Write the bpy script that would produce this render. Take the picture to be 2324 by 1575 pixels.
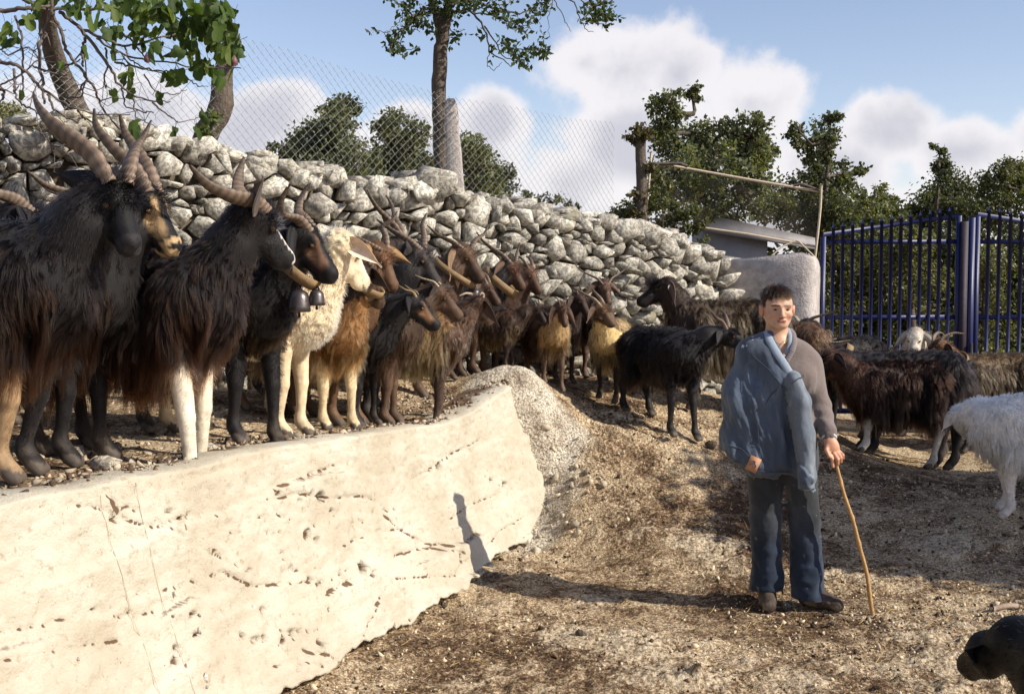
import bpy, bmesh, math, random
import numpy as np
from mathutils import Vector, Matrix

for o in list(bpy.data.objects):
    bpy.data.objects.remove(o)
SC = bpy.context.scene
COL = SC.collection
R = math.radians
PI = math.pi
rng = np.random.default_rng(11)
random.seed(5)

# ------------------------------------------------------------------ camera
cam_d = bpy.data.cameras.new("camera")
cam = bpy.data.objects.new("camera", cam_d)
COL.objects.link(cam)
CAM_Z, PITCH, FPX = 1.65, R(3.0), 2582.0
cam.location = (0, 0, CAM_Z)
cam.rotation_euler = (R(90) - PITCH, 0, 0)
cam_d.sensor_width = 36.0
cam_d.lens = 40.0
cam_d.clip_start = 0.05
cam_d.clip_end = 2000
SC.camera = cam
SC.view_settings.view_transform = 'Standard'
SC.view_settings.look = 'None'
SC.view_settings.exposure = 0.38
SC.view_settings.gamma = 1.0
SC.view_settings.use_curve_mapping = False
try:
    SC.cycles.use_denoising = True
    SC.cycles.max_bounces = 8
    SC.cycles.transparent_max_bounces = 24
    SC.cycles_curves.shape = 'RIBBONS'
    SC.cycles_curves.subdivisions = 2
except Exception:
    pass


def ray(u, v):
    """direction through a point of the 2324 px wide photograph"""
    xc, zc = (u - 1162.0) / FPX, -(v - 787.5) / FPX
    return np.array([xc, math.cos(PITCH) + math.sin(PITCH) * zc, -math.sin(PITCH) + math.cos(PITCH) * zc])


def at(u, v, Y):
    d = ray(u, v)
    return np.array([0, 0, CAM_Z]) + d * (Y / d[1])


# ------------------------------------------------------------------ nodes
def nt_of(tree):
    tree.nodes.clear()
    def N(kind, props=None, **ins):
        n = tree.nodes.new(kind)
        for k, v in (props or {}).items():
            setattr(n, k, v)
        for k, v in ins.items():
            sock = n.inputs[int(k[1:])] if k[0] == 'i' and k[1:].isdigit() else n.inputs[k.replace('_', ' ')]
            if hasattr(v, 'is_output'):
                tree.links.new(v, sock)
            else:
                if hasattr(sock.default_value, '__len__') and hasattr(v, '__len__') and len(v) == 3 and len(sock.default_value) == 4:
                    v = (*v, 1)
                sock.default_value = v
        return n
    def L(a, b):
        tree.links.new(a, b)
    return N, L


# ------------------------------------------------------------------ sky and sun
SUN = np.array([1.72, -0.70, 1.25]); SUN /= np.linalg.norm(SUN)
SUN_EL = math.asin(SUN[2]); SUN_ROT = math.atan2(SUN[0], SUN[1])
world = bpy.data.worlds.new("World"); SC.world = world; world.use_nodes = True
N, L = nt_of(world.node_tree)
tc = N('ShaderNodeTexCoord')
sep = N('ShaderNodeSeparateXYZ', i0=tc.outputs['Generated'])
def Mth(op, a, b=0.0, c=None, clamp=False):
    n = N('ShaderNodeMath', {'operation': op, 'use_clamp': clamp}, i0=a, i1=b)
    if c is not None:
        if hasattr(c, 'is_output'): L(c, n.inputs[2])
        else: n.inputs[2].default_value = c
    return n.outputs[0]
az = Mth('ARCTAN2', sep.outputs[0], sep.outputs[1])
el = Mth('ARCSINE', sep.outputs[2])
sky0 = N('ShaderNodeTexSky', {'sky_type': 'NISHITA', 'sun_disc': False, 'sun_elevation': SUN_EL, 'sun_rotation': SUN_ROT,
                             'altitude': 600.0, 'air_density': 1.0, 'dust_density': 0.6, 'ozone_density': 1.0})
skym = N('ShaderNodeMix', {'data_type': 'RGBA', 'blend_type': 'MULTIPLY'}, i0=1.0)
L(sky0.outputs[0], skym.inputs[6]); skym.inputs[7].default_value = (1.13, 0.985, 0.97, 1)
skyb = N('ShaderNodeBackground', Color=skym.outputs[2], Strength=0.128)
vaz = N('ShaderNodeCombineXYZ', i0=az, i1=el, i2=0.0)
nz1 = N('ShaderNodeTexNoise', {'noise_dimensions': '2D'}, Vector=vaz.outputs[0], Scale=16.0, Detail=8.0, Roughness=0.56)
nz2 = N('ShaderNodeTexNoise', {'noise_dimensions': '2D'}, Vector=vaz.outputs[0], Scale=4.2, Detail=6.0, Roughness=0.55)
nz3 = N('ShaderNodeTexNoise', {'noise_dimensions': '2D'}, Vector=vaz.outputs[0], Scale=7.0, Detail=5.0, Roughness=0.5)
BL = [(1420, 175, 215, 125), (1320, 160, 110, 90), (1530, 190, 130, 100), (1690, 250, 140, 110), (1480, 330, 300, 170), (1290, 420, 180, 120),
      (640, 275, 115, 85), (560, 330, 120, 80), (720, 330, 140, 90), (930, 290, 110, 75), (1110, 290, 130, 80), (1000, 380, 300, 110),
      (1990, 330, 125, 95), (2130, 370, 170, 85), (2300, 350, 120, 90), (1890, 400, 160, 100), (330, 300, 240, 110), (110, 330, 240, 140),
      (2600, 300, 260, 130), (-300, 260, 300, 160), (1640, 520, 900, 130), (600, 520, 900, 130)]
dens = None
for (u, v, ru, rv) in BL:
    a0, e0 = (u - 1162) / FPX, (652 - v) / FPX
    dx = Mth('MULTIPLY', Mth('SUBTRACT', az, a0), FPX / ru)
    dy = Mth('MULTIPLY', Mth('SUBTRACT', el, e0), FPX / rv)
    d = Mth('SUBTRACT', 1.0, Mth('SQRT', Mth('ADD', Mth('MULTIPLY', dx, dx), Mth('MULTIPLY', dy, dy))))
    dens = d if dens is None else Mth('SMOOTH_MAX', dens, d, 0.10)
away = Mth('GREATER_THAN', Mth('ABSOLUTE', az), 0.62)
gen = Mth('MULTIPLY_ADD', nz2.outputs[0], 5.0, -4.2)
gen = Mth('SUBTRACT', gen, Mth('MULTIPLY', Mth('MAXIMUM', Mth('SUBTRACT', el, 0.22), 0.0), 3.0))
gen = Mth('ADD', gen, Mth('MULTIPLY', Mth('SUBTRACT', away, 1.0), 5.0))
dens = Mth('MAXIMUM', dens, gen)
dn = Mth('ADD', dens, Mth('MULTIPLY_ADD', nz1.outputs[0], 1.15, -0.60))
edge = N('ShaderNodeMapRange', {'interpolation_type': 'SMOOTHSTEP'}, Value=dn, i1=-0.12, i2=0.30, i3=0.0, i4=1.0)
thick = N('ShaderNodeMapRange', {'interpolation_type': 'SMOOTHSTEP'}, Value=Mth('ADD', dn, Mth('MULTIPLY_ADD', nz3.outputs[0], 1.6, -0.8)), i1=0.15, i2=1.0, i3=0.0, i4=1.0)
cm = N('ShaderNodeMix', {'data_type': 'RGBA'}, i0=thick.outputs[0])
cm.inputs[6].default_value = (0.73, 0.705, 0.72, 1)
cm.inputs[7].default_value = (0.49, 0.485, 0.54, 1)
cloudb = N('ShaderNodeBackground', Color=cm.outputs[2], Strength=1.0)
mix = N('ShaderNodeMixShader', i0=Mth('MULTIPLY', edge.outputs[0], 0.93), i1=skyb.outputs[0], i2=cloudb.outputs[0])
N('ShaderNodeOutputWorld', Surface=mix.outputs[0])

sun_d = bpy.data.lights.new("sun", 'SUN')
sun_d.energy = 5.0
sun_d.angle = R(0.53)
sun_d.color = (1.0, 0.93, 0.80)
sun = bpy.data.objects.new("sun", sun_d)
COL.objects.link(sun)
sun.location = (8, -4, 9)
sun.rotation_euler = Vector(SUN).to_track_quat('Z', 'Y').to_euler()


# ------------------------------------------------------------------ numpy noise
def _hash(ix, iy, iz):
    h = (ix.astype(np.uint32) * np.uint32(374761393)) ^ (iy.astype(np.uint32) * np.uint32(668265263)) ^ (iz.astype(np.uint32) * np.uint32(2246822519))
    h = (h ^ (h >> np.uint32(13))) * np.uint32(1274126177)
    h = h ^ (h >> np.uint32(16))
    return (h & np.uint32(0xFFFFFF)).astype(np.float64) / float(0xFFFFFF) * 2 - 1


def vnoise(p):
    p = np.asarray(p, float)
    i = np.floor(p).astype(np.int64); f = p - i
    f = f * f * f * (f * (f * 6 - 15) + 10)
    r = 0
    for dx in (0, 1):
        wx = f[:, 0] if dx else 1 - f[:, 0]
        for dy in (0, 1):
            wy = f[:, 1] if dy else 1 - f[:, 1]
            for dz in (0, 1):
                wz = f[:, 2] if dz else 1 - f[:, 2]
                r = r + wx * wy * wz * _hash(i[:, 0] + dx, i[:, 1] + dy, i[:, 2] + dz)
    return r


def fbm(p, octv=4, gain=0.5, lac=2.03):
    p = np.asarray(p, float); a = 1.0; r = 0; t = 0
    for k in range(octv):
        r = r + a * vnoise(p + 17.3 * k); t += a; a *= gain; p = p * lac
    return r / t


def p3(x, y, z=0.0):
    return np.stack([np.asarray(x, float) + 0 * np.asarray(y, float), np.asarray(y, float) + 0 * np.asarray(x, float), np.full(np.shape(np.asarray(x) + np.asarray(y)), z, float) if np.isscalar(z) else z], -1)


def sstep(a, b, x):
    t = np.clip((x - a) / (b - a), 0, 1)
    return t * t * (3 - 2 * t)


# ------------------------------------------------------------------ mesh helpers
def mesh_np(name, V, F, mats=(), smooth=True, cols=None):
    """V (n,3); F (m,3|4) array or list of arrays of equal width"""
    me = bpy.data.meshes.new(name)
    V = np.ascontiguousarray(V, dtype=np.float32)
    Fs = F if isinstance(F, list) else [F]
    Fs = [np.asarray(f, dtype=np.int32) for f in Fs if len(f)]
    me.vertices.add(len(V)); me.vertices.foreach_set('co', V.ravel())
    nl = sum(f.size for f in Fs); npoly = sum(len(f) for f in Fs)
    me.loops.add(nl); me.loops.foreach_set('vertex_index', np.concatenate([f.ravel() for f in Fs]))
    me.polygons.add(npoly)
    starts, off = [], 0
    for f in Fs:
        starts.append(off + np.arange(len(f), dtype=np.int32) * f.shape[1]); off += f.size
    me.polygons.foreach_set('loop_start', np.concatenate(starts))
    me.update(calc_edges=True)
    if smooth:
        me.polygons.foreach_set('use_smooth', np.ones(npoly, dtype=bool))
    if cols is not None:
        a = me.color_attributes.new('Col', 'FLOAT_COLOR', 'POINT')
        c = np.ones((len(V), 4), np.float32); c[:, :3] = cols
        a.data.foreach_set('color', c.ravel())
    for m in (mats if isinstance(mats, (list, tuple)) else [mats]):
        me.materials.append(m)
    return me


def link(name, data, parent=None, label=None, cat=None, group=None, kind=None, loc=None):
    o = bpy.data.objects.new(name, data)
    COL.objects.link(o)
    if parent is not None: o.parent = parent
    if loc is not None: o.location = loc
    if label: o['label'] = label
    if cat: o['category'] = cat
    if group: o['group'] = group
    if kind: o['kind'] = kind
    return o


def thing(name, label, cat, loc=(0, 0, 0), rz=0.0, group=None):
    o = link(name, None, None, label, cat, group, None, loc)
    o.rotation_euler = (0, 0, rz)
    o.empty_display_size = 0.1
    return o


def grid_faces(nu, nv, closed_v=False):
    i = np.arange(nu - 1)[:, None]; nvv = nv if closed_v else nv - 1
    j = np.arange(nvv)[None, :]; j2 = (j + 1) % nv
    a = i * nv + j; b = (i + 1) * nv + j; c = (i + 1) * nv + j2; d = i * nv + j2
    return np.stack([a, b, c, d], -1).reshape(-1, 4)


def tube(P, rad, sides=8, flat=None, cap=True, wob=0.0, seed=0, up0=None):
    """tube along points P (n,3) with radius array; flat = (a,b) cross-section factors"""
    P = np.asarray(P, float); n = len(P)
    rad = np.broadcast_to(np.asarray(rad, float), (n,)).copy()
    T = np.gradient(P, axis=0); T /= np.linalg.norm(T, axis=1, keepdims=True) + 1e-9
    up = np.array([0.02, 0.03, 1.0]) if up0 is None else np.asarray(up0, float)
    if abs(np.dot(T[0], up)) > 0.95 * np.linalg.norm(up): up = np.array([1.0, 0.1, 0])
    Nn = np.zeros_like(P); u = up - T[0] * np.dot(up, T[0]); u /= np.linalg.norm(u)
    for k in range(n):
        u = u - T[k] * np.dot(u, T[k]); u /= np.linalg.norm(u) + 1e-9; Nn[k] = u
    B = np.cross(T, Nn)
    a = np.linspace(0, 2 * PI, sides, endpoint=False)
    fa, fb = flat or (1, 1)
    ca, sa = np.cos(a) * fa, np.sin(a) * fb
    rr = rad[:, None] * np.ones((1, sides))
    if wob:
        q = P[:, None, :] + (Nn[:, None] * ca[None, :, None] + B[:, None] * sa[None, :, None]) * rr[..., None]
        rr = rr * (1 + wob * fbm(q.reshape(-1, 3) * (1.3 / max(rad.max(), 1e-3)) + seed, 3).reshape(n, sides))
    V = P[:, None, :] + (Nn[:, None] * ca[None, :, None] + B[:, None] * sa[None, :, None]) * rr[..., None]
    V = V.reshape(-1, 3)
    F = grid_faces(n, sides, True)
    if cap:
        V = np.vstack([V, P[:1], P[-1:]])
        k = np.arange(sides); k2 = (k + 1) % sides
        c0 = np.stack([k2 * 0 + n * sides, k, k2], -1)[:, [0, 2, 1]]
        e = (n - 1) * sides
        c1 = np.stack([k * 0 + n * sides + 1, e + k, e + k2], -1)
        return V, [F[:, ::-1], c0[:, ::-1], c1[:, ::-1]]
    return V, [F[:, ::-1]]


class MB:
    """collects pieces into one mesh"""
    def __init__(s): s.V = []; s.F = {3: [], 4: []}; s.C = []; s.n = 0
    def add(s, V, F, col=None):
        V = np.asarray(V, float)
        for f in (F if isinstance(F, list) else [F]):
            f = np.asarray(f)
            if len(f): s.F[f.shape[1]].append(f + s.n)
        s.V.append(V); s.n += len(V)
        s.C.append(np.broadcast_to(np.asarray((1, 1, 1) if col is None else col, float), (len(V), 3)))
        return s
    def tube(s, P, rad, col=None, **k): return s.add(*tube(P, rad, **k), col=col)
    def box(s, c, size, M=None, col=None):
        c = np.asarray(c, float); h = np.asarray(size, float) / 2
        v = np.array([[x, y, z] for x in (-1, 1) for y in (-1, 1) for z in (-1, 1)], float) * h
        if M is not None: v = v @ np.asarray(M).T
        f = np.array([[0, 1, 3, 2], [4, 6, 7, 5], [0, 4, 5, 1], [2, 3, 7, 6], [0, 2, 6, 4], [1, 5, 7, 3]])
        return s.add(v + c, f, col)
    def mesh(s, name, mats, smooth=True, col=False):
        F = [np.vstack(s.F[k]) for k in (3, 4) if s.F[k]]
        return mesh_np(name, np.vstack(s.V), F, mats, smooth, np.vstack(s.C) if col else None)
    def build(s, name, mats, parent=None, smooth=True, col=False, **k):
        return link(name, s.mesh(name, mats, smooth, col), parent, **k)


def rotz(a):
    c, s_ = math.cos(a), math.sin(a)
    return np.array([[c, -s_, 0], [s_, c, 0], [0, 0, 1.0]])


def rot_rand(n, r=rng):
    q = r.normal(size=(n, 4)); q /= np.linalg.norm(q, axis=1, keepdims=True)
    w, x, y, z = q.T
    return np.stack([np.stack([1 - 2 * (y * y + z * z), 2 * (x * y - z * w), 2 * (x * z + y * w)], -1),
                     np.stack([2 * (x * y + z * w), 1 - 2 * (x * x + z * z), 2 * (y * z - x * w)], -1),
                     np.stack([2 * (x * z - y * w), 2 * (y * z + x * w), 1 - 2 * (x * x + y * y)], -1)], 1)


def hull(pts):
    bm = bmesh.new()
    for p in pts: bm.verts.new(p)
    r = bmesh.ops.convex_hull(bm, input=bm.verts)
    bad = [e for e in r['geom_interior'] if isinstance(e, bmesh.types.BMVert)]
    if bad: bmesh.ops.delete(bm, geom=bad, context='VERTS')
    bm.verts.index_update(); bm.faces.ensure_lookup_table()
    V = np.array([v.co[:] for v in bm.verts]); F = np.array([[v.index for v in f.verts] for f in bm.faces])
    bm.free()
    return V, F


# ------------------------------------------------------------------ materials
def mat_new(name):
    m = bpy.data.materials.new(name); m.use_nodes = True
    N, L = nt_of(m.node_tree)
    return m, N, L


def ramp(N, fac, stops):
    n = N('ShaderNodeValToRGB', Fac=fac)
    cr = n.color_ramp
    while len(cr.elements) < len(stops): cr.elements.new(0.5)
    for e, (p, c) in zip(cr.elements, stops):
        e.position = p; e.color = (*c, 1) if len(c) == 3 else c
    return n.outputs[0]


def mixc(N, fac, a, b, mode='MIX'):
    n = N('ShaderNodeMix', {'data_type': 'RGBA', 'blend_type': mode}, i0=fac)
    for k, v in ((6, a), (7, b)):
        if hasattr(v, 'is_output'): n.id_data.links.new(v, n.inputs[k])
        else: n.inputs[k].default_value = (*v, 1)
    return n.outputs[2]


def simple(name, col, rough=0.7, var=0.12, scale=20.0, bump=0.2, bscale=60.0, metal=0.0, attr=False, spec=0.3, coords='Object', dist=0.01):
    m, N, L = mat_new(name)
    tc = N('ShaderNodeTexCoord')
    nz = N('ShaderNodeTexNoise', Vector=tc.outputs[coords], Scale=scale, Detail=5.0, Roughness=0.6)
    base = N('ShaderNodeAttribute', {'attribute_name': 'Col'}).outputs['Color'] if attr else None
    c = mixc(N, nz.outputs[0], (1 - var * 2,) * 3, (1 + var * 2,) * 3)
    c = mixc(N, 1.0, c, base if attr else col, 'MULTIPLY')
    nb = N('ShaderNodeTexNoise', Vector=tc.outputs[coords], Scale=bscale, Detail=4.0, Roughness=0.65)
    bp = N('ShaderNodeBump', Strength=bump, Distance=dist, Height=nb.outputs[0])
    b = N('ShaderNodeBsdfPrincipled', Base_Color=c, Roughness=rough, Metallic=metal, Normal=bp.outputs[0])
    b.inputs['Specular IOR Level'].default_value = spec
    N('ShaderNodeOutputMaterial', Surface=b.outputs[0])
    return m


def stone_mat(name, tint=(1, 1, 1), lichen=True, scale=1.0):
    m, N, L = mat_new(name)
    tc = N('ShaderNodeTexCoord'); oi = N('ShaderNodeObjectInfo')
    geo = N('ShaderNodeNewGeometry')
    pos = geo.outputs['Position']
    n1 = N('ShaderNodeTexNoise', Vector=pos, Scale=9.0 * scale, Detail=7.0, Roughness=0.62)
    n2 = N('ShaderNodeTexNoise', Vector=pos, Scale=34.0 * scale, Detail=6.0, Roughness=0.7)
    n3 = N('ShaderNodeTexNoise', Vector=pos, Scale=5.0 * scale, Detail=4.0, Roughness=0.6)
    n4 = N('ShaderNodeTexNoise', Vector=pos, Scale=120.0 * scale, Detail=4.0, Roughness=0.7)
    c = ramp(N, n1.outputs[0], [(0.34, (0.36, 0.32, 0.265)), (0.45, (0.62, 0.565, 0.47)), (0.57, (0.78, 0.73, 0.62))])
    g = ramp(N, n2.outputs[0], [(0.44, (0, 0, 0)), (0.55, (1, 1, 1))])
    c = mixc(N, g, mixc(N, 0.72, c, (0.15, 0.145, 0.14)), c)
    if lichen:
        ly = ramp(N, n3.outputs[0], [(0.63, (0, 0, 0)), (0.70, (1, 1, 1))])
        ly2 = N('ShaderNodeMath', {'operation': 'MULTIPLY'}, i0=ly, i1=g).outputs[0]
        c = mixc(N, N('ShaderNodeMath', {'operation': 'MULTIPLY'}, i0=ly2, i1=0.65).outputs[0], c, (0.36, 0.32, 0.10))
    rv = N('ShaderNodeMapRange', Value=oi.outputs['Random'], i1=0.0, i2=1.0, i3=0.62, i4=1.16)
    c = mixc(N, 1.0, c, tint, 'MULTIPLY')
    hv = N('ShaderNodeHueSaturation', Value=rv.outputs[0], Color=c, Saturation=0.95)
    h = N('ShaderNodeMath', {'operation': 'MULTIPLY_ADD'}, i0=n4.outputs[0], i1=0.35, i2=n2.outputs[0])
    bp = N('ShaderNodeBump', Strength=0.9, Distance=0.022, Height=h.outputs[0])
    b = N('ShaderNodeBsdfPrincipled', Base_Color=hv.outputs[0], Roughness=0.92, Normal=bp.outputs[0])
    b.inputs['Specular IOR Level'].default_value = 0.15
    N('ShaderNodeOutputMaterial', Surface=b.outputs[0])
    return m


def leaf_mat(name, tint=(1, 1, 1), trans=0.38, rough=0.5):
    m, N, L = mat_new(name)
    at_ = N('ShaderNodeAttribute', {'attribute_name': 'Col'})
    oi = N('ShaderNodeObjectInfo')
    c = mixc(N, 1.0, at_.outputs['Color'], tint, 'MULTIPLY')
    hv = N('ShaderNodeHueSaturation', Color=c, Saturation=1.0,
           Value=N('ShaderNodeMapRange', Value=oi.outputs['Random'], i1=0.0, i2=1.0, i3=0.75, i4=1.25).outputs[0])
    c = hv.outputs[0]
    b = N('ShaderNodeBsdfPrincipled', Base_Color=c, Roughness=rough)
    b.inputs['Specular IOR Level'].default_value = 0.35
    t = N('ShaderNodeBsdfTranslucent', Color=mixc(N, 1.0, c, (1.5, 1.6, 0.6), 'MULTIPLY'))
    s = N('ShaderNodeMixShader', i0=trans, i1=b.outputs[0], i2=t.outputs[0])
    N('ShaderNodeOutputMaterial', Surface=s.outputs[0])
    return m


def hair_mat(name, rough=0.32, radial=0.5, coat=0.0):
    m, N, L = mat_new(name)
    at_ = N('ShaderNodeAttribute', {'attribute_name': 'Col'})
    b = N('ShaderNodeBsdfHairPrincipled')
    b.parametrization = 'COLOR'
    L(at_.outputs['Color'], b.inputs['Color'])
    for k, v in (('Roughness', rough), ('Radial Roughness', radial), ('Coat', coat), ('Random Roughness', 0.2), ('IOR', 1.22)):
        if k in b.inputs: b.inputs[k].default_value = v
    N('ShaderNodeOutputMaterial', Surface=b.outputs[0])
    return m


MAT_HAIR = hair_mat('goat_hair', 0.30, 0.45)
MAT_WOOL = hair_mat('wool', 0.6, 0.7)
MAT_SKIN_FUR = simple('short_fur', None, 0.55, 0.22, 34, 0.45, 230, attr=True, spec=0.22, dist=0.006)
for n_ in MAT_SKIN_FUR.node_tree.nodes:
    if n_.type == 'BSDF_PRINCIPLED':
        n_.inputs['Sheen Weight'].default_value = 0.06; n_.inputs['Sheen Roughness'].default_value = 0.4
MAT_EYE = simple('goat_eye', (0.055, 0.030, 0.011), 0.12, 0.1, 50, 0.0, spec=0.5)
MAT_BARK = simple('bark', (0.13, 0.105, 0.085), 0.9, 0.30, 18, 1.0, 38, spec=0.1, dist=0.03)
MAT_TWIG = simple('twig_bark', (0.13, 0.105, 0.092), 0.85, 0.25, 30, 0.6, 80, spec=0.15)
MAT_STONE = stone_mat('limestone')
MAT_LEAF = leaf_mat('leaf_green')
MAT_FLEAF = leaf_mat('fig_leaf_green', (1, 1, 1), 0.42, 0.62)
# ------------------------------------------------------------------ terrain
RA = np.array([-1.51, 3.36]); RB = np.array([0.0, 7.6])
RD = (RB - RA) / np.linalg.norm(RB - RA); RNL = np.array([-RD[1], RD[0]])
_cp = np.array([
    (1.34, 5.8, 0), (1.77, 5.6, 0), (-.8, 4.7, 0), (-.45, 5.8, 0), (-.3, 6.55, 0.02), (.14, 7.5, .20), (.8, 6.8, .08), (1.5, 7.0, .12), (2.5, 6.5, .08),
    (3.1, 7.2, .22), (3, 9.3, .25), (5, 9, .3), (5, 6, .1), (2, 4, 0), (0, 3, 0), (0, 0, 0), (4, 3, 0), (3, 12, .25), (6, 12, .3), (2.2, 10.5, .5),
    (.36, 7.42, .28), (.55, 7.5, .43), (.41, 7.75, .68), (.2, 7.72, .82), (.53, 8.2, .80), (1.19, 7.9, .60), (1.0, 7.6, .50), (1.54, 8.3, .58), (1.9, 8.9, .66), (2.3, 9.3, .60), (.8, 7.25, .25),
    (1.3, 7.3, .28), (2.2, 8, .36), (1.0, 9, .84), (0, 8.4, .97), (.3, 9.2, .92), (1.4, 10, .75), (-.15, 7.75, 1.0), (-.3, 8, 1), (.06, 7.75, .95),
    (-1, 8, 1), (-1, 9, 1), (-3, 9, 1), (-3, 12, 1.0), (0, 12, .9), (-6, 8, 1), (-6, 13, 1), (7, 13, .3), (7, 3, .05), (-.1, 7.3, .12)])


LS = [-5, 0, .92, 1.58, 2.55, 3.41, 3.98, 4.40, 4.6]; LZ = [1.0, 1.0, .978, .966, .906, .862, .895, .97, 1.0]


def ledge_z(s, d):
    f = np.interp(s, LS, LZ)
    k = sstep(.35, 1.5, d)
    return f * (1 - k) + 1.0 * k


def _tps(d):
    return np.where(d > 1e-9, d * d * np.log(np.maximum(d, 1e-9)), 0)


_n = len(_cp)
_A = np.zeros((_n + 3, _n + 3))
_A[:_n, :_n] = _tps(np.linalg.norm(_cp[:, None, :2] - _cp[None, :, :2], axis=-1)) + 0.01 * np.eye(_n)
_A[:_n, _n] = 1; _A[:_n, _n + 1:] = _cp[:, :2]; _A[_n:, :_n] = _A[:_n, _n:].T
_W = np.linalg.solve(_A, np.concatenate([_cp[:, 2], np.zeros(3)]))


def ground_z(x, y, fine=True):
    x = np.atleast_1d(np.asarray(x, float)).ravel(); y = np.atleast_1d(np.asarray(y, float)).ravel()
    z = np.zeros(len(x))
    for k in range(0, len(x), 20000):
        xs, ys = np.clip(x[k:k + 20000], -6.5, 7.5), np.clip(y[k:k + 20000], -.5, 13.5)
        d = np.sqrt((xs[:, None] - _cp[None, :, 0]) ** 2 + (ys[:, None] - _cp[None, :, 1]) ** 2)
        z[k:k + 20000] = _tps(d) @ _W[:_n] + _W[_n] + xs * _W[_n + 1] + ys * _W[_n + 2]
    left = (x - RA[0]) * RNL[0] + (y - RA[1]) * RNL[1]
    yard = left < 0.25
    z = np.where(y < 7.2, np.clip(z, -.03, .5), z)
    w = sstep(.10, .20, left) * (1 - sstep(7.45, 7.85, y))
    al = (x - RA[0]) * RD[0] + (y - RA[1]) * RD[1]
    z = z * (1 - w) + (ledge_z(al, left) - .015) * w
    far = np.maximum(sstep(5.5, 8, np.abs(x)), np.maximum(sstep(12, 16, y), sstep(0, -2, y)))
    flat = np.where(left > 0, 0.95, 0.25 * sstep(6, 9, y))
    flat = flat * (1 - sstep(25, 120, np.hypot(x, y)))
    z = z * (1 - far) + flat * far
    if fine:
        z = z + 0.028 * fbm(p3(x * 1.7, y * 1.7, 3.1), 3) * (1 - w * .6)
    return z


def gz(x, y): return float(ground_z(x, y)[0])


def axis(parts):
    out = [np.arange(a, b, s) for a, b, s in parts]
    return np.concatenate(out)


gx = axis([(-320, -40, 35), (-40, -8, 4), (-8, -4, .4), (-4, -1.0, .05), (-1.0, 3.4, .0165), (3.4, 5, .05), (5, 9, .3), (9, 40, 4), (40, 321, 35)])
gy = axis([(-60, -4, 8), (-4, 3, .35), (3, 4.2, .05), (4.2, 6.6, .0165), (6.6, 8.6, .022), (8.6, 12, .06), (12, 20, .4), (20, 60, 4), (60, 420, 40)])
GX, GY = np.meshgrid(gx, gy, indexing='ij')
gxx, gyy = GX.ravel(), GY.ravel()
gzz = ground_z(gxx, gyy)
near = (np.abs(gxx) < 6) & (gyy > 2) & (gyy < 13)
left = (gxx - RA[0]) * RNL[0] + (gyy - RA[1]) * RNL[1]
q = p3(gxx[near], gyy[near], 0.0)
rock = sstep(-.05, .35, fbm(q * np.array([1.5, 2.1, 1]) + 5, 4))
rid = 1 - np.abs(fbm(q * 7.0 + 3, 4)) * 2
fine = fbm(q * 26, 3)
onramp = sstep(7.3, 7.6, gyy[near]) * sstep(1.9, 1.0, gxx[near]) * sstep(-.3, .1, gxx[near])
dz = 0.020 * rock + 0.016 * rock * rid + 0.009 * fine * (1 + rock) + onramp * (0.035 * fbm(q * np.array([5., 5., 1]) + 9, 4) - .06 * np.abs(fbm(np.stack([q[:, 0] * 4 + q[:, 1] * 13, q[:, 0] * 3.5, q[:, 2]], -1), 3)))
hump = np.zeros(len(q))
for (u, v, r, hgt) in [(1390, 1430, .22, .05), (1440, 1475, .2, .04), (1600, 1270, .3, .035), (1570, 1545, .16, .06), (1350, 1350, .2, .03), (1180, 1225, .12, .03), (1420, 1170, .25, .02), (1250, 1450, .2, .02)]:
    dd = ray(u, v); t = -CAM_Z / dd[2]; cx, cy = dd[0] * t, dd[1] * t
    d2 = ((q[:, 0] - cx) / r) ** 2 + ((q[:, 1] - cy) / (r * .8)) ** 2
    hump = hump + np.exp(-d2 * 1.2) * (.8 + 1.2 * fbm(q * 9 + cx, 3))
    dz = dz + hgt * np.exp(-d2 * 1.5) * (0.7 + .8 * fbm(q * 12 + cx, 3))
gzz[near] += dz * np.where(left[near] > .1, .5, 1)


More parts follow.
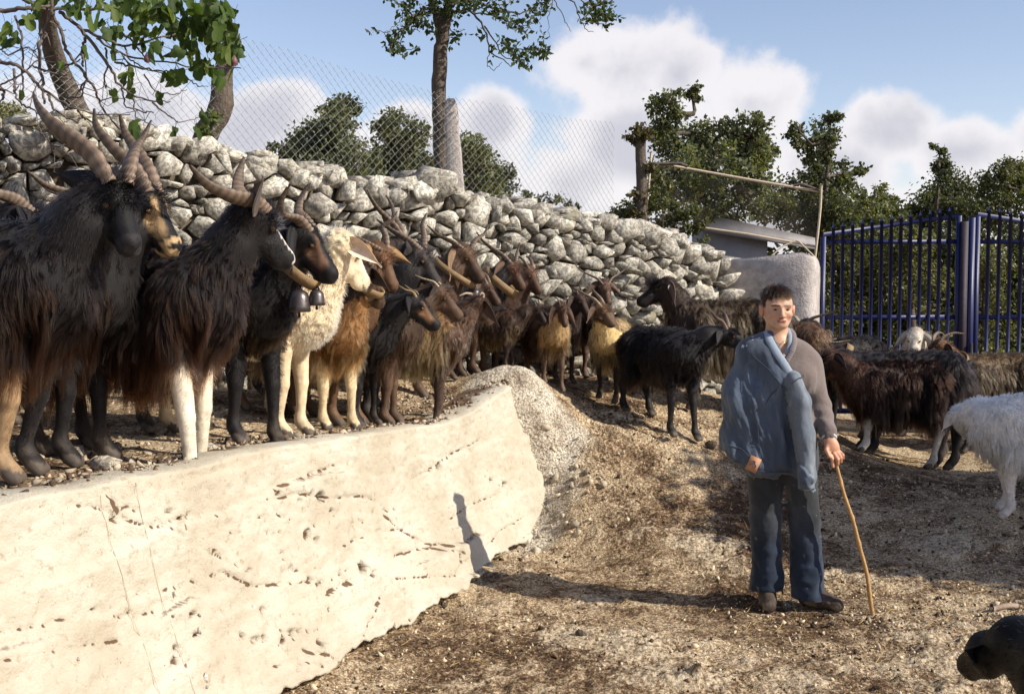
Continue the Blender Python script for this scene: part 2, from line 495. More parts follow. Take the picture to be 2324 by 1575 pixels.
def ground_mat():
    m, N, L = mat_new('trodden_earth')
    geo = N('ShaderNodeNewGeometry'); pos = geo.outputs['Position']
    big = N('ShaderNodeTexNoise', Vector=pos, Scale=1.1, Detail=6.0, Roughness=0.6)
    mid = N('ShaderNodeTexNoise', Vector=pos, Scale=7.0, Detail=7.0, Roughness=0.68)
    fin = N('ShaderNodeTexNoise', Vector=pos, Scale=42.0, Detail=5.0, Roughness=0.7)
    vo = N('ShaderNodeTexVoronoi', Vector=pos, Scale=46.0, Randomness=1.0)
    vo2 = N('ShaderNodeTexVoronoi', Vector=pos, Scale=17.0, Randomness=1.0)
    a = N('ShaderNodeMath', {'operation': 'MULTIPLY_ADD'}, i0=mid.outputs[0], i1=0.75, i2=N('ShaderNodeMath', {'operation': 'MULTIPLY_ADD'}, i0=fin.outputs[0], i1=0.75, i2=N('ShaderNodeMath', {'operation': 'MULTIPLY'}, i0=big.outputs[0], i1=0.80).outputs[0]).outputs[0])
    c = ramp(N, N('ShaderNodeMath', {'operation': 'MULTIPLY'}, i0=a.outputs[0], i1=0.446).outputs[0],
             [(0.432, (0.066, 0.039, 0.023)), (0.478, (0.150, 0.097, 0.057)), (0.515, (0.29, 0.205, 0.125)), (0.568, (0.49, 0.38, 0.25))])
    fl = ramp(N, vo.outputs['Distance'], [(0.16, (1, 1, 1)), (0.24, (0, 0, 0))])
    sel = ramp(N, N('ShaderNodeTexNoise', Vector=pos, Scale=4.0, Detail=3.0).outputs[0], [(0.46, (0, 0, 0)), (0.56, (1, 1, 1))])
    dk = N('ShaderNodeMath', {'operation': 'MULTIPLY'}, i0=fl, i1=sel).outputs[0]
    c = mixc(N, N('ShaderNodeMath', {'operation': 'MULTIPLY'}, i0=dk, i1=0.75).outputs[0], c, (0.075, 0.05, 0.033))
    fl2 = ramp(N, vo2.outputs['Distance'], [(0.13, (1, 1, 1)), (0.2, (0, 0, 0))])
    sel2 = ramp(N, N('ShaderNodeTexNoise', Vector=pos, Scale=2.6, Detail=3.0).outputs[0], [(0.52, (0, 0, 0)), (0.6, (1, 1, 1))])
    lt = N('ShaderNodeMath', {'operation': 'MULTIPLY'}, i0=fl2, i1=sel2).outputs[0]
    c = mixc(N, N('ShaderNodeMath', {'operation': 'MULTIPLY'}, i0=lt, i1=0.6).outputs[0], c, (0.56, 0.50, 0.40))
    pm = N('ShaderNodeAttribute', {'attribute_name': 'Col'})
    pc = ramp(N, mid.outputs[0], [(0.36, (0.24, 0.19, 0.14)), (0.47, (0.44, 0.38, 0.30)), (0.62, (0.56, 0.50, 0.41))])
    pf = N('ShaderNodeMath', {'operation': 'MULTIPLY_ADD', 'use_clamp': True}, i0=pm.outputs['Fac'], i1=2.2, i2=N('ShaderNodeMath', {'operation': 'MULTIPLY_ADD'}, i0=mid.outputs[0], i1=-1.4, i2=0.15).outputs[0])
    c = mixc(N, pf.outputs[0], c, pc)
    g1 = N('ShaderNodeTexNoise', Vector=pos, Scale=95.0, Detail=3.0, Roughness=0.7)
    c = mixc(N, 1.0, c, ramp(N, g1.outputs[0], [(0.36, (0.42, 0.40, 0.38)), (0.5, (0.95, 0.95, 0.95)), (0.62, (1.75, 1.75, 1.72))]), 'MULTIPLY')
    rk = N('ShaderNodeAttribute', {'attribute_name': 'Rock'})
    rf = N('ShaderNodeMath', {'operation': 'MULTIPLY_ADD', 'use_clamp': True}, i0=rk.outputs['Fac'], i1=1.7, i2=N('ShaderNodeMath', {'operation': 'MULTIPLY_ADD'}, i0=a.outputs[0], i1=3.4, i2=-4.5).outputs[0])
    c = mixc(N, rf.outputs[0], c, ramp(N, fin.outputs[0], [(0.38, (0.16, 0.105, 0.062)), (0.47, (0.44, 0.345, 0.23)), (0.60, (0.66, 0.55, 0.40))]))
    hh = N('ShaderNodeMath', {'operation': 'MULTIPLY_ADD'}, i0=vo.outputs['Distance'], i1=-0.5, i2=N('ShaderNodeMath', {'operation': 'MULTIPLY_ADD'}, i0=fin.outputs[0], i1=1.0, i2=mid.outputs[0]).outputs[0])
    bp = N('ShaderNodeBump', Strength=0.9, Distance=0.022, Height=hh.outputs[0])
    b = N('ShaderNodeBsdfPrincipled', Base_Color=c, Roughness=0.95, Normal=bp.outputs[0])
    b.inputs['Specular IOR Level'].default_value = 0.1
    N('ShaderNodeOutputMaterial', Surface=b.outputs[0])
    return m


MAT_GROUND = ground_mat()
fan = sstep(.70, .22, np.hypot((gxx - .06) / .85, (gyy - 7.62) / 1.0) + .25 * fbm(p3(gxx * 4, gyy * 4, 2.), 3))
gme = mesh_np('ground', np.stack([gxx, gyy, gzz], -1), grid_faces(len(gx), len(gy)), MAT_GROUND, True, np.repeat(fan[:, None], 3, 1))
rka = np.zeros(len(gxx)); rka[near] = np.clip(.55 * rock * (1 - fan[near]) * (1 + .8 * fbm(q * 5, 3)) * .8 + hump * .9, 0, 1) * (left[near] < .1)
ra_ = gme.attributes.new('Rock', 'FLOAT', 'POINT'); ra_.data.foreach_set('value', rka.astype(np.float32))
link('ground', gme, kind='structure')

# ------------------------------------------------------------------ retaining wall of rough concrete
ss = np.arange(-5.2, 4.95, .0125)                       # along the wall from RA towards RB
nt_ = 96
tt = np.linspace(0, 1, nt_)
S, T = np.meshgrid(ss, tt, indexing='ij')
sx = RA[0] + RD[0] * S; sy = RA[1] + RD[1] * S
sf, tf = S.ravel(), T.ravel()
endr = sstep(4.35, 4.9, sf)
topz = ledge_z(sf, 0) + .012 * fbm(p3(sf * 2.2, 0 * sf, 1.7), 3) - .05 * endr
gb = ground_z(sx.ravel() + .25, sy.ravel() - .09, False)
botz = gb + .045 + .07 * np.round(2.2 * fbm(p3(sf * 1.6, 0 * sf, 8.2), 2)) / 2.2 + .04 * fbm(p3(sf * 9, 0 * sf, 2.2), 3)
botz = np.maximum(botz, gb - .02)
zz = botz + (topz - botz) * tf
zr = 1 - tf
off = .17 * zr ** 1.4 + .015 * np.sin(sf * 1.3)
pq = p3(sf, zz * 1.0, 0.0); lay = []
wav = .05 * fbm(p3(sf * 1.1, 0 * sf, 5), 3)
for lv, amp, sharp in [(.86, .012, .006), (.72, .024, .007), (.60, .014, .006), (.47, .030, .008), (.34, .018, .006), (.24, .040, .008), (.11, .034, .008)]:
    ln = lv + wav * 1.7 + .10 * fbm(p3(sf * .8, 0 * sf, lv * 31), 2) - .05 * (sf - 2) * .3
    am_ = amp * np.clip(0.55 + 1.1 * fbm(p3(sf * 1.7, 0 * sf, lv * 77), 2), .05, 1.3)
    rg_ = .012 * fbm(p3(sf * 14, 0 * sf, lv * 13), 3)
    off = off + am_ * sstep(sharp, -sharp, zz - ln - rg_)
    lay.append(sstep(.012, .002, np.abs(zz - ln - rg_ - .004)) * np.clip(am_ / .03, 0, 1))
off = off + .026 * fbm(pq * 2.2 + 4, 3) + .010 * fbm(pq * 9, 3) + .0055 * fbm(pq * 38, 2) - .006 * np.abs(fbm(pq * 15 + 8, 3))
# flaked holes and cracks where the photograph shows them
dirt = .40 * np.max(lay, 0) * sstep(-.05, .25, fbm(pq * 3.5 + 2, 3))


def wall_hit(u, v):
    d = ray(u, v); n = np.array([-RNL[0], -RNL[1], 0])
    p0 = np.array([RA[0], RA[1], 0]) + n * .09
    t = np.dot(p0 - np.array([0, 0, CAM_Z]), n) / np.dot(d, n)
    p = np.array([0, 0, CAM_Z]) + d * t
    return (p[:2] - RA) @ RD, p[2], 2582.0 / p[1]


PITS = []
for (cu, cv_, ru, rv, n_) in [(800, 1165, 80, 34, 26), (730, 1310, 60, 22, 14), (600, 1445, 60, 24, 24), (425, 1180, 60, 18, 16), (660, 1270, 60, 40, 12), (380, 1480, 26, 60, 12), (1130, 1095, 50, 20, 9), (330, 1170, 40, 20, 12), (150, 1180, 120, 30, 12), (240, 1395, 110, 18, 14), (860, 1400, 80, 60, 10), (560, 1200, 160, 60, 14), (640, 1125, 30, 30, 8), (420, 1420, 40, 40, 8)]:
    for _ in range(int(n_ * .6)):
        PITS.append((cu + rng.normal(0, ru * .55), cv_ + rng.normal(0, rv * .55), float(np.exp(rng.normal(1.0, .45)))))
for (u, v, r) in [(1018, 1060, 15), (995, 1068, 8), (738, 1130, 16), (715, 1122, 12), (700, 1218, 16), (716, 1228, 10), (800, 1288, 17), (815, 1300, 10), (655, 1292, 9), (700, 1325, 10), (610, 1432, 9),
                  (655, 1455, 12), (630, 1425, 8), (1140, 1100, 8), (1120, 1090, 6), (575, 1380, 9), (560, 1295, 9), (650, 1120, 7), (690, 1140, 6), (985, 1262, 9), (660, 1170, 6), (420, 1165, 7), (440, 1180, 8), (455, 1170, 6),
                  (400, 1195, 5), (375, 1470, 10), (365, 1500, 12), (425, 1440, 9), (430, 1395, 8), (520, 1440, 8), (540, 1450, 10), (560, 1442, 8), (590, 1450, 8), (615, 1210, 6), (640, 1205, 5), (760, 1160, 6), (300, 1185, 8), (905, 1155, 5), (1060, 1210, 7)] + PITS:
    s0, z0, ppm = wall_hit(u, v)
    rr = r / ppm
    w_ = np.hypot((sf - s0) / 1.3 / np.maximum(.3, 1), zz - z0) / rr + .9 * fbm(pq * (1.1 / rr) + u, 3)
    k = sstep(1.0, .35, w_)
    off -= .055 * k * min(1.3, rr / .02); dirt = np.maximum(dirt, k * (.72 + .4 * fbm(pq * 60 + 1, 2)))
for pl, wd in [([(205, 1148), (290, 1160), (318, 1188)], 4), ([(285, 1105), (300, 1140), (318, 1182)], 7), ([(318, 1182), (380, 1200), (440, 1178)], 3), ([(640, 1135), (690, 1122), (770, 1132), (830, 1126), (870, 1140), (890, 1162)], 4),
               ([(500, 1295), (560, 1330), (620, 1325), (690, 1318)], 4), ([(225, 1385), (280, 1402), (350, 1390), (395, 1400)], 3), ([(880, 1170), (905, 1205), (940, 1232), (985, 1235)], 4), ([(620, 1470), (660, 1475), (690, 1500), (715, 1540)], 4),
               ([(700, 1380), (715, 1340), (760, 1320)], 4), ([(380, 1180), (460, 1235), (560, 1300)], 2), ([(950, 1090), (1040, 1040), (1120, 1000)], 2), ([(0, 1440), (120, 1420), (240, 1380), (330, 1350)], 2), ([(640, 1100), (645, 1130)], 6), ([(1000, 1250), (940, 1240), (880, 1260)], 3), ([(720, 1545), (765, 1500), (900, 1440), (975, 1400)], 2.2), ([(740, 1440), (785, 1380), (860, 1310), (960, 1300)], 2.2), ([(960, 1300), (980, 1272), (1005, 1265)], 3), ([(1060, 1240), (1110, 1200), (1165, 1168)], 2), ([(640, 1112), (720, 1082), (830, 1042)], 1.8), ([(500, 1300), (430, 1330), (330, 1352)], 2), ([(0, 1500), (150, 1470), (300, 1450)], 1.8), ([(560, 1180), (640, 1170), (690, 1190)], 2.2), ([(770, 1240), (850, 1205), (940, 1200)], 2.2), ([(640, 1500), (600, 1490), (560, 1505)], 2), ([(1000, 1180), (1060, 1150), (1130, 1120)], 1.8)]:
    hs = [wall_hit(*p) for p in pl]
    dmin = np.full(len(sf), 9.0)
    for a_, b_ in zip(hs[:-1], hs[1:]):
        A2, B2 = np.array(a_[:2]), np.array(b_[:2]); ab = B2 - A2
        tq = np.clip(((sf - A2[0]) * ab[0] + (zz - A2[1]) * ab[1]) / (ab @ ab), 0, 1)
        dmin = np.minimum(dmin, np.hypot(sf - A2[0] - tq * ab[0], zz - A2[1] - tq * ab[1]))
    wr = wd / hs[0][2]
    k = sstep(1.0, .2, dmin / wr + .8 * fbm(pq * 18 + pl[0][0], 3))
    off -= .011 * k; dirt = np.maximum(dirt, k * .85 * sstep(-.25, .15, fbm(pq * 30 + 5, 2)))
# wear along the rim: gravel spilling over
dirt = np.maximum(dirt, .0)
n2 = -RNL
WX = sx.ravel() + n2[0] * off; WY = sy.ravel() + n2[1] * off
# bend the far end of the wall back into the mound
back = .30 * endr ** 2
WX += RNL[0] * back; WY += RNL[1] * back
V0 = np.stack([WX, WY, zz], -1).reshape(len(ss), nt_, 3)
cap = []
for dback, dzc in [(.012, .006), (.04, .012), (.10, .012), (.20, .004), (.34, -.03)]:
    P = V0[:, -1, :].copy(); P[:, 0] += RNL[0] * dback; P[:, 1] += RNL[1] * dback
    P[:, 2] += dzc + .006 * fbm(p3(ss * 9, 0 * ss + dback * 40, 0.), 2); cap.append(P[:, None])
und = V0[:, 0, :].copy(); und[:, 0] += RNL[0] * .22; und[:, 1] += RNL[1] * .22; und[:, 2] += .02
deep = und.copy(); deep[:, 2] -= .4
V1 = np.concatenate([deep[:, None], und[:, None], V0] + cap, 1)
cd = np.concatenate([np.ones((len(ss), 2)) * .9, dirt.reshape(len(ss), nt_), np.zeros((len(ss), 5))], 1)
cd[:, -3:] = np.clip(.5 + 1.4 * fbm(p3(ss * 6, 0 * ss, 3.), 3), 0, 1)[:, None] * np.array([.3, .7, 1])


def concrete_mat():
    m, N, L = mat_new('rough_concrete')
    geo = N('ShaderNodeNewGeometry'); pos = geo.outputs['Position']
    at_ = N('ShaderNodeAttribute', {'attribute_name': 'Col'})
    n1 = N('ShaderNodeTexNoise', Vector=pos, Scale=2.4, Detail=6.0, Roughness=0.6)
    n2 = N('ShaderNodeTexNoise', Vector=pos, Scale=26.0, Detail=7.0, Roughness=0.72)
    n3 = N('ShaderNodeTexNoise', Vector=pos, Scale=120.0, Detail=3.0, Roughness=0.6)
    c = ramp(N, n1.outputs[0], [(0.34, (0.44, 0.385, 0.295)), (0.5, (0.51, 0.46, 0.37)), (0.66, (0.55, 0.515, 0.43))])
    sp = ramp(N, n2.outputs[0], [(0.33, (0, 0, 0)), (0.43, (1, 1, 1))])
    c = mixc(N, sp, mixc(N, 0.55, c, (0.27, 0.19, 0.11)), c)
    n5 = N('ShaderNodeTexNoise', Vector=pos, Scale=70.0, Detail=4.0, Roughness=0.8)
    c = mixc(N, ramp(N, n5.outputs[0], [(0.30, (1, 1, 1)), (0.37, (0, 0, 0))]), c, (0.22, 0.15, 0.09))
    mp = N('ShaderNodeMapping', Vector=pos); mp.inputs['Scale'].default_value = (1.2, 1.2, 7.0)
    n6 = N('ShaderNodeTexNoise', Vector=mp.outputs[0], Scale=2.2, Detail=6.0, Roughness=0.7)
    c = mixc(N, ramp(N, n6.outputs[0], [(0.34, (0.38, 0.38, 0.38)), (0.48, (0, 0, 0))]), c, (0.38, 0.31, 0.22))
    d = N('ShaderNodeMath', {'operation': 'MULTIPLY_ADD'}, i0=n2.outputs[0], i1=0.9, i2=N('ShaderNodeMath', {'operation': 'SUBTRACT'}, i0=at_.outputs['Fac'], i1=0.62).outputs[0])
    dm = N('ShaderNodeMapRange', {'interpolation_type': 'SMOOTHSTEP'}, Value=d.outputs[0], i1=-0.02, i2=0.30, i3=0.0, i4=0.95)
    c = mixc(N, dm.outputs[0], c, (0.12, 0.07, 0.04))
    h = N('ShaderNodeMath', {'operation': 'MULTIPLY_ADD'}, i0=n3.outputs[0], i1=0.4, i2=n2.outputs[0])
    bp = N('ShaderNodeBump', Strength=0.8, Distance=0.013, Height=h.outputs[0])
    b = N('ShaderNodeBsdfPrincipled', Base_Color=c, Roughness=0.93, Normal=bp.outputs[0])
    b.inputs['Specular IOR Level'].default_value = 0.12
    N('ShaderNodeOutputMaterial', Surface=b.outputs[0])
    return m


MAT_CONC = concrete_mat()
cflat = np.repeat(cd.reshape(-1, 1), 3, 1)
rw = mesh_np('retaining_wall', V1.reshape(-1, 3), grid_faces(len(ss), V1.shape[1])[:, ::-1], MAT_CONC, True, cflat)
rw_o = link('retaining_wall', rw, label='low cream concrete retaining wall with crumbling face holding up the ledge', cat='wall')
# white stone chips showing in the broken face, and two hanging wires
mb = MB()
for (u, v, w_, h_) in [(420, 1530, 11, 26), (418, 1553, 12, 16), (432, 1430, 8, 22), (398, 1345, 8, 16), (440, 1395, 7, 11), (163, 1492, 5, 10), (425, 1400, 6, 8), (347, 1535, 5, 5), (335, 1186, 7, 8), (640, 1165, 6, 6), (700, 1318, 6, 9), (222, 1330, 6, 7), (555, 1375, 8, 10)]:
    s0, z0, ppm = wall_hit(u, v)
    p = RA + RD * s0 - RNL * float(np.interp(z0, [0, 1], [.20, .02]))
    k = np.argmin((sf - s0) ** 2 + (zz - z0) ** 2)
    pc = np.array([WX[k], WY[k], z0]) - np.array([RNL[0], RNL[1], 0]) * .002
    Vh, Fh = hull(rng.uniform(-1, 1, (14, 3)) * np.array([w_, 12, h_]) / ppm * .5)
    Vh = Vh @ np.array([[RD[0], RD[1], 0], [RNL[0], RNL[1], 0], [0, 0, 1]])
    mb.add(Vh + pc, Fh)
MAT_CHIP = stone_mat('white_chip', (1.45, 1.45, 1.4), False)
mb.build('stone_chips', MAT_CHIP, rw_o, smooth=False, kind='stuff')
MAT_WIRE = simple('rusty_wire', (0.42, 0.34, 0.23), 0.7, .2)
for pl in ([(275, 1128), (285, 1230), (300, 1370), (317, 1585)], [(344, 1098), (358, 1230), (372, 1370), (384, 1500), (388, 1600)]):
    P = []
    for (u, v) in pl:
        s0, z0, ppm = wall_hit(u, v); k = np.argmin((sf - s0) ** 2 + (zz - z0) ** 2)
        P.append(np.array([WX[k] + n2[0] * .004, WY[k] + n2[1] * .004, z0]))
    P = np.array(P); tq = np.linspace(0, len(P) - 1, 40); P = np.stack([np.interp(tq, range(len(P)), P[:, i]) for i in range(3)], -1)
    for i in range(0, 40):
        k = np.argmin((sf - (P[i, :2] - RA) @ RD) ** 2 + (zz - P[i, 2]) ** 2)
        P[i, :2] = [WX[k] + n2[0] * .003, WY[k] + n2[1] * .003]
    for _ in range(6): P[1:-1, :2] = (P[:-2, :2] + 2 * P[1:-1, :2] + P[2:, :2]) / 4
    MB().tube(P, .0008, sides=4).build('wire', MAT_WIRE, rw_o)

# ------------------------------------------------------------------ dry stone wall
W0 = np.array([-3.06, 6.8]); W1 = np.array([2.04, 11.0]); WL = np.linalg.norm(W1 - W0); WD = (W1 - W0) / WL; WN = np.array([WD[1], -WD[0]])


def wall2(u, v):
    d = ray(u, v); n = np.array([WN[0], WN[1], 0])
    t = np.dot(np.array([W0[0], W0[1], -CAM_Z]), n) / np.dot(d, n)
    p = np.array([0, 0, CAM_Z]) + d * t
    return float((p[:2] - W0) @ WD), float(p[2])


prof = [wall2(*p) for p in [(0, 300), (80, 300), (200, 285), (330, 300), (440, 335), (560, 365), (660, 385), (750, 400), (830, 425), (930, 425), (1000, 430), (1100, 465), (1200, 480), (1290, 495), (1400, 520), (1480, 530), (1560, 555), (1645, 590)]]
PS = [-2.2] + [p[0] for p in prof] + [WL + .05]; PZ = [prof[0][1] - .08] + [p[1] for p in prof] + [prof[-1][1]]


def wtop(s): return np.interp(s, PS, PZ)


def wpt(s, z, d): return np.array([W0[0] + WD[0] * s + WN[0] * d, W0[1] + WD[1] * s + WN[1] * d, z])


def project(p):
    y = p[1] * math.cos(PITCH) - (p[2] - CAM_Z) * math.sin(PITCH)
    zc = p[1] * math.sin(PITCH) + (p[2] - CAM_Z) * math.cos(PITCH)
    return 1162 + FPX * p[0] / y, 787.5 - FPX * zc / y, y


seeds = []
z = .50; row = 0
while z < 2.9:
    rh = rng.uniform(.050, .080)
    s = -2.1 + rng.uniform(0, .2)
    while s < WL:
        wd = rng.choice([.045, .065, .085, .115, .16]) * (1.0 if s < 5 else .88)
        zz0 = z + rng.normal(0, .027)
        if zz0 < wtop(s) - .05: seeds.append((s, zz0))
        s += wd
    z += rh
seeds = np.array(seeds); swt = rng.uniform(-1, 1, len(seeds)) ** 3 * .010
stones = []
for i, (s0, z0) in enumerate(seeds):
    poly = [np.array(p) for p in ((s0 - .2, z0 - .17), (s0 + .2, z0 - .17), (s0 + .2, min(z0 + .17, wtop(s0) + .02)), (s0 - .2, min(z0 + .17, wtop(s0) + .02)))]
    dd = np.hypot(seeds[:, 0] - s0, (seeds[:, 1] - z0) * 1.5)
    for j in np.argsort(dd)[1:24]:
        if dd[j] > .7: break
        m_ = np.array([(s0 + seeds[j, 0]) / 2, (z0 + seeds[j, 1]) / 2]); nn = np.array([seeds[j, 0] - s0 + .25 * (seeds[j, 1] - z0) * math.sin(s0 * 2.3 + z0 * 5), (seeds[j, 1] - z0) * 1.6 + .25 * (seeds[j, 0] - s0) * math.sin(s0 * 3.1 - z0 * 4)]); m_ = m_ + nn / (nn @ nn + 1e-6) * (swt[i] - swt[j])
        new = []
        for a_, b_ in zip(poly, poly[1:] + poly[:1]):
            da, db = (a_ - m_) @ nn, (b_ - m_) @ nn
            if da <= 0: new.append(a_)
            if da * db < 0: new.append(a_ + (b_ - a_) * da / (da - db))
        poly = new
        if len(poly) < 3: break
    if len(poly) < 3: continue
    poly = np.array(poly); c = poly.mean(0)
    if np.ptp(poly[:, 0]) < .028 or np.ptp(poly[:, 1]) < .024: continue
    stones.append((c, poly))
pieces = []
for c, poly in stones:
    q_ = poly - c
    # broken blocks: few big tilted facets, corners knocked off, uneven joints
    ring = q_ * rng.uniform(.80, 1.02, (len(q_), 1))
    if rng.random() < .5: ring = np.delete(ring, rng.integers(len(ring)), 0) if len(ring) > 4 else ring
    pro = rng.uniform(-.045, .055); tl = rng.normal(0, .55, 2)
    pts = []
    dep = rng.uniform(.025, .075)
    for r_ in ring: pts.append((r_[0] * .95, r_[1] * .95, pro - rng.uniform(.0, .05)))
    for r_ in ring[rng.permutation(len(ring))[:rng.integers(3, 5)]]:
        k = rng.uniform(.25, .95); pts.append((r_[0] * k, r_[1] * k, pro + dep * rng.uniform(.5, 1.15) + r_[0] * k * tl[0] + r_[1] * k * tl[1]))
    for r_ in q_: pts.append((r_[0] * .7, r_[1] * .7, pro - .14))
    V, F = hull(np.array(pts))
    P = np.array([WD[0], WD[1], 0])[None] * V[:, :1] + np.array([0, 0, 1])[None] * V[:, 1:2] + np.array([WN[0], WN[1], 0])[None] * V[:, 2:3]
    pieces.append((wpt(c[0], c[1], 0.02), P, F))
s = -2.1
while s < WL - .05:                                     # coping, larger and rougher
    ln = rng.uniform(.10, .26); th = rng.uniform(.07, .14)
    zt = float(wtop(s + ln / 2))
    pts = rng.normal(size=(13, 3)); pts /= np.linalg.norm(pts, axis=1, keepdims=True); pts = np.clip(pts, -.72, .72) / .72
    pts *= np.array([ln * .56, rng.uniform(.15, .24), th * .55])
    V, F = hull(pts)
    a_ = rng.normal(0, .3); V = V @ rotz(a_).T
    tlt = rng.normal(0, .18); M_ = np.array([[math.cos(tlt), 0, math.sin(tlt)], [0, 1, 0], [-math.sin(tlt), 0, math.cos(tlt)]]); V = V @ M_.T
    P = np.array([WD[0], WD[1], 0])[None] * V[:, :1] + np.array([0, 0, 1])[None] * V[:, 2:3] + np.array([WN[0], WN[1], 0])[None] * V[:, 1:2]
    pieces.append((wpt(s + ln / 2, zt + th * .18, -.12 + rng.normal(0, .03)), P, F))
    if rng.random() < .7:
        k = rng.uniform(.5, .85); a_ = rng.uniform(-.6, .6)
        pieces.append((wpt(s + ln * rng.uniform(.2, .8), zt + th * .55 + .03, -.2 + rng.normal(0, .05)), P @ rotz(a_).T * k, F))
    s += ln * .9
# the pointed stones standing by the concrete post
for (u, v, w_, h_) in [(985, 415, 95, 75), (905, 440, 85, 60), (860, 430, 50, 60), (960, 440, 90, 55), (1375, 505, 50, 40), (1420, 525, 75, 55), (1075, 450, 80, 35), (700, 388, 60, 42), (765, 402, 62, 46), (600, 372, 66, 44), (655, 384, 44, 34), (450, 338, 70, 50), (380, 318, 62, 48)]:
    s0, z0 = wall2(u, v); pp = wpt(s0, z0, -.02); ppm = FPX / pp[1]
    pts = rng.normal(size=(12, 3)); pts /= np.linalg.norm(pts, axis=1, keepdims=True)
    V, F = hull(np.clip(pts, -.75, .75) / .75 * np.array([w_ * .55, w_ * .45, h_ * .52]) / ppm)
    P = np.array([WD[0], WD[1], 0])[None] * V[:, :1] + np.array([0, 0, 1])[None] * V[:, 2:3] + np.array([WN[0], WN[1], 0])[None] * V[:, 1:2]
    pieces.append((pp, P, F))
dsw = thing('dry_stone_wall', 'long dry stone wall of rough grey limestone blocks behind the herd', 'wall', (W0[0], W0[1], .6))
order = []
for k, (c, P, F) in enumerate(pieces):
    u, v, y = project(c)
    sz = np.ptp(P[:, 2]) * np.hypot(np.ptp(P[:, 0]), np.ptp(P[:, 1])) / y ** 2
    lim = np.interp(u, [0, 230, 420, 700, 900, 1200, 1330, 1640], [480, 470, 600, 620, 620, 720, 900, 760])
    order.append(sz if (-15 < u < 1700 and v < lim) else 0)
rank = np.argsort(-np.array(order))
keep = set(int(k) for k in rank[:296] if order[k] > 0)
rest = MB()
org = np.array([W0[0], W0[1], .6])
for k, (c, P, F) in enumerate(pieces):
    if k in keep:
        link('stone', mesh_np('stone', P, F, MAT_STONE, False), dsw, loc=tuple(c - org))
    else: rest.add(P + c - org, F)
rest.build('small_stones', MAT_STONE, dsw, smooth=False, kind='stuff')
MAT_CORE = simple('rubble_fill', (0.12, 0.095, 0.07), 0.95, .3, 12, 1.0, 30, spec=.05, dist=.04)
mb = MB(); sc_ = np.linspace(-2.2, WL - .02, 60)
Vc = []
for s in sc_:
    zt = float(wtop(s)) - .06
    for (d, z_) in ((-.07, .3), (-.07, zt), (-.42, zt), (-.5, .3)): Vc.append(wpt(s, z_, d) - org)
mb.add(np.array(Vc), grid_faces(60, 4, True))
e0 = 59 * 4; mb.add(np.array(Vc[e0:e0 + 4]), np.array([[0, 1, 2, 3]]))
mb.build('rubble_core', MAT_CORE, dsw, smooth=False)

# ------------------------------------------------------------------ chain link fence above the wall
MAT_GALV = simple('galvanised_wire', (0.30, 0.30, 0.29), 0.5, .1, metal=.4)
fence = thing('chain_link_fence', 'old chain link fence strung above the dry stone wall', 'fence', (W0[0], W0[1], 2.2))
mb = MB(); dxw = .034; nseg = 26
fo = np.array([W0[0], W0[1], 2.2])
ftop_s = [-2.2] + [wall2(*p)[0] for p in [(545, 75), (700, 112), (850, 162), (985, 195), (1050, 217), (1200, 243), (1330, 270), (1450, 276)]]
ftop_z = []
for sv, p in zip(ftop_s, [(300, 45), (545, 75), (700, 112), (850, 162), (985, 195), (1050, 217), (1200, 243), (1330, 270), (1450, 276)]):
    pp = wpt(sv, 0, -.26); d = ray(*p); ftop_z.append(CAM_Z + d[2] * pp[1] / d[1] + (.0 if sv > -2 else .0))
send = ftop_s[-1]
nw = int((send + 2.2) / dxw)
kk = np.arange(nseg + 1)
for i in range(nw):
    s0 = -2.2 + i * dxw
    sl = s0 + dxw * ((kk + i) % 2) * 1.02
    zb = np.interp(s0, PS, PZ) - .03; zt = np.interp(s0, ftop_s, ftop_z)
    zl = zb + (zt - zb) * kk / nseg
    wob = .012 * vnoise(p3(sl * 1.7, zl * 1.9, 4.)); dp = -.26 + .05 * vnoise(p3(sl * .9, zl * 1.1, 9.)) + .004 * (kk % 2)
    P = np.stack([W0[0] + WD[0] * (sl + wob) + WN[0] * dp, W0[1] + WD[1] * (sl + wob) + WN[1] * dp, zl], -1) - fo
    a = np.array([0, 2 * PI / 3, 4 * PI / 3]); r_ = .0014
    offs = WD[None, :] * np.cos(a)[:, None] * r_
    ring = np.concatenate([offs, (np.sin(a) * r_)[:, None]], 1)
    ring[:, :2] += WN[None] * (np.sin(a) * r_ * .7)[:, None]
    V = (P[:, None] + ring[None]).reshape(-1, 3)
    mb.add(V, grid_faces(nseg + 1, 3, True))
mb.build('wire_mesh', MAT_GALV, fence, smooth=False)
MAT_CPOST = simple('weathered_concrete', (0.42, 0.375, 0.35), 0.92, .2, 14, .9, 55, spec=.1, dist=.015)
p0 = at(1036, 470, 9.55); p1 = at(1023, 228, 9.55)
Vb = []
nz_ = 24
for i in range(nz_):
    t = i / (nz_ - 1); c = p0 + (p1 - p0) * t; w_ = (.076 - .026 * t)
    a_ = np.array([[-1, -.8], [-.8, -1], [.8, -1], [1, -.8], [1, .8], [.8, 1], [-.8, 1], [-1, .8]])
    P = np.concatenate([a_ * w_, np.zeros((8, 1))], 1) + c
    if i == nz_ - 1: P[:, :2] = c[:2] + (P[:, :2] - c[:2]) * .6; P[:, 2] += .01
    Vb.append(P)
Vb = np.vstack(Vb); Vb += .006 * fbm(Vb * 14, 3)[:, None] * np.array([1, 1, 0])
mb = MB().add(np.vstack([Vb, Vb[-8:].mean(0)[None]]), [grid_faces(nz_, 8, True), np.array([[nz_ * 8 - 8 + i, nz_ * 8 - 8 + (i + 1) % 8, nz_ * 8] for i in range(8)])])
o = mb.build('fence_post', MAT_CPOST, smooth=False, label='square grey concrete fence post beside the slender tree trunk', cat='post')
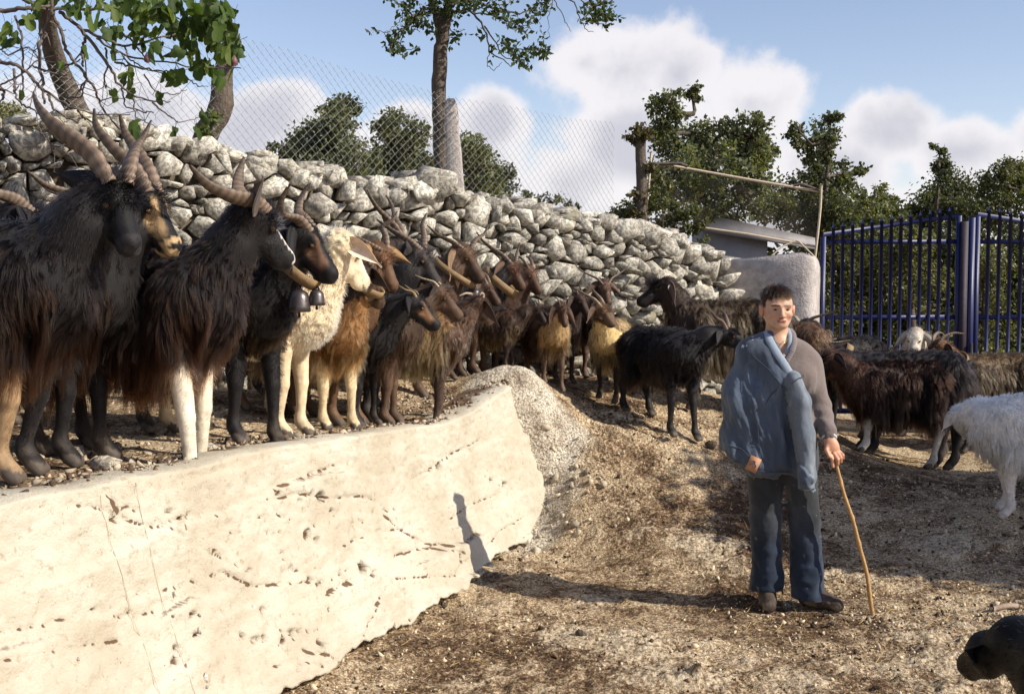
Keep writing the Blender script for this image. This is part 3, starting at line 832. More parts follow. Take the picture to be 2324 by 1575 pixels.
# ------------------------------------------------------------------ trees
def leaf_quads(P, size, r, up=.5, narrow=.42, fold=.25):
    n = len(P)
    d = r.normal(size=(n, 3)); d[:, 2] -= .35; d /= np.linalg.norm(d, axis=1, keepdims=True)
    nn = r.normal(size=(n, 3)); nn[:, 2] += up; nn -= d * (nn * d).sum(1, keepdims=True); nn /= np.linalg.norm(nn, axis=1, keepdims=True)
    sd = np.cross(d, nn); L_ = size * r.uniform(.65, 1.3, (n, 1))
    V = np.stack([P, P + d * L_ * .5 + sd * L_ * narrow + nn * L_ * fold * .5, P + d * L_, P + d * L_ * .5 - sd * L_ * narrow + nn * L_ * fold * .5], 1)
    i = np.arange(n)[:, None] * 4
    F = np.concatenate([i + [[0, 1, 2]], i + [[0, 2, 3]]])
    return V.reshape(-1, 3), F


def blob_points(c, rad, n, r, thr=-.12, freq=2.2):
    """leaves gathered in small clumps spread through the blob, so that gaps stay open"""
    c = np.asarray(c, float); rad = np.asarray(rad, float)
    m = max(5, int(n / 55))
    d = r.normal(size=(m, 3)); d /= np.linalg.norm(d, axis=1, keepdims=True)
    sc = c + d * (r.random((m, 1)) ** .42) * rad * 1.02
    sg = rad.mean() * r.uniform(.13, .26, m) * (1.0 if thr > -.5 else 1.5)
    k = r.integers(m, size=n)
    return sc[k] + r.normal(size=(n, 3)) * sg[k, None] * np.array([1.15, 1.15, .8])


def crown_colors(P, base, r, n_per=4):
    n = len(P)
    v = 1 + .55 * fbm(P * 2.6, 3) + r.normal(0, .18, n)
    c = np.asarray(base)[None] * np.clip(v, .35, 1.9)[:, None]
    yl = r.random(n) < .12
    c[yl] *= np.array([1.5, 1.25, .7])
    return np.repeat(c, n_per, 0)


def tree(name, label, cat, Y, blobs, base, leaf=.07, dens=900, col=(.045, .058, .026), group=None, trunk_r=.08, dy=None, thr=.03, narrow=.42, root_z=None, seed=0):
    r = np.random.default_rng(1000 + seed)
    bp = at(base[0], base[1], Y)
    bz = gz(bp[0], bp[1]) - .05 if root_z is None else root_z
    root = np.array([bp[0], bp[1], bz])
    t = thing(name, label, cat, tuple(root), 0, group)
    tb = MB(); allp = []; cs = []
    for k, (u, v, rad) in enumerate(blobs):
        yy = Y + (r.normal(0, .35) if dy is None else r.uniform(-dy, dy))
        c = at(u, v, yy); rr = rad * yy / FPX
        cs.append((c, rr))
        n = int(dens * 2.0 * (rr / .3) ** 1.9)
        allp.append(blob_points(c, (rr, rr * .95, rr * 1.0), n, r, thr))
    top = max(cs, key=lambda q: q[0][2])[0]
    mid = root + (top - root) * .5; mid[:2] += r.normal(0, .08, 2)
    tr = np.array([root, root * .6 + mid * .4 + r.normal(0, .03, 3), mid, mid * .45 + top * .55, top])
    tq = np.linspace(0, 4, 15); trs = np.stack([np.interp(tq, range(5), tr[:, i]) for i in range(3)], -1)
    tb.tube(trs[:13] - root, np.linspace(trunk_r, trunk_r * .2, 13), sides=8, wob=.2, seed=seed)
    for c, rr in cs:
        k = int(np.clip(np.searchsorted(trs[:, 2], c[2] - rr * 1.1), 2, 13)); a = trs[k]
        ln = np.array([a, a * .5 + c * .5 + r.normal(0, .05, 3) + [0, 0, -.05], c, c + (c - a) * .3])
        tb.tube(ln[:3] - root, [trunk_r * .26, trunk_r * .2, trunk_r * .10], sides=5)
        for _ in range(7):
            d = r.normal(size=3); d[2] += .4; d /= np.linalg.norm(d)
            tb.tube(np.array([c, c + d * rr * .5 + r.normal(0, .03, 3), c + d * rr * .98]) - root, [trunk_r * .10, trunk_r * .06, trunk_r * .02], sides=4)
    tb.build('trunk', MAT_BARK, t)
    P = np.vstack(allp)
    V, F = leaf_quads(P, leaf * .66, r, narrow=narrow * .8)
    link('crown', mesh_np('crown', V - root, F, MAT_LEAF, False, crown_colors(P, col, r)), t)
    return t


IV = (.10, .105, .052); IV2 = (.065, .075, .036); G1_ = 'trees beyond the dry stone wall'; G2_ = 'trees beyond the blue gate'
DK = (.085, .094, .050); MD = (.115, .125, .058); OL = (.21, .21, .105)
tree('oak_tree', 'pointed dark evergreen tree behind the fence, left of the slender trunk', 'tree', 14, [(772, 250, 38), (760, 290, 48), (720, 335, 60), (775, 350, 62), (670, 365, 48), (640, 352, 30), (800, 400, 70), (720, 420, 80), (785, 270, 34)], (765, 600), .085, 700, DK, G1_, seed=1, root_z=.9)
tree('oak_tree', 'two-headed grey-green tree seen through the fence just left of the slender trunk', 'tree', 15, [(898, 275, 40), (890, 320, 46), (950, 305, 36), (915, 370, 70), (960, 370, 50), (875, 410, 70), (950, 430, 70)], (915, 600), .085, 650, MD, G1_, seed=2, root_z=.9)
tree('oak_tree', 'round ivy covered tree right behind the concrete fence post', 'tree', 13.5, [(1075, 350, 46), (1095, 380, 50), (1070, 410, 60), (1110, 420, 46), (1060, 340, 36)], (1080, 600), .075, 900, MD, G1_, seed=3, root_z=.9)
tree('sapling', 'small thin leafed sapling at the right edge of the ivy covered tree', 'tree', 13.2, [(1155, 385, 16), (1160, 410, 22), (1150, 440, 20), (1135, 400, 12)], (1148, 600), .06, 700, DK, G1_, trunk_r=.02, seed=4, root_z=.9)
tree('bush', 'low grey bush peeping over the middle of the dry stone wall', 'bush', 13.5, [(1205, 455, 24), (1230, 462, 22), (1190, 450, 16)], (1210, 560), .06, 700, DK, G1_, trunk_r=.03, seed=5, root_z=.9)
tree('bush', 'yellowish bush over the wall, right of the low grey bush', 'bush', 14, [(1280, 462, 22), (1295, 478, 22)], (1285, 560), .06, 700, OL, G1_, trunk_r=.03, seed=6, root_z=.9)
tree('oak_tree', 'spiky tall tree with open crown behind the wire frame', 'tree', 13.5, [(1515, 235, 38), (1570, 215, 24), (1510, 285, 44), (1540, 340, 55), (1600, 320, 50), (1650, 300, 46), (1720, 300, 42), (1690, 350, 58), (1620, 380, 66), (1550, 400, 62), (1700, 410, 60), (1740, 350, 30), (1500, 420, 56), (1745, 470, 55), (1640, 460, 70)], (1600, 640), .085, 620, DK, G1_, trunk_r=.12, seed=7)
tree('oak_tree', 'tall tree with a tufted top between the wire frame and the gate', 'tree', 14.5, [(1815, 300, 28), (1885, 280, 28), (1850, 320, 44), (1880, 340, 32), (1850, 385, 34), (1850, 430, 66), (1920, 400, 34), (1830, 500, 60), (1890, 490, 55), (1950, 395, 20), (1790, 460, 50)], (1855, 660), .085, 620, DK, G1_, trunk_r=.1, seed=8)
tree('oak_tree', 'low rounded tree behind the left end of the gate', 'tree', 16, [(1985, 448, 34), (1970, 490, 50), (2015, 500, 44), (1990, 550, 70)], (1985, 700), .085, 700, MD, G2_, seed=9)
tree('oak_tree', 'tree with one small tuft above its crown behind the gate', 'tree', 17, [(2133, 345, 20), (2138, 368, 24), (2145, 425, 44), (2175, 450, 56), (2110, 480, 52), (2200, 500, 60), (2080, 510, 40)], (2140, 700), .085, 700, DK, G2_, seed=10)
tree('oak_tree', 'pale feathery tree at the right border behind the gate', 'tree', 15.5, [(2270, 395, 40), (2235, 420, 30), (2300, 430, 50), (2260, 470, 56), (2320, 400, 40), (2330, 480, 60)], (2275, 700), .075, 600, MD, G2_, seed=11)
for k, (lab, bl, cl) in enumerate([
        ('ivy clad tree column right behind the gate hinge', [(1900, 560, 60), (1890, 640, 66), (1900, 720, 66), (1910, 790, 60), (1890, 860, 60)], IV),
        ('dark leafy tree behind the left half of the gate', [(1985, 590, 64), (1970, 670, 66), (1990, 740, 70), (1975, 820, 70)], IV2),
        ('pale ivy hung tree behind the middle of the gate', [(2060, 560, 56), (2075, 640, 66), (2060, 720, 66), (2075, 800, 70)], IV),
        ('bushy green tree behind the gate post', [(2150, 570, 62), (2160, 650, 66), (2145, 730, 70), (2160, 810, 70)], IV2),
        ('light green tree right of the gate post', [(2235, 600, 56), (2225, 680, 60), (2240, 750, 66), (2230, 830, 66)], IV),
        ('dark tree behind the right leaf of the gate', [(2315, 580, 66), (2320, 670, 70), (2305, 760, 70), (2320, 840, 70), (2380, 700, 80)], IV2)]):
    tree('ivy_tree', lab, 'tree', 14.2 + .35 * (k % 2), bl, (bl[0][0], 930), .075, 900, cl, G2_, seed=20 + k, dy=.5, thr=-.05)
# the wood closing the view behind them reads as one mass
r = np.random.default_rng(77)
pts = []
for k in range(46):
    u = r.uniform(1780, 2700); v = r.uniform(540, 900)
    c = at(u, v, r.uniform(17.5, 19.5)); pts.append(blob_points(c, (.75,) * 3, 420, r, -.2))
pts = np.vstack(pts); V, F = leaf_quads(pts, .14, r)
link('far_wood', mesh_np('far_wood', V, F, MAT_LEAF, False, crown_colors(pts, DK, r)), kind='stuff', label='dark wood closing the view behind the gate', cat='wood')
# bush at the left end, on the wall
tree('bush', 'small sunlit bush growing behind the wall at the left border', 'bush', 8.2, [(15, 255, 38), (45, 275, 34), (80, 290, 26), (-20, 270, 40)], (20, 420), .045, 1500, OL, 'bushes by the stone wall', trunk_r=.02, seed=31, root_z=1.2, dy=.2)
tree('bramble', 'green bramble spilling over the wall top under the wire frame', 'bush', 11.6, [(1440, 480, 40), (1480, 470, 40), (1520, 500, 40), (1560, 480, 34), (1590, 520, 30), (1405, 490, 28), (1545, 520, 26), (1500, 430, 34), (1610, 480, 24)], (1490, 620), .06, 800, MD, 'bushes by the stone wall', trunk_r=.02, seed=32, root_z=1.0, dy=.3)

# ivy grown post at the right end of the fence
root = at(1462, 520, 11.35); root[2] = 1.5
post = thing('fence_post', 'rough wooden fence post wrapped in dry creeper near the wire frame', 'post', tuple(root))
pp = np.array([at(1458, 540, 11.35), at(1456, 420, 11.35), at(1453, 296, 11.35)]); pp[0, 2] = 1.5
tq = np.linspace(0, 2, 12)
MB().tube(np.stack([np.interp(tq, range(3), pp[:, i]) for i in range(3)], -1) - root, .055, sides=8, wob=.25).build('shaft', MAT_BARK, post)
cp = np.vstack([blob_points(at(u, v, 11.32), (rad * 11.3 / FPX,) * 3, n, r) for (u, v, rad, n) in [(1450, 320, 24, 200), (1460, 300, 18, 140), (1470, 380, 16, 80), (1440, 440, 16, 110), (1452, 470, 24, 160)]])
V, F = leaf_quads(cp, .05, r)
link('creeper', mesh_np('creeper', V - root, F, MAT_LEAF, False, crown_colors(cp, (.09, .075, .045), r)), post)

# slender tree standing behind the fence
CT = thing('slender_tree', 'slender bare trunked tree with small dark leaves behind the fence', 'tree', tuple(at(1004, 470, 9.9)))
ro = np.array(CT.location)


def crop6(x, y): return (860 + .3175 * x) * .9521, .3175 * y * .9521


def c6(x, y, Y): return at(*crop6(x, y), Y)


r = np.random.default_rng(5)
tb = MB()


def branch(pl, r0, r1, Yf, sides=6, wob=.12, dY=.0):
    P = np.array([c6(x, y, Yf + dY * i / max(1, len(pl) - 1)) for i, (x, y) in enumerate(pl)])
    n = max(6, len(pl) * 4); tq = np.linspace(0, len(pl) - 1, n)
    P = np.stack([np.interp(tq, range(len(pl)), P[:, i]) for i in range(3)], -1)
    P[1:-1] += r.normal(0, .006, (n - 2, 3))
    tb.tube(P - ro, np.linspace(r0, r1, n), sides=sides, wob=wob)
    return P


YT = 9.9
branch([(620, 1480), (612, 1250), (600, 1000), (592, 700), (600, 400), (612, 250), (640, 130)], .070, .056, YT, 10, .22)
branch([(610, 260), (560, 60), (500, -60), (430, -300)], .045, .02, YT, 7)
branch([(635, 140), (660, 40), (680, -100), (720, -400)], .05, .02, YT, 7)
tips = []
for pl, a, b_, dY in [([(640, 140), (700, 90), (830, 90), (930, 200), (960, 390), (1080, 460), (1130, 505)], .014, .003, -.5), ([(930, 200), (1000, 300), (1060, 420), (1210, 480)], .008, .003, -.7),
                      ([(1060, 330), (1180, 380), (1300, 370), (1410, 385)], .006, .002, -.8), ([(960, 390), (950, 500), (1000, 530), (1060, 470)], .004, .002, -.6), ([(660, 40), (800, 10), (1000, 60), (1200, 110), (1380, 20)], .016, .005, .4),
                      ([(1380, 20), (1500, -30), (1600, 20), (1650, 150), (1690, 230), (1750, 245)], .009, .002, .2), ([(1450, 0), (1530, 150), (1580, 240)], .005, .002, .2), ([(1460, -20), (1400, 150), (1420, 290)], .004, .0015, .1), ([(1370, 20), (1350, 130), (1345, 240)], .004, .0015, .1), ([(1650, 150), (1760, 170), (1850, 190)], .005, .002, .1),
                      ([(560, 60), (480, 70), (400, 130), (330, 210), (240, 310), (220, 400)], .016, .003, -.4), ([(330, 210), (300, 330), (340, 370), (430, 370)], .006, .002, -.4), ([(400, 130), (300, 40), (200, -20)], .008, .003, -.2), ([(330, 60), (300, 150), (200, 250)], .005, .002, -.3), ([(240, 310), (150, 240), (80, 235)], .004, .0015, -.4),
                      ([(640, 200), (700, 260), (760, 280)], .006, .002, -.3), ([(830, 90), (1000, 120), (1200, 200), (1290, 180)], .007, .002, -.3), ([(900, 60), (1050, 140), (1160, 230)], .006, .002, -.2), ([(1260, 60), (1330, 110)], .005, .002, .3), ([(1650, 0), (1750, 60), (1860, 130), (1930, 120)], .006, .002, .2), ([(1700, 60), (1830, 20), (1880, -20)], .006, .002, .2)]:
    tips.append(branch(pl, a, b_, YT - .05, 5, .05, dY))
tb.build('trunk', MAT_BARK, CT)
lp = []
for (x, y, rx, ry, n) in [(250, 300, 70, 70, 60), (240, 360, 50, 50, 34), (300, 380, 60, 30, 22), (420, 365, 24, 26, 14), (340, 210, 80, 50, 40), (420, 150, 90, 60, 50), (330, 100, 60, 60, 34), (480, 150, 60, 80, 46), (230, 5, 60, 24, 12), (110, 245, 50, 20, 8), (380, 40, 90, 40, 40), (530, 220, 40, 60, 24),
                          (600, 60, 120, 90, 90), (720, 100, 90, 70, 50), (740, 250, 60, 40, 20), (700, 330, 40, 40, 10), (880, 60, 100, 50, 44), (1040, 90, 70, 80, 44), (1170, 170, 100, 50, 44), (1210, 230, 60, 40, 22), (890, 250, 40, 50, 14), (1060, 300, 40, 30, 12), (1120, 350, 70, 60, 44), (1210, 420, 80, 60, 50), (1240, 490, 70, 24, 18), (1330, 370, 90, 50, 50), (1390, 400, 40, 30, 16), (1350, 270, 40, 60, 14), (1000, 360, 20, 20, 6), (990, 450, 20, 20, 3),
                          (1290, 90, 70, 50, 34), (1360, 30, 60, 50, 30), (1400, 60, 40, 40, 14), (1720, 70, 100, 70, 56), (1800, 110, 80, 60, 50), (1850, 60, 60, 90, 44), (1840, 180, 40, 30, 16), (1910, 130, 34, 24, 10), (1680, 140, 50, 40, 18), (1020, 10, 160, 30, 44), (820, 0, 120, 30, 36), (640, -140, 500, 110, 260), (1300, -130, 500, 110, 200), (700, -380, 600, 130, 240)]:
    n = int(n * 1.15); a = r.random(n) * 2 * PI; k = np.sqrt(r.random(n))
    yy = np.interp(x, [80, 600, 1100, 1400, 1900], [YT - .4, YT - .1, YT - .6, YT - .2, YT + .15])
    for i in range(n):
        lp.append(c6(x + math.cos(a[i]) * k[i] * rx, y + math.sin(a[i]) * k[i] * ry, yy + r.normal(0, .10)))
lp = np.array(lp)
V, F = leaf_quads(lp, .052, r, up=.3, narrow=.30)
link('crown', mesh_np('crown', V - ro, F, MAT_LEAF, False, crown_colors(lp, (.042, .060, .022), r)), CT)

# old sawn trunk leaning at the left end of the fence
root = at(462, 335, 8.05)
sp = [(455, 350), (462, 322), (474, 292), (492, 268), (505, 235), (503, 205), (505, 165), (516, 130), (523, 90), (527, 55)]
P = np.array([at(u, v, 8.05) for u, v in sp]); tq = np.linspace(0, len(sp) - 1, 30)
P = np.stack([np.interp(tq, range(len(sp)), P[:, i]) for i in range(3)], -1)
P = np.vstack([P[:1] - [0, 0, .25], P])
rr = np.interp(np.linspace(0, 1, len(P)), [0, .3, .5, .75, 1], [.085, .085, .080, .060, .045])
st = thing('sawn_trunk', 'thick bent grey trunk sawn off at the top above the wall', 'tree trunk', tuple(root))
MB().tube(P - root, rr, sides=14, wob=.16).build('trunk', MAT_BARK, st)
kn = at(523, 142, 7.99)
MB().tube(np.array([at(520, 142, 8.03), at(536, 145, 7.95)]) - root, [.028, .016], sides=8, wob=.2).build('branch_stub', MAT_BARK, st)
sprig = np.vstack([blob_points(at(u, v, 7.9), (.05,) * 3, 16, r) for (u, v) in [(470, 285), (474, 300), (478, 258), (466, 270)]])
V, F = leaf_quads(sprig, .05, r)
link('sprig', mesh_np('sprig', V - root, F, MAT_LEAF, False, crown_colors(sprig, (.07, .10, .03), r)), st)

# ------------------------------------------------------------------ fig tree, upper left
FY = 6.3


def c5(x, y, Y): return at(x * .3143, y * .3143, Y)


froot = at(200, 320, 7.6)
ft = thing('fig_tree', 'fig tree with large lobed leaves and bare twigs overhanging the wall', 'tree', tuple(froot))
r = np.random.default_rng(9)
tb = MB()
P = np.array([c5(620, 980, 7.6), c5(560, 800, 7.55), c5(470, 620, 7.45), c5(400, 430, 7.3), c5(350, 240, 7.1), c5(330, 60, 6.9), c5(300, -120, 6.7)])
tq = np.linspace(0, 6, 30); P = np.stack([np.interp(tq, range(7), P[:, i]) for i in range(3)], -1)
tb.tube(P - froot, np.linspace(.080, .045, 30), sides=12, wob=.16)
tb.build('trunk', MAT_BARK, ft)
brs = [([(0, 78), (200, 66), (400, 66), (800, 76), (1040, 70), (1250, 95)], 15, 5, .2), ([(430, 90), (560, 190), (760, 290), (900, 340), (1010, 320), (1160, 270)], 12, 4, 0), ([(560, 190), (700, 350), (800, 500), (880, 640), (960, 690), (1100, 735), (1230, 735)], 11, 3, -.1),
       ([(700, 280), (830, 370), (1000, 430), (1200, 450), (1400, 490), (1560, 490), (1740, 495)], 7, 3, .1), ([(1000, 490), (1180, 520), (1330, 500)], 6, 3, .1), ([(830, 450), (1000, 490)], 7, 6, .1), ([(380, 110), (440, 230), (480, 360), (560, 480), (640, 580), (690, 640), (715, 740), (790, 850), (870, 940)], 11, 5, -.15),
       ([(-40, 440), (0, 450), (120, 470), (200, 530), (300, 640), (420, 720), (560, 790), (700, 830), (940, 830)], 13, 3, -.3), ([(330, 250), (280, 320), (290, 500), (310, 640), (320, 750)], 11, 7, -.2), ([(110, 120), (150, 250), (170, 400), (160, 560), (175, 700)], 8, 5, .1),
       ([(-20, 620), (0, 625), (130, 560), (280, 430), (420, 400)], 7, 3, .2), ([(960, 690), (980, 850), (1050, 880), (1140, 920)], 5, 2, -.1), ([(1100, 735), (1200, 830), (1300, 890), (1440, 850)], 6, 2, -.1), ([(1040, 540), (1110, 660), (1240, 690), (1350, 650)], 5, 2, .2),
       ([(370, -20), (375, 100), (330, 200), (280, 250)], 10, 6, -.2), ([(340, 680), (400, 800), (500, 860), (560, 880)], 8, 4, -.25), ([(620, 270), (590, 380), (600, 480)], 9, 7, .05), ([(760, 350), (780, 470), (750, 560), (760, 640)], 7, 4, .2), ([(880, 640), (900, 760), (1040, 810), (1110, 815)], 5, 3, 0),
       ([(1350, 560), (1420, 620), (1500, 630)], 4, 2, .1), ([(100, 500), (100, 620), (120, 720), (200, 780), (300, 830)], 8, 4, -.3), ([(570, 660), (620, 580), (590, 700), (470, 710)], 6, 4, .1), ([(870, 240), (950, 290), (1040, 400), (1100, 440)], 8, 3, .3), ([(1160, 270), (1300, 240), (1450, 190), (1580, 140)], 6, 3, .2), ([(900, 340), (930, 430), (1050, 500), (1360, 580)], 6, 3, .2), ([(0, 360), (60, 400), (200, 340), (260, 380)], 6, 4, .3), ([(170, 0), (250, 40), (370, 50)], 12, 9, .0), ([(300, 890), (290, 960), (380, 1050), (470, 1080)], 6, 3, -.2), ([(560, 800), (620, 860), (720, 920), (800, 1000)], 6, 3, .1), ([(0, 640), (30, 660), (20, 720)], 8, 7, .0), ([(240, 480), (320, 520), (470, 490), (580, 430)], 6, 4, .15)]
tips = []
for pl, a, b_, dY in brs:
    P = np.array([c5(x, y, FY + dY + .06 * math.sin(i * 2.1 + x * .01)) for i, (x, y) in enumerate(pl)])
    n = len(pl) * 5; tq = np.linspace(0, len(pl) - 1, n)
    P = np.stack([np.interp(tq, range(len(pl)), P[:, i]) for i in range(3)], -1); P[1:-1] += r.normal(0, .0035, (n - 2, 3))
    k = .3143 * FY / FPX
    MB().tube(P - froot, np.linspace(a, b_, n) * k * 1.2, sides=7, wob=.12).build('branch', MAT_TWIG, ft)
    tips.append((P[-1], P))
    tw = MB(); any_ = 0
    for _ in range(int(r.integers(1, 4))):
        i = int(r.integers(n // 4, n - 1)); dd = r.normal(size=3); dd[1] *= .4; dd[2] -= .25; dd = dd / np.linalg.norm(dd); l_ = r.uniform(.06, .20)
        q = np.array([P[i], P[i] + dd * l_ * .5 + r.normal(0, .012, 3), P[i] + dd * l_ + [0, 0, -.02], P[i] + dd * l_ * 1.2 + r.normal(0, .015, 3)])
        tw.tube(q - froot, np.array([b_ * .9, b_ * .7, b_ * .6, b_ * .6]) * k, sides=5, wob=.1); any_ = 1
    if any_: tw.build('twigs', MAT_TWIG, ft, kind='stuff')


def fig_leaf(seed):
    rr_ = np.random.default_rng(seed)
    a = np.linspace(-2.75, 2.75, 25)
    lob = .40 + .6 * np.abs(np.cos(a * 1.25)) ** .9
    lob *= np.interp(np.abs(a), [0, 1.2, 2.4, 2.75], [1.12, .95, .72, .42]) * (1 + rr_.normal(0, .05, 25))
    x = np.cos(a) * lob * .6 + .38; y = np.sin(a) * lob * .52
    V = np.stack([x, y, -.25 * np.abs(y) + .10 * np.sin(x * 4 + seed) - .22 * x * x + .07 * np.cos(a * 2.5)], -1)
    V = np.vstack([V, [[.36, 0, .05]], [[0.06, 0, 0.02]]])
    F = [[25, i, i + 1] for i in range(24)] + [[25, 24, 26], [25, 26, 0]]
    st, sf_ = tube(np.array([[-.45, 0, .1], [-.2, 0, .05], [.06, 0, .015]]), .016, sides=4, cap=False)
    nV = len(V); V = np.vstack([V, st]); q4 = sf_[0] + nV
    F = np.array(F); F = np.vstack([F, q4[:, [0, 1, 2]], q4[:, [0, 2, 3]]])
    return V, F


fl = []
for k, cl in enumerate([(.070, .110, .022), (.050, .085, .020), (.12, .16, .036), (.062, .095, .028)]):
    V, F = fig_leaf(k)
    fl.append(mesh_np('fig_leaf', V, F, MAT_FLEAF, True, np.tile(cl, (len(V), 1))))
spots = []
for (x, y, rx, ry, n) in [(1450, 70, 260, 80, 26), (1350, 180, 180, 80, 18), (1570, 190, 120, 110, 18), (1650, 300, 90, 60, 9), (1350, 350, 110, 60, 9), (1130, 330, 60, 50, 5), (1000, 190, 60, 90, 8), (1150, 60, 160, 60, 18), (850, 20, 160, 40, 12), (800, 200, 90, 60, 4), (600, 40, 120, 40, 5), (240, 140, 70, 50, 2), (60, 230, 50, 60, 4), (330, -10, 160, 30, 5), (900, 520, 70, 30, 3), (1240, 520, 70, 35, 3), (1480, 440, 60, 40, 4), (1560, 50, 90, 60, 10), (1000, -50, 600, 40, 26), (1600, 540, 60, 50, 2)]:
    for _ in range(int(n * 1.75)): spots.append((x + r.normal(0, rx * .55), y + r.normal(0, ry * .55)))
spots += [(950, 630), (1160, 660), (985, 870), (975, 900), (1440, 780), (440, 440), (820, 360), (810, 640), (610, 320), (1420, 900), (150, 640), (1270, 910), (1690, 500)]
for i, (x, y) in enumerate(spots):
    o = link('leaf', fl[int(r.integers(4))], ft)
    o.location = c5(x, y, FY + r.normal(0, .22)) - froot
    o.rotation_euler = (r.normal(0, .7), R(55) + r.normal(0, .5), r.uniform(0, 6.28))
    s_ = r.uniform(.055, .11); o.scale = (s_, s_, s_)
MAT_FIG = simple('fig_skin', (.16, .07, .09), .5, .2, 20, .2, 60)
for (x, y) in [(1065, 420), (1515, 100), (1690, 440)]:
    V, F = tube(np.array([[0, 0, .028], [0, 0, .02], [0, 0, .0], [0, 0, -.02], [0, 0, -.028]]), [.004, .010, .020, .018, .004], sides=10)
    o = link('fig', mesh_np('fig', V, F, MAT_FIG), ft); o.location = c5(x, y, FY - .05) - froot

# ------------------------------------------------------------------ tree standing beyond the right border: its shade lies on the yard
r = np.random.default_rng(40)
sroot = np.array([8.2, 5.3, .1])
sh = thing('carob_tree', 'dense carob tree standing in the yard right of the herd', 'tree', tuple(sroot))
tb = MB(); tb.tube(np.array([[0, 0, -.2], [.05, .02, .8], [-.1, 0, 1.7], [-.2, .05, 2.6]]), [.22, .17, .15, .1], sides=10, wob=.2)
pts = []
for (gx_, gy_, hh, rad) in [(2.15, 8.15, 3.0, .50), (2.0, 7.55, 2.9, .50), (2.55, 7.0, 2.8, .60), (3.0, 7.7, 3.1, .80), (3.1, 6.75, 2.9, .62), (3.7, 6.65, 2.9, .70), (3.9, 7.5, 3.3, .9), (4.6, 6.8, 3.0, .9), (4.8, 7.6, 3.3, .9), (5.6, 7.1, 2.6, .8), (2.5, 7.8, 2.7, .55), (2.35, 7.35, 3.0, .42), (2.2, 7.15, 2.6, .30)]:
    t = hh / SUN[2]; c = np.array([gx_, gy_, .2]) + SUN * t
    pts.append(blob_points(c, (rad, rad, rad), int(2200 * rad ** 2 / .25), r, -.9))
    tb.tube(np.array([[-.2, .05, 2.2], (np.array([-.2, .05, 2.2]) + c - sroot) / 2 + [0, 0, .1], c - sroot]), [.07, .05, .02], sides=6)
tb.build('trunk', MAT_BARK, sh)
pts = np.vstack(pts); V, F = leaf_quads(pts, .12, r)
link('crown', mesh_np('crown', V - sroot, F, MAT_LEAF, False, crown_colors(pts, DK, r)), sh)

# ------------------------------------------------------------------ blue gate
MAT_BLUE = simple('blue_gate_paint', (.007, .013, .082), .45, .15, 10, .12, 90, spec=.5)
MAT_RUST = simple('rusty_dark_steel', (.030, .022, .036), .6, .3, 12, .3, 60)
GYY = 11.25


def gp(u, v): return at(u, v, GYY)


def gate_leaf(name, label, u0, u1, v0, v1, bars, post_side):
    a = gp(u0, 700); b = gp(u1, 700); base = np.array([a[0], GYY, .3])
    t = thing(name, label, 'gate', tuple(base), 0, 'leaves of the blue gate')
    zt = lambda x: float(np.interp(x, [a[0], b[0]], [gp(u0, v0)[2], gp(u1, v1)[2]]))
    zr = gp(u0, 549)[2]; zm = gp(u0, 720)[2]; zb = .42
    def bx(nm, x0, x1, z0, z1, d=.04, dy=0.):
        mb = MB(); mb.box(((x0 + x1) / 2 - base[0], dy, (z0 + z1) / 2 - base[2]), (abs(x1 - x0), d, z1 - z0))
        return mb.build(nm, MAT_BLUE, t, smooth=False)
    bx('stile', a[0] - .022, a[0] + .022, zb - .02, zt(a[0]) - .02); bx('stile', b[0] - .022, b[0] + .022, zb - .02, zt(b[0]))
    bx('rail', a[0] + .02, b[0] - .02, zr - .022, zr + .022, .030, .004); bx('rail', a[0] + .02, b[0] - .02, zm - .022, zm + .022, .030, .004); bx('rail', a[0] + .02, b[0] - .02, zb - .02, zb + .03, .03, .004)
    P = np.array([[a[0], 0, zt(a[0])], [b[0], 0, zt(b[0])]]) - [base[0], 0, base[2]]
    mb = MB(); V = []
    for p in P:
        for (dy, dz) in ((-.017, -.02), (.017, -.02), (.017, .02), (-.017, .02)): V.append(p + [0, dy, dz])
    mb.add(np.array(V), [grid_faces(2, 4, True), np.array([[3, 2, 1, 0], [4, 5, 6, 7]])])
    mb.build('top_rail', MAT_BLUE, t, smooth=False)
    x0s = np.linspace(a[0], b[0], bars + 2)[1:-1]
    for x in x0s:
        zz_ = zt(x) + .055; w_ = .0150
        V = [];
        for z_ in (zb, zz_):
            for (dx, dy) in ((-1, -1), (1, -1), (1, 1), (-1, 1)): V.append([x + dx * w_ - base[0], dy * w_ * .8 - .006, z_ - base[2]])
        V.append([x - base[0], -.006, zz_ + .045 - base[2]])
        MB().add(np.array(V), [grid_faces(2, 4, True), np.array([[3, 2, 1, 0]]), np.array([[4, 5, 8], [5, 6, 8], [6, 7, 8], [7, 4, 8]])]).build('bar', MAT_BLUE, t, smooth=False)
    return t


gate_leaf('gate_leaf', 'left leaf of the blue metal gate, beside the plastered pillar', 1866, 2172, 533, 490, 13, 1)
gate_leaf('gate_leaf', 'right leaf of the blue metal gate, running out of the frame', 2214, 2560, 487, 540, 13, 0)
pb = gp(2190, 700)
pst = thing('gate_post', 'thick blue steel post in the middle of the gate', 'post', (pb[0], GYY, .25))
MB().box((-.035, -.01, 1.02), (.065, .09, 2.05)).build('post_tube', MAT_RUST, pst, smooth=False)
MB().box((.036, -.03, 1.04), (.05, .06, 2.08)).build('post_tube', MAT_BLUE, pst, smooth=False)
MB().tube(np.array([[.045, -.075, .35], [.045, -.075, .85]]), .010, sides=8).build('drop_bolt', MAT_GALV, pst)

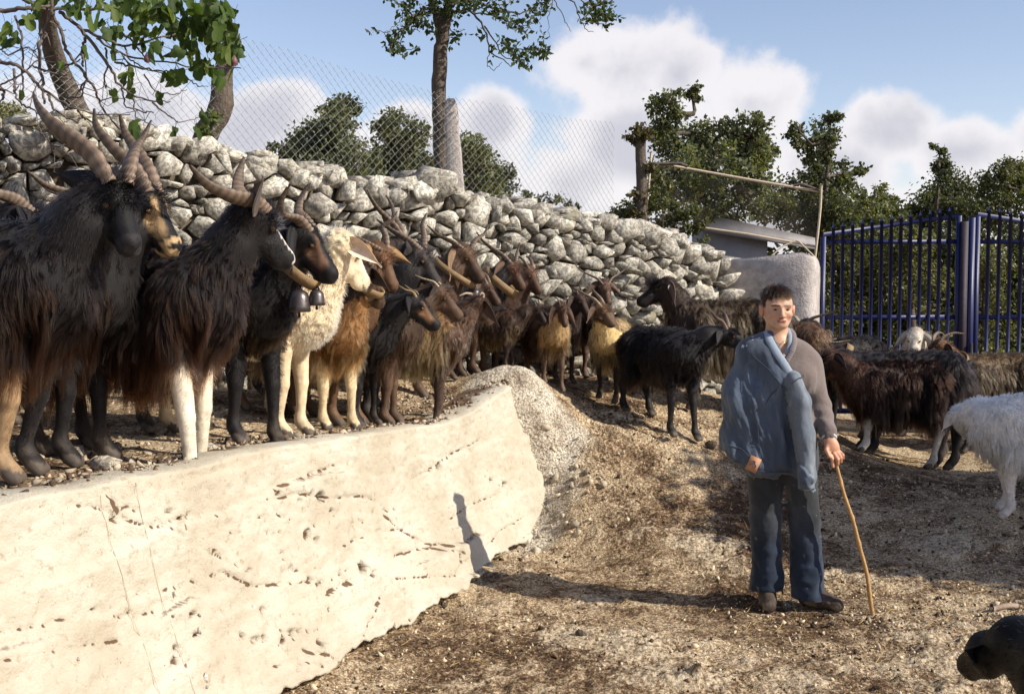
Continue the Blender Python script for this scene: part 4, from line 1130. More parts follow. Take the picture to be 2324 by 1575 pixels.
# ------------------------------------------------------------------ plastered pillar
MAT_PLAST = simple('old_plaster', (.44, .40, .385), .93, .36, 13, 1.0, 45, spec=.1, coords='Object', dist=.012)
a = np.array([2.00, 11.08]); b = np.array([2.86, 10.76]); ed = (b - a) / np.linalg.norm(b - a); nb = np.array([-ed[1], ed[0]])
Lp = np.linalg.norm(b - a); rad = .13; dep = .62
pts2 = [(0, 0)]
for k in range(7):
    t = k / 6 * PI / 2; pts2.append((Lp - rad + rad * math.sin(t), rad - rad * math.cos(t)))
pts2 += [(Lp, dep), (0, dep)]
pts2 = np.array(pts2); npn = len(pts2)
zl = np.array([0.1, .6, 1.1, 1.5, 1.75, 1.88, 1.95, 1.985, 2.0])
Vp = []
for i, z_ in enumerate(zl):
    for (p, q_) in pts2:
        zt = z_
        drop = .09 * (1 - sstep(0, .5, p)) + .05 * sstep(Lp - .2, Lp, p)
        if z_ > 1.6: zt = z_ - drop * (z_ - 1.6) / .4
        ins = .0 if i < 6 else (i - 5) * .016
        qq = min(max(q_, ins), dep - ins); pq_ = min(max(p, ins), Lp - ins)
        xy = a + ed * pq_ + nb * qq; Vp.append((xy[0], xy[1], zt))
Vp = np.array(Vp); Vp[:, :2] += (.012 * fbm(Vp * 3.0, 3))[:, None]
top = len(zl) - 1
F = [grid_faces(len(zl), npn, True)]
ctr = Vp[-npn:].mean(0); Vp = np.vstack([Vp, ctr]); F.append(np.array([[top * npn + i, top * npn + (i + 1) % npn, len(Vp) - 1] for i in range(npn)]))
po = np.array([2.4, 11.1, .1])
link('gate_pillar', mesh_np('gate_pillar', Vp - po, F, MAT_PLAST, True), loc=tuple(po), label='squat plastered gate pillar with rounded edge behind the boy', cat='pillar')

# low wall with slanting slab behind the pillar
MAT_SLAB = simple('grey_slab', (.33, .31, .31), .9, .15, 8, .5, 50, spec=.1)
cis = thing('cistern', 'low grey concrete cistern with a sloping lid behind the pillar', 'cistern', (1.9, 12.6, .3))
p_ = [at(1600, 566, 12.4), at(1742, 582, 12.4), at(1742, 540, 12.4), at(1600, 520, 12.4)]
Vc = np.array([p + np.array([0, k, 0]) for k in (0, .9) for p in p_]) ; Vc[[0, 1, 4, 5], 2] -= .9
MB().add(Vc - [1.9, 12.6, .3], np.array([[0, 1, 2, 3], [5, 4, 7, 6], [4, 0, 3, 7], [1, 5, 6, 2], [3, 2, 6, 7]])).build('tank', MAT_SLAB, cis, smooth=False)
Vc = np.array([at(1585, 512, 12.3), at(1850, 556, 12.3), at(1850, 540, 13.4), at(1600, 486, 13.4)]); Vc = np.vstack([Vc, Vc - [0, 0, .05]])
MB().add(Vc - [1.9, 12.6, .3], np.array([[0, 1, 2, 3], [7, 6, 5, 4], [0, 4, 5, 1], [1, 5, 6, 2], [2, 6, 7, 3], [3, 7, 4, 0]])).build('lid', MAT_SLAB, cis, smooth=False)

# bent tube frame strung with dark shade net
nf_o = at(1480, 500, 11.5)
nf = thing('wire_frame', 'bent pale metal tube frame hung with dark shade net above the pillar', 'frame', tuple(nf_o))
MAT_PALE = simple('pale_tube', (.55, .45, .33), .55, .15, 14, .2, 60, spec=.4)
for pl, r_, nm in [([(1500, 372, 11.5), (1560, 383, 11.5), (1700, 408, 11.4), (1840, 432, 11.3), (1868, 436, 11.3)], .013, 'tube_rail'), ([(1525, 505, 11.5), (1600, 518, 11.5), (1700, 532, 11.4), (1852, 560, 11.3)], .012, 'tube_rail'), ([(1478, 345, 11.5), (1474, 400, 11.5), (1466, 490, 11.5)], .012, 'tube_leg'), ([(1864, 420, 11.25), (1862, 470, 11.25), (1856, 530, 11.25), (1848, 600, 11.25)], .013, 'tube_leg'),
                   ([(1475, 372, 11.5), (1520, 372, 11.48), (1545, 372, 11.45), (1560, 378, 11.45)], .016, 'bent_iron'), ([(1800, 422, 11.3), (1820, 418, 11.28), (1840, 425, 11.28), (1868, 437, 11.28)], .012, 'bent_iron'), ([(1740, 590, 11.2), (1775, 560, 11.2), (1810, 545, 11.2), (1850, 585, 11.1), (1848, 600, 11.1)], .008, 'loose_wire')]:
    P = np.array([at(*p) for p in pl]); tq = np.linspace(0, len(P) - 1, 24); P = np.stack([np.interp(tq, range(len(P)), P[:, i]) for i in range(3)], -1)
    MB().tube(P - nf_o, r_, sides=8).build(nm, MAT_PALE if nm != 'bent_iron' else MAT_TWIG, nf)
m, N, L = mat_new('shade_net')
b = N('ShaderNodeBsdfPrincipled', Base_Color=(.06, .045, .035), Roughness=.8); tr = N('ShaderNodeBsdfTransparent')
tc = N('ShaderNodeTexCoord'); nz = N('ShaderNodeTexNoise', Vector=tc.outputs['Object'], Scale=5.0, Detail=4.0)
N('ShaderNodeOutputMaterial', Surface=N('ShaderNodeMixShader', i0=N('ShaderNodeMapRange', Value=nz.outputs[0], i1=.3, i2=.7, i3=.12, i4=.42).outputs[0], i1=tr.outputs[0], i2=b.outputs[0]).outputs[0])
c00, c10, c11, c01 = at(1500, 374, 11.52), at(1862, 437, 11.32), at(1850, 560, 11.32), at(1530, 508, 11.52)
uu, vv = np.meshgrid(np.linspace(0, 1, 25), np.linspace(0, 1, 13), indexing='ij')
Pn = (c00 * (1 - uu[..., None]) + c10 * uu[..., None]) * (1 - vv[..., None]) + (c01 * (1 - uu[..., None]) + c11 * uu[..., None]) * vv[..., None]
Pn[..., 1] += .05 * np.sin(uu * 9) * np.sin(vv * PI) + .02
link('shade_net', mesh_np('shade_net', Pn.reshape(-1, 3) - nf_o, grid_faces(25, 13), m), nf)
# ------------------------------------------------------------------ implicit surfaces
class Field:
    def __init__(s, ax, ay, az):
        s.ax = [np.asarray(a, float) for a in (ax, ay, az)]
        s.F = np.full([len(a) for a in s.ax], 0.5)

    def sub(s, lo, hi):
        sl, g = [], []
        for a, l, h in zip(s.ax, lo, hi):
            i0 = max(0, np.searchsorted(a, l) - 1); i1 = min(len(a), np.searchsorted(a, h) + 1)
            if i1 <= i0: return None, None
            sl.append(slice(i0, i1)); g.append(a[i0:i1])
        return tuple(sl), np.stack(np.meshgrid(*g, indexing='ij'), -1)

    def put(s, lo, hi, fn, k, op='u'):
        m = k * 1.5 + .03
        sl, P = s.sub(np.asarray(lo) - m, np.asarray(hi) + m)
        if sl is None: return
        d = fn(P); a = s.F[sl]
        if op == 'c': d = -d; a, d = -a, -d; 
        if k > 0:
            h = np.maximum(k - np.abs(a - d), 0) / k; r_ = np.minimum(a, d) - h * h * k * .25
        else: r_ = np.minimum(a, d)
        s.F[sl] = -r_ if op == 'c' else r_

    def carve(s, lo, hi, fn, k=.01):
        m = k * 1.5 + .03
        sl, P = s.sub(np.asarray(lo) - m, np.asarray(hi) + m)
        if sl is None: return
        d = -fn(P); a = s.F[sl]; h = np.maximum(k - np.abs(a - d), 0) / k
        s.F[sl] = np.maximum(a, d) + h * h * k * .25

    def cap(s, a, b, ra, rb=None, k=.03, flat=None):
        a = np.asarray(a, float); b = np.asarray(b, float); rb = ra if rb is None else rb
        r_ = max(ra, rb) * (1 if flat is None else max(1, max(flat)))
        s.put(np.minimum(a, b) - r_, np.maximum(a, b) + r_, lambda P: sd_cap(P, a, b, ra, rb, flat), k)

    def ell(s, c, r, k=.02, M=None, carve=False):
        c = np.asarray(c, float); r = np.asarray(r, float); R_ = r.max()
        fn = lambda P: sd_ell(P, c, r, M)
        (s.carve if carve else s.put)(c - R_, c + R_, fn, k)

    def mesh(s):
        F = s.F; nx, ny, nz = F.shape
        ins = F < 0
        cs = ins[:-1, :-1, :-1].astype(np.int8)
        for d in range(1, 8):
            cs = cs + ins[(d >> 2 & 1):nx - 1 + (d >> 2 & 1), (d >> 1 & 1):ny - 1 + (d >> 1 & 1), (d & 1):nz - 1 + (d & 1)]
        act = np.argwhere((cs > 0) & (cs < 8))
        I = np.full((nx - 1, ny - 1, nz - 1), -1, np.int64); I[tuple(act.T)] = np.arange(len(act))
        cor = np.array([[d >> 2 & 1, d >> 1 & 1, d & 1] for d in range(8)])
        vals = np.stack([F[tuple((act + c).T)] for c in cor], 1)
        pos = np.zeros((len(act), 3)); cnt = np.zeros(len(act))
        for a in range(8):
            for b in range(a + 1, 8):
                if bin(a ^ b).count('1') != 1: continue
                x = (vals[:, a] < 0) != (vals[:, b] < 0)
                t = np.where(x, vals[:, a] / (vals[:, a] - vals[:, b] + 1e-12), 0)[:, None]
                pos += x[:, None] * (cor[a] + (cor[b] - cor[a]) * t); cnt += x
        pos /= cnt[:, None]
        V = np.stack([s.ax[i][act[:, i]] + pos[:, i] * (s.ax[i][act[:, i] + 1] - s.ax[i][act[:, i]]) for i in range(3)], -1)
        faces = []
        for axn in range(3):
            lo = [slice(0, n) for n in F.shape]; hi = list(lo); lo[axn] = slice(0, F.shape[axn] - 1); hi[axn] = slice(1, F.shape[axn])
            A, B = ins[tuple(lo)], ins[tuple(hi)]
            e = np.argwhere(A != B); o1, o2 = [(1, 2), (2, 0), (0, 1)][axn]
            ok = (e[:, o1] > 0) & (e[:, o2] > 0) & (e[:, o1] < F.shape[o1] - 1) & (e[:, o2] < F.shape[o2] - 1); e = e[ok]
            def cell(d1, d2):
                q = e.copy(); q[:, o1] += d1; q[:, o2] += d2; return I[tuple(q.T)]
            f = np.stack([cell(-1, -1), cell(0, -1), cell(0, 0), cell(-1, 0)], 1)
            fl_ = ~A[tuple(e.T)]; f[fl_] = f[fl_][:, ::-1]; faces.append(f)
        Fc = np.vstack(faces)
        return V, Fc[(Fc >= 0).all(1)]


def sd_cap(P, a, b, ra, rb, flat=None):
    if flat is not None:
        fl_ = np.asarray(flat, float); P = P / fl_; a = a / fl_; b = b / fl_
    ab = b - a; t = np.clip(((P - a) @ ab) / max(ab @ ab, 1e-12), 0, 1)
    d = np.sqrt(((P - a - t[..., None] * ab) ** 2).sum(-1)) - (ra + (rb - ra) * t)
    return d * (1 if flat is None else float(np.min(fl_)))


def sd_ell(P, c, r, M=None):
    q = P - c
    if M is not None: q = q @ M
    k0 = np.sqrt(((q / r) ** 2).sum(-1)); k1 = np.sqrt(((q / (r * r)) ** 2).sum(-1)) + 1e-9
    return k0 * (k0 - 1) / k1


def smooth_mesh(V, F, it=2, lam=.5):
    E = np.vstack([F[:, [0, 1]], F[:, [1, 2]], F[:, [2, 3]], F[:, [3, 0]]])
    n = len(V); deg = np.bincount(E[:, 0], minlength=n) + np.bincount(E[:, 1], minlength=n)
    for k in range(it * 2):
        S_ = np.zeros_like(V)
        for i in range(3): S_[:, i] = np.bincount(E[:, 0], V[E[:, 1], i], n) + np.bincount(E[:, 1], V[E[:, 0], i], n)
        V = V + (lam if k % 2 == 0 else -lam * 1.03) * (S_ / np.maximum(deg, 1)[:, None] - V)
    return V


def vnormals(V, F):
    fn = np.cross(V[F[:, 2]] - V[F[:, 0]], V[F[:, 3]] - V[F[:, 1]])
    Nn = np.zeros_like(V)
    for c in range(4):
        for i in range(3): Nn[:, i] += np.bincount(F[:, c], fn[:, i], len(V))
    return Nn / (np.linalg.norm(Nn, axis=1, keepdims=True) + 1e-12)


def unit(v): v = np.asarray(v, float); return v / (np.linalg.norm(v, axis=-1, keepdims=True) + 1e-12)


def make_curves(name, P, rad, col, mat, parent):
    """P (n,m,3) strands, rad (n,m), col (n,m,3)"""
    n, m, _ = P.shape
    cu = bpy.data.hair_curves.new(name)
    cu.add_curves([m] * n)
    cu.attributes['position'].data.foreach_set('vector', np.ascontiguousarray(P, np.float32).ravel())
    a = cu.attributes.get('radius') or cu.attributes.new('radius', 'FLOAT', 'POINT')
    a.data.foreach_set('value', np.ascontiguousarray(rad, np.float32).ravel())
    c = cu.attributes.new('Col', 'FLOAT_COLOR', 'POINT')
    cc = np.ones((n, m, 4), np.float32); cc[..., :3] = col
    c.data.foreach_set('color', cc.ravel())
    cu.materials.append(mat)
    return link(name, cu, parent)


def sample_faces(V, F, w, n, r):
    A = np.linalg.norm(np.cross(V[F[:, 2]] - V[F[:, 0]], V[F[:, 3]] - V[F[:, 1]]), axis=1) * w
    fi = r.choice(len(F), n, p=A / A.sum()); a, b = r.random((n, 1)), r.random((n, 1))
    bl = lambda X: (X[F[fi, 0]] * (1 - a) + X[F[fi, 1]] * a) * (1 - b) + (X[F[fi, 3]] * (1 - a) + X[F[fi, 2]] * a) * b
    return fi, bl


# ------------------------------------------------------------------ four legged animals
def quadruped(name, label, cat, u, v, Y, hd, s=None, neck=(58, 0), head=(-40, 0), kind='goat', body=(.008, .0068, .0076), tip=None, back=None, hem=None, chest=None, neckc=None, face=None, leg=None, sock=None,
              streak=None, sp=0.0, hair=1.0, horns=None, hornc=(.19, .135, .098), ears=(.9, -.25, -.2), earl=.145, earc=None, step=(.02, -.03, .03, -.04), beard=0.0, collar=None, bell=0, group='goats of the herd', nh=5000, hr=.0014, res=.015, seed=0,
              blaze=None, muzz=None, tag=False, anchor='poll', hornc2=None, wool=False, tuft=.4, pale=None, gzo=0.0, led=None, stripe=None):
    r = np.random.default_rng(100 + seed)
    dog = kind == 'dog'
    hd = R(hd); fwd = np.array([math.cos(hd), math.sin(hd)])
    nh = int(nh * 1.9); hr = hr * .68
    np_, ny_ = R(neck[0]), R(neck[1]); hp, hy = R(head[0]), R(head[1])
    nd = np.array([math.cos(np_) * math.cos(ny_), math.cos(np_) * math.sin(ny_), math.sin(np_)])
    f = np.array([math.cos(hp) * math.cos(hy), math.cos(hp) * math.sin(hy), math.sin(hp)])
    sd = unit(np.cross([0, 0, 1.], f)); up = np.cross(f, sd)
    NB = np.array([.24 if kind != 'dog' else .27, 0, .62]); nl = .33 if not dog else .24
    pol = NB + nd * nl
    W = at(u, v, Y)
    if anchor == 'poll':
        off = lambda s_: fwd * pol[0] * s_ + np.array([-fwd[1], fwd[0]]) * pol[1] * s_
        s_ = s or .85
        for _ in range(6):
            b = W[:2] - off(s_); g = led if led is not None else gz(b[0], b[1]) + gzo
            if s is None: s_ = float(np.clip((W[2] - g) / pol[2], .55, 1.2))
        base = np.array([b[0], b[1], g]); s = s_
    else:
        d = ray(u, v); b = W[:2]; base = np.array([b[0], b[1], gz(b[0], b[1]) + gzo])
    M = rotz(hd)
    P_ = []                                              # a, b, ra, rb, k, region
    XK = np.array([.88 if not dog else 1.0, 1, 1])
    def cp(a, b, ra, rb, k, reg):
        a, b = np.asarray(a, float), np.asarray(b, float)
        if reg in ('torso', 'tail'): a, b = a * XK, b * XK
        if reg in ('head', 'muzzle') and not dog: ra, rb = ra * .86, rb * .84
        P_.append((a, b, ra, rb, k, reg))
    cp((.22, 0, .555), (.02, 0, .535), .150, .160, .05, 'torso'); cp((.02, 0, .535), (-.30, 0, .575), .160, .130, .05, 'torso')
    cp((.18, 0, .665), (-.34, 0, .665), .080, .085, .06, 'torso'); cp((-.34, 0, .60), (-.41, 0, .575), .120, .10, .05, 'torso')
    for sg in (1, -1):
        cp((.20, .08 * sg, .60), (.175, .105 * sg, .45), .088, .062, .05, 'torso'); cp((-.33, .07 * sg, .60), (-.27, .10 * sg, .42), .110, .070, .05, 'torso')
    mid = NB + nd * nl * .5
    nb_r = .105 if kind != 'sheep' else .115
    cp(NB + [-.02, 0, -.03], mid, nb_r + .02, .082, .06, 'neck'); cp(mid, pol - up * .06 - f * .015, .082, .062, .04, 'neck'); cp((.265, 0, .54), mid - up * .02, .10, .07, .06, 'neck')
    cr = pol - up * .050 + f * .018; ml = .178 if not dog else .15
    mz = cr + f * ml - up * .012
    cp(cr, cr + f * .03, .060 if not dog else .075, .054, .03, 'head'); cp(cr + f * .02 + up * .006, mz + up * .004, .049, .0335 if not dog else .036, .02, 'head')
    cp(cr - up * .045 + f * .015, mz - up * .024 - f * .015, .043, .027, .02, 'head'); cp(mz - f * .012 + up * .004 , mz + f * .006 - up * .006, .0365, .032, .010, 'muzzle')
    for sg in (1, -1): cp(mz + f * .022 + up * .006 + sd * .013 * sg, mz + f * .016 - up * .006 + sd * .016 * sg, .013, .013, .006, 'muzzle')
    cp(mz - up * .035 - f * .02, mz - up * .030 - f * .005, .024, .020, .015, 'muzzle')
    for sg in (1, -1): cp(cr + f * .035 + up * .030 + sd * .031 * sg, cr + f * .052 + up * .022 + sd * .031 * sg, .019, .016, .015, 'head')
    legs = []
    for i, (lx, ly, stp) in enumerate(((.18, .092, step[0]), (.18, -.092, step[1]), (-.325, .092, step[2]), (-.325, -.092, step[3]))):
        fx = lx + stp + (.02 if i < 2 else .0)
        wx = base[:2] + M[:2, :2] @ (np.array([fx, ly]) * s)
        dz = float(np.clip((gz(wx[0], wx[1]) + .004 - base[2]) / s, -.16, .16))
        lr = 'leg%d' % i
        q = 1.0 if not dog else 1.12
        if i < 2:
            cp((.16, ly * 1.02, .46), (.17 + stp * .15, ly, .40), .060, .050, .03, lr); cp((.17 + stp * .15, ly, .40), (.185 + stp * .5, ly * .97, .245 + dz * .5), .046 * q, .031 * q, .02, lr)
            cp((.185 + stp * .5, ly * .97, .245 + dz * .5), (fx - .02, ly * .95, .10 + dz), .0295 * q, .0195 * q, .010, lr)
            cp((fx - .025, ly * .95, .10 + dz), (fx - .02, ly * .95, .075 + dz), .024 * q, .028 * q, .012, lr)
        else:
            cp((-.245, ly * 1.05, .44), (-.355 + stp * .4, ly, .275 + dz * .4), .068 * q, .034 * q, .03, lr); cp((-.38 + stp * .4, ly, .285 + dz * .4), (-.365 + stp * .5, ly, .25 + dz * .45), .030 * q, .031 * q, .02, lr)
            cp((-.36 + stp * .45, ly, .26 + dz * .45), (fx - .02, ly * .97, .10 + dz), .029 * q, .0200 * q, .010, lr); cp((fx - .025, ly * .97, .10 + dz), (fx - .02, ly * .97, .075 + dz), .025 * q, .029 * q, .012, lr)
        cp((fx - .015, ly * .95, .065 + dz), (fx + .012, ly * .95, .035 + dz), .027, .029, .012, lr)
        for sg in (1, -1):
            cp((fx + .012, ly * .95 + .013 * sg, .035 + dz), (fx + .030, ly * .95 + .014 * sg, .020 + dz), .020 * q, .0195 * q, .006, 'hoof%d' % i)
        if not dog: cp((fx - .045, ly * .95, .085 + dz), (fx - .05, ly * .95, .075 + dz), .011, .009, .006, 'hoof%d' % i)
        legs.append(dz)
    if dog: cp((-.43, 0, .60), (-.62, .05, .52), .045, .03, .03, 'tail')
    else: cp((-.45, 0, .64), (-.50, 0, .68), .03, .02, .02, 'tail')
    allp = np.array([p[0] for p in P_] + [p[1] for p in P_]); lo, hi = allp.min(0) - .2, allp.max(0) + .12; lo[2] = allp[:, 2].min() - .05
    h = res / s
    fld = Field(*[np.arange(lo[i], hi[i], h) for i in range(3)])
    for (a, b, ra, rb, k, reg) in P_: fld.cap(a, b, ra, rb, k)
    if not dog:
        for sg in (1, -1):
            fld.ell(mz + f * .030 + up * .008 + sd * .019 * sg, np.array([.013, .013, .013]), .006, carve=True)
            fld.ell(cr + f * .076 + up * .003 + sd * .045 * sg, np.array([.020, .020, .016]), .02, carve=True)
    V, F = fld.mesh(); V = smooth_mesh(V, F, 1)
    D = np.stack([sd_cap(V, a, b, ra, rb) for (a, b, ra, rb, k, reg) in P_], 1)
    reg = np.array([p[5] for p in P_])[D.argmin(1)]
    Nn = vnormals(V, F)
    if wool:
        tw = np.isin(reg, ['torso', 'neck']); kk = np.abs(fbm(V * 34, 3)) ; V = V + Nn * (tw * (.010 - .024 * kk))[:, None] + Nn * (tw * .010 * fbm(V * 70, 3))[:, None]
    C = lambda c: np.asarray(c, float)
    tip = body if tip is None else tip; back = body if back is None else back; face = body if face is None else face; leg = face if leg is None else leg
    neckc = body if neckc is None else neckc; chest = neckc if chest is None else chest; hem = tip if hem is None else hem
    sock = leg if sock is None else sock
    socks = sock if isinstance(sock, list) else [sock] * 4
    def basecol(Q, rg):
        c = np.tile(C(body), (len(Q), 1)); z = Q[:, 2]
        wb = sstep(.60, .72, z)[:, None]; c = c * (1 - wb) + C(back) * wb
        n_ = np.isin(rg, ['neck']); c[n_] = C(neckc)
        ch = np.isin(rg, ['torso', 'neck']) & (Q[:, 0] > .18) & (z < .66 + (Q[:, 0] - .27) * .6); c[ch] = C(chest)
        hd_ = np.isin(rg, ['head', 'muzzle']); c[hd_] = C(face)
        if blaze is not None:
            q = Q - cr; a = q @ f; b_ = np.abs(q @ sd); t_ = q @ up
            k_ = sstep(.013, .004, np.abs(b_ - .031) + .006 * fbm(Q * 40, 2)) * sstep(.01, .04, a) * sstep(.165, .13, a) * sstep(-.035, -.015, t_) * hd_; c = c * (1 - .85 * k_[:, None]) + C(blaze) * .85 * k_[:, None]
        if stripe is not None:
            q = Q - cr; c[hd_ & (np.abs(q @ sd) < .021) & ((q @ up) > -.01) & ((q @ f) > .03)] = C(stripe)
        if muzz is not None: c[rg == 'muzzle'] = C(muzz)
        if pale is not None: c[hd_ & (((Q - cr) @ f) > -.02)] = C(pale)
        for i in range(4):
            lg = rg == 'leg%d' % i; t_ = sstep(.40, .30, z)[:, None]; cc = C(leg) * (1 - t_) + C(socks[i]) * t_
            c = np.where(lg[:, None], cc, c)
            c[rg == 'hoof%d' % i] = C((.075, .06, .05)) if not dog else C(socks[i])
        return c
    cv = basecol(V, reg) * (1 + .25 * fbm(V * 14, 3) + .30 * fbm(V * np.array([70, 70, 45.]), 2))[:, None]
    lgv = np.char.startswith(reg.astype(str), 'leg') | np.char.startswith(reg.astype(str), 'hoof')
    dus = lgv * sstep(.17, .02, V[:, 2]) * sstep(-.25, .35, fbm(V * 22 + seed, 3)); cv = cv * (1 - .35 * dus[:, None]) + np.array([.105, .078, .052]) * (.55 * dus)[:, None]
    nose = (np.linalg.norm(V - (mz + f * .022 - up * .004), axis=1) < (.020 if not dog else .026))
    cv[nose] = cv[nose] * .3 + C((.012, .010, .010)) * .7
    mouth = (np.abs((V - mz) @ up + .022) < .005) & (((V - mz) @ f) > -.05) & (reg == 'muzzle'); cv[mouth] *= .35
    root = thing(name, label, cat, tuple(base), hd, group)
    bo = link('body', mesh_np('body', V * s, F, MAT_SLEEK if 'black dog' in label else MAT_SKIN_FUR, True, np.clip(cv, 0, 1)), root)
    # ---- coat
    w = np.zeros(len(V)); hair_k = hair
    w[np.isin(reg, ['torso'])] = 1; w[reg == 'neck'] = .9; w[np.isin(reg, ['head'])] = 1.8; w[reg == 'muzzle'] = 1.0; w[reg == 'tail'] = 1.2
    for i in range(4):
        m_ = reg == 'leg%d' % i; w[m_ & (V[:, 2] > .30)] = .55; w[m_ & (V[:, 2] <= .30) & (V[:, 2] > .06)] = .22
    if wool: w[np.isin(reg, ['head']) | np.char.startswith(reg.astype(str), 'leg')] *= .45
    fi, bl = sample_faces(V, F, w[F].mean(1), nh, r)
    Q = bl(V); Nq = unit(bl(Nn)); rg = reg[F[fi, 0]]
    z = Q[:, 2]
    Ln = np.full(nh, .05)
    t_ = rg == 'torso'
    Ln[t_] = .050 + .055 * sstep(.74, .60, z[t_]) + .095 * sstep(.58, .42, z[t_]) + .035 * sstep(-.1, -.32, Q[t_, 0]) + .01 * sstep(.12, .25, Q[t_, 0])
    n_ = rg == 'neck'; Ln[n_] = .030 + .055 * sstep(.02, -.12, ((Q - mid) @ up)[n_]) * sstep(.85, .60, z[n_])
    h_ = np.isin(rg, ['head', 'muzzle']); Ln[h_] = .020; Ln[rg == 'muzzle'] = .010
    tf_ = h_ & (np.linalg.norm(Q - (pol + f * .03 - up * .005), axis=1) < .062); Ln[tf_] = .03 + .05 * tuft
    tl = rg == 'tail'; Ln[tl] = .10 if not dog else .2
    for i in range(4):
        m_ = rg == 'leg%d' % i; Ln[m_] = np.where(z[m_] > .36, .085, np.where(z[m_] > .27, .03, .010))
    if beard > 0:
        bd = (np.linalg.norm(Q - (mz - f * .07 - up * .045), axis=1) < .045); Ln[bd] = beard
    short = np.isin(rg, ['head', 'muzzle']) | (Ln < .035)
    Ln = np.where(short & ~tf_, Ln, Ln * hair_k * (1.0 if (Y < 4.7 or dog) else .80)) * r.uniform(.55, 1.25, nh)
    if wool: Ln = np.where(np.isin(rg, ['torso', 'neck']), .024, .010) * r.uniform(.6, 1.3, nh)
    g = np.tile(np.array([0, 0, -1.0]), (nh, 1))
    tang = unit(g - Nq * (g * Nq).sum(1, keepdims=True))
    topk = sstep(.55, .95, Nq[:, 2])[:, None]
    side = np.stack([np.zeros(nh), np.sign(Q[:, 1] + r.normal(0, .012, nh)), np.zeros(nh)], -1)
    bk = np.array([-1.0, 0, 0]) if not dog else np.array([-1.0, 0, .1])
    d0 = Nq * (.20 if not dog else .42) + tang * (.75 - .45 * topk) + side * .75 * topk + bk * (.30 + .2 * topk)
    hmask = np.isin(rg, ['head', 'muzzle'])[:, None]
    d0 = np.where(hmask, Nq * .30 - f * .8 - up * .15 , d0)
    if tf_.any(): d0[tf_] = unit(Nq[tf_] * .8 + f * .5 + r.normal(0, .45, (tf_.sum(), 3)))
    lgm = np.char.startswith(rg.astype(str), 'leg')[:, None]; d0 = np.where(lgm, Nq * .30 + np.array([-.1, 0, -1.0]), d0)
    if wool: d0 = Nq + r.normal(0, .9, (nh, 3))
    if dog: d0 = d0 + Nq * .35
    d0 = unit(unit(d0) + .16 * np.stack([vnoise(Q * 7 + k * 31) for k in range(3)], -1) + r.normal(0, .10, (nh, 3)))
    m = 6; PT = np.zeros((nh, m, 3)); PT[:, 0] = Q - Nq * .004; d = d0.copy()
    tor = [p for p in P_ if p[5] in ('torso', 'neck') or p[5].startswith('leg')]
    st = (Ln / (m - 1))[:, None]
    gk = np.where(short[:, None], .0, .33 if not dog else .22) * r.uniform(.6, 1.3, (nh, 1))
    for k in range(1, m):
        d = unit(d + gk * np.array([0, 0, -1.0]) + .20 * np.stack([vnoise(PT[:, k - 1] * 15 + j * 57) for j in range(3)], -1))
        p = PT[:, k - 1] + d * st
        if not wool:
            dm = np.full(nh, 9.0); gr = np.zeros((nh, 3))
            for (a, b, ra, rb, kk_, rr_) in tor:
                ab = b - a; tq = np.clip(((p - a) @ ab) / max(ab @ ab, 1e-9), 0, 1)[:, None]; dv = p - a - tq * ab; dl = np.linalg.norm(dv, axis=1)
                sdv = dl - (ra + (rb - ra) * tq[:, 0]); c_ = sdv < dm
                dm = np.where(c_, sdv, dm); gr = np.where(c_[:, None], dv / (dl[:, None] + 1e-9), gr)
            mg = .004 + .004 * k; push = np.maximum(mg - dm, 0); push = np.where(short, np.maximum(.001 - dm, 0), push)
            p = p + gr * push[:, None]
            d = unit(p - PT[:, k - 1])
        PT[:, k] = p
    # strands gather into locks
    clr = np.ones(nh)
    if not wool:
        ncl = max(8, nh // (13 if not dog else 12)); lk = np.where(~short)[0]
        gi = r.choice(lk, min(ncl, len(lk)), replace=False)
        best = np.zeros(len(lk), int)
        for c0 in range(0, len(lk), 2000):
            best[c0:c0 + 2000] = ((Q[lk[c0:c0 + 2000], None] - Q[gi][None]) ** 2).sum(-1).argmin(1)
        gdx = gi[best]; tt_ = (np.arange(m) / (m - 1))[None, :, None]
        cw = .74 * tt_ ** 1.0
        dst = np.linalg.norm(Q[lk] - Q[gdx], axis=1)[:, None, None]; cw = cw * np.clip(1.35 - dst / .05, 0, 1)
        off_ = r.normal(0, .006, (len(lk), 1, 3)) * tt_
        PT[lk] = PT[lk] * (1 - cw) + (PT[gdx] + off_) * cw
        clr[lk] = 1 + .36 * r.normal(size=len(gi)).clip(-1.5, 1.5)[best]
        stk = np.zeros(nh, bool)
        if sp > 0:
            ss_ = r.random(len(gi)) < sp; stk[lk] = ss_[best]
    else: stk = np.zeros(nh, bool)
    rc = basecol(Q, rg); tcx = np.where((z < .62)[:, None] & np.isin(rg, ['torso'])[:, None], C(hem), C(tip))
    tcx = np.where(hmask | lgm, rc, tcx); same = np.isin(rg, ['neck']) | ((rg == 'torso') & (Q[:, 0] > .18))
    if chest != neckc or neckc != body: tcx = np.where(same[:, None], rc * 1.15, tcx)
    ztip = PT[:, -1, 2]
    tl_ = sstep(.55, .30, ztip)[:, None]; tcx = np.where((np.isin(rg, ['torso']) & (Q[:, 0] < .21))[:, None], (C(tip) * (1 - tl_) + C(hem) * tl_), tcx)
    if streak is not None:
        rc[stk] = C(streak) * .7; tcx[stk] = C(streak)
    tq = (np.arange(m) / (m - 1))[None, :, None] ** 1.3
    cols = (rc[:, None] * (1 - tq) + tcx[:, None] * tq) * (clr * (1 + .2 * r.normal(size=nh).clip(-2, 2)))[:, None, None]
    rad = hr / s * np.array([.9, 1, 1, .9, .7, .3])[None] * np.where(short, .8, 1)[:, None]
